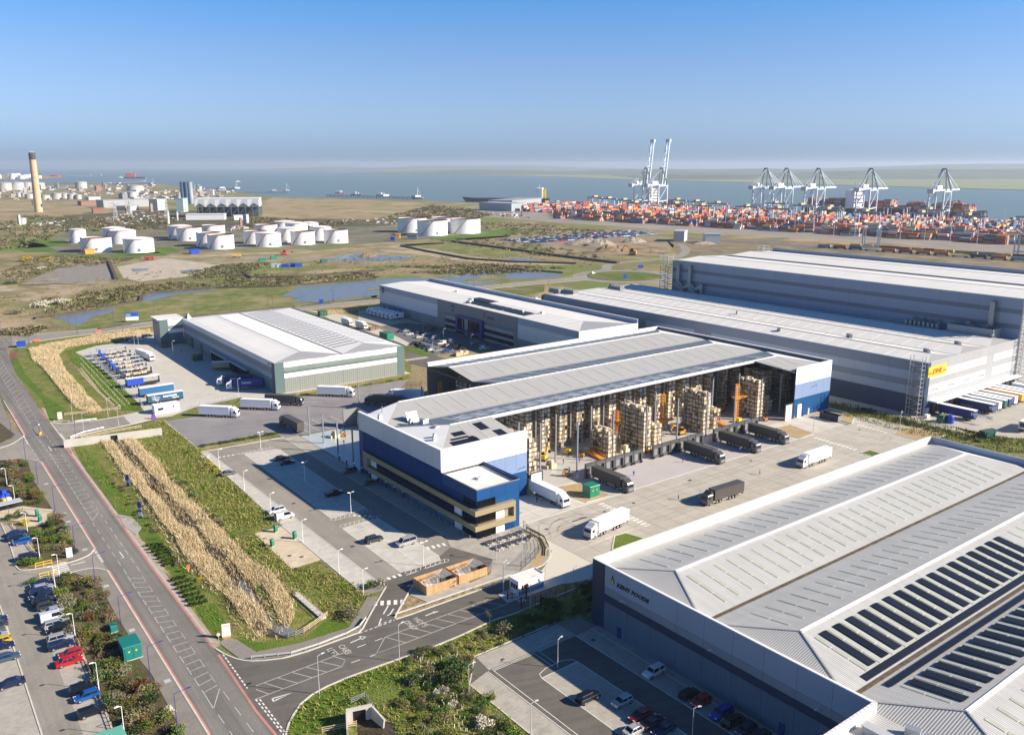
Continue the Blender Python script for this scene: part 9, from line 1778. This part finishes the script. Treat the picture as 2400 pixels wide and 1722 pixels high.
def sts_crane(s,up,label):
 t=thing('quay_crane',label,'quay crane',(*Q(s,34),0),QA+math.pi/2,'quay cranes');mb=MB();hz_=47
 for x in(0,31):
  for y in(-12,12):mb.bar((x,y,0),(x,y,hz_+(4 if x else 2)),2.2)
  mb.bar((x,-12,14),(x,12,14),2.0);mb.bar((x,-12,hz_),(x,12,hz_),2.2)
 for y in(-12,12):mb.bar((0,y,14),(31,y,16),1.8);mb.bar((0,y,15),(31,y,hz_),1.3);mb.bar((0,y,hz_),(31,y,hz_),1.8)
 put('portal',mb,cr_w,t)
 mb=MB();[mb.bar((31*(1-f),y,hz_),(24,y*.25,84),1.7)for y in(-12,12)for f in(0,.75)];mb.bar((24,-4,84),(24,4,84),3,3);put('apex_frame',mb,cr_d,t)
 mb=MB();[mb.bar((-28,y,hz_+2),(33,y,hz_+2),1.8,3)for y in(-4,4)];put('girder',mb,cr_w,t)
 mb=MB();a=rad(80)if up else 0;e=(35+62*math.cos(a),hz_+2+98*math.sin(a))if up else(94,hz_+2)
 for y in(-3.6,3.6):mb.bar((33,y,hz_+2),(e[0],y,e[1]),1.6,2.6)
 for k in range(9):f=k/8;x,z=33+(e[0]-33)*f,hz_+2+(e[1]-hz_-2)*f;mb.bar((x,-3.6,z),(x,3.6,z),.9)
 if up:mb.box(e[0]-3,e[0]+3,-5,5,e[1]-6,e[1])
 put('boom',mb,cr_w,t)
 mb=MB();mb.bar((24,0,84),(-24,-4,hz_+3),.8);mb.bar((24,0,84),(-24,4,hz_+3),.8)
 for f in(.5,.95):[mb.bar((24,y*.3,84),(33+(e[0]-33)*f,y,hz_+3+(e[1]-hz_-3)*f),.8)for y in(-3.6,3.6)]
 put('stay',mb,cr_w,t)
 mb=MB();mb.box(-14,6,-6,6,hz_+3,hz_+10);put('machinery_house',mb,white,t);mb=MB();mb.box(-30,-24,-5,5,hz_-2,hz_+5);put('counterweight',mb,lgrey,t)
 mb=MB();[mb.bar((-1.5,-13.5,z),(-1.5,-10,z+3),1.6,.4)for z in range(3,44,4)];put('stair',mb,lgrey,t)
for k,s in enumerate((-397,-353,-288,-188,-62)):sts_crane(s,False,'pale quay crane with lowered boom, %s from the left'%ords[k])
sts_crane(-690,True,'quay crane with raised boom, left of the pair');sts_crane(-648,True,'quay crane with raised boom, right of the pair')
def yard_crane(s,d,label,w=32,h=22,L=14,m=cr_w,rot=0):
 t=thing('yard_gantry',label,'gantry crane',(*Q(s,d),0),QA+rot,'yard gantry cranes');mb=MB()
 for x in(0,w):
  for y in(0,L):mb.bar((x,y,0),(x,y,h),1.5)
  mb.bar((x,0,1.5),(x,L,1.5),1.6);mb.bar((x,0,h),(x,L,h),1.4)
 put('leg_frame',mb,m,t);mb=MB();[mb.bar((-5,y,h),(w+5,y,h),1.6,2.2)for y in(1,L-1)];put('girder',mb,cr_d if m is cr_w else m,t);mb=MB();mb.box(w*.3,w*.3+6,1,L-1,h+1.2,h+4.5);put('trolley',mb,mat('trolley_%d'%len(bpy.data.materials),(.5,.42,.2),.5),t)
for k in range(17):
 s=-760+k*72
 yard_crane(s,120+40*(k%3),'yard gantry crane over the container blocks, %s row'%('rear' if k%3==0 else 'middle' if k%3==1 else 'inner'))
 if 2<k<15:yard_crane(s+30,270+25*(k%2),'yard gantry crane over the front container blocks')
white_g=mat('rail_gantry_paint',(.50,.54,.58),.5)
yard_crane(95,625,'big pale rail gantry crane over the freight train, left one',42,23,16,white_g,math.pi/2+.35);yard_crane(245,600,'big pale rail gantry crane over the freight train, right one',46,23,16,white_g,math.pi/2+.35)
# freight train
T0,T1=(345,985),(560,770);n=17
for k in range(n):
 p=lerp(T0,T1,(k+.5)/n);t=thing('rail_wagon','container wagon of the freight train, %s from the left'%(ords[k]if k<15 else 'last but one' if k==15 else 'last'),'rail wagon',(*p,.05),math.atan2(T1[1]-T0[1],T1[0]-T0[0]),'freight train');mb=MB();mb.box(-8,8,-1.3,1.3,.9,1.3);[mb.box(x-1.5,x+1.5,-1.2,1.2,.1,.9)for x in(-6,6)];put('wagon',mb,dgrey,t)
 if k%5!=3:mb=MB();mb.box(-7,7,-1.22,1.22,1.3,3.9);put('container',mb,ccol[q.choices(range(9),wts)[0]],t)
q2=random.Random(8)
for k in range(26):p=lerp((395,1000),(600,790),k/26);tag(link('shipping_container',cb[q2.choice((6,6,1,2,8))],None,(p[0]+q2.uniform(-3,3),p[1]+q2.uniform(-3,3),2.6*(k%2)*0+.05),-.79),'container standing in the row behind the freight train','container','rail side containers')
stripe('rail_track',[lerp(T0,T1,-.6),lerp(T0,T1,1.6)],22,.05,mat('ballast',(.12,.105,.09),.95,n=2,amt=.3))
for k in range(40):
 p=lerp((298,1532),(699,1246),k/39)if k%2 else lerp((217,1484),(558,957),k/39);t=thing('light_mast','slender lighting mast in the port','light mast',(*p,0),0,'port light masts');mb=MB();mb.tube((0,0,0),(0,0,28),.35,5,.2);put('mast',mb,lgrey,t);mb=MB();mb.box(-2,2,-.4,.4,27.5,28.5);put('head',mb,lgrey,t)
 # ships
def ship(pos,rz,L,B,hullh,label,hull,house,hx,hw,hh,cat='ship',boxes=None,funnel=None):
 t=thing('ship',label,cat,(pos[0],pos[1],-2),rz);mb=MB();st=[]
 for f,w,z in((0,.75,hullh*.95),(.06,.95,hullh*.95),(.5,1,hullh),(.85,.95,hullh),(.95,.5,hullh*1.15),(1,.04,hullh*1.25)):x=L*f;st.append([(x-(L*.04 if f==1 else 0),-B/2*w*.8,0),(x,-B/2*w,z),(x,B/2*w,z),(x-(L*.04 if f==1 else 0),B/2*w*.8,0)])
 loft(mb,st);put('hull',mb,hull,t);mb=MB();mb.box(L*hx,L*hx+hw,-B*.42,B*.42,hullh-.5,hullh+hh);mb.box(L*hx-1,L*hx+hw*.6,-B*.5,B*.5,hullh+hh*.82,hullh+hh*.95);d=put('deckhouse',mb,house,t)
 mb=MB();[mb.box(L*hx+hw,L*hx+hw+.1,-B*.38,B*.38,hullh+hh*f,hullh+hh*(f+.06))for f in(.25,.45,.65,.86)];put('window',mb,glass,d)
 mb=MB();mb.box(L*hx-8 if hw>8 else L*hx-hw*.6,L*hx-1,-B*.12,B*.12,hullh,hullh+hh*.9);put('funnel',mb,funnel or house,t);mb=MB();mb.tube((L*hx+hw/2,0,hullh+hh),(L*hx+hw/2,0,hullh+hh*1.4),max(.2,hw*.04),5);put('mast',mb,lgrey,t)
 if boxes:
  mb=MB();qq=random.Random(int(L));x=L*.04
  while x<L*.9:
   if not(hx*L-12<x<hx*L+hw+2):
    lv=qq.randint(*boxes)
    for y in range(int(B/2.6)-2):
     for z in range(max(0,lv+qq.randint(-1,1))):yy=-B/2+2+y*2.6;mb.box(x,x+12.2,yy,yy+2.44,hullh+z*2.6,hullh+z*2.6+2.55,qq.choices(range(9),(20,26,16,5,8,5,6,4,8))[0])
   x+=13.4
  o=put('deck_cargo',mb,ccol,t);o['kind']='stuff'
 return t
nav=mat('hull_navy',(.03,.04,.065),.5);wred=mat('hull_red',(.42,.05,.04),.5)
ship(Q(-330,-32),QA,330,44,14,'large navy container ship with white bridge at the quay',nav,white,.27,16,34,'container ship',(2,6))
ship(Q(-760,-30),QA,150,30,11,'container ship with cream bridge behind the raised cranes',mat('hull_dark',(.08,.07,.06),.6),mat('cream_house',(.62,.56,.44),.6),.35,16,30,'container ship',(0,2))
ship((97,2268),math.pi-.15,230,34,10,'dark tanker with white bridge and yellow funnel behind the port sheds',nav,white,.08,18,26,'tanker',None,yellow)
for p,rz,L,l,hu in(((-480,2801),2.9,34,'small dark tug on the water, leftmost of the tugs',nav),((-390,2744),3.0,34,'small tug with red hull near the jetty',wred),((-251,2501),3.1,34,'small tug beside the jetty with red hull',wred),((-596,2971),0,34,'small red tug at the left jetty end',wred),((-1583,5058),.3,30,'small white boat far out on the water',white),((-1453,4069),.2,20,'tiny dark boat beyond the power station',nav),((-3009,6761),.1,40,'tiny white boat far left on the water',white),((-22069,43595),0,90,'white ship far out near the horizon',white)):ship(p,rz,L,L*.3,L*.09,l,hu,white,.45,L*.25,L*.2,'boat')
ship((-2779,6364),.1,150,30,12,'big red ship far out on the left',nav,mat('far_red',(.62,.10,.06),.6),.1,60,26)
# jetties
for a,b,w,l in(((-1878,3339),(-2045,5011),8,'long pale jetty far left reaching into the estuary'),((-2264,4436),(-1691,4228),8,'second jetty far left below the long one'),((-1261,3490),(-1046,3381),14,'jetty platform right of the twin stacks'),((-912,3038),(-776,3073),10,'short jetty right of the condenser hall'),((-558,2675),(-249,2455),12,'dark jetty with piles below the tugs'),((-3762,7509),(-3671,7949),10,'farthest jetty on the left water')):
 t=thing('jetty',l,'jetty',(*a,0),math.atan2(b[1]-a[1],b[0]-a[0]),'jetties');d=dist2(a,b);mb=MB();mb.box(0,d,-w/2,w/2,2.5,4);put('deck',mb,mgrey,t);mb=MB();[mb.box(x,x+1.5,y,y+1.5,-3,2.5)for x in[d*k/22 for k in range(22)]for y in(-w/2,w/2-1.5)];put('pile',mb,dgrey,t);mb=MB();[mb.box(d*f,d*f+14,-w,w,4,9)for f in(.6,.92)];mb.bar((d*.95,0,4),(d*.95,0,30),1.5);mb.bar((d*.95,0,28),(d*.95+10,0,14),1);put('loading_arm',mb,lgrey,t)
 # car storage lot
cmx={}
for i,c in enumerate(('navy','white','red','silver','black','blue')):mb=MB();mb.obox(0,0,4.4,1.8,.3,.85,0,0,.1,.05);mb.obox(-.2,0,2.6,1.6,.85,1.45,0,1,.5,.2);mb.box(-1.6,-1.0,-.92,.92,0,.6,1);mb.box(1.0,1.6,-.92,.92,0,.6,1);cmx[i]=mb.mesh('stored_car',[paint(c,PC[c]),glass])
n=0
for r in range(5):
 a,b=lerp((-11,1073),(25,1037),r/4),lerp((169,1238),(195,1175),r/4)
 for k in range(38):
  if q.random()<.25:continue
  p=lerp(a,b,k/38);c=q.choices(range(6),(30,20,6,16,16,10))[0];o=tag(link('stored_car',cmx[c],None,(*p,.06),q.choice((.4,.5,3.6)),1.5),'%s car in the distant storage lot'%('navy','white','red','silver','black','blue')[c],'car','cars in the storage lot')
  # ---------------------------------------------------------------- air
hz=bpy.data.materials.new('haze');hz.use_nodes=True;t=hz.node_tree;t.nodes.clear()
out=t.nodes.new('ShaderNodeOutputMaterial');pvn=t.nodes.new('ShaderNodeVolumePrincipled')
pvn.inputs['Color'].default_value=(.74,.84,.96,1);pvn.inputs['Density'].default_value=0.00006;pvn.inputs['Anisotropy'].default_value=0.2
t.links.new(pvn.outputs[0],out.inputs['Volume'])
mb=MB();mb.box(-26000,26000,-200,31000,-4.0,185)
o=put('haze',mb,hz);o['kind']='stuff';o['label']='thin blue haze over the estuary'
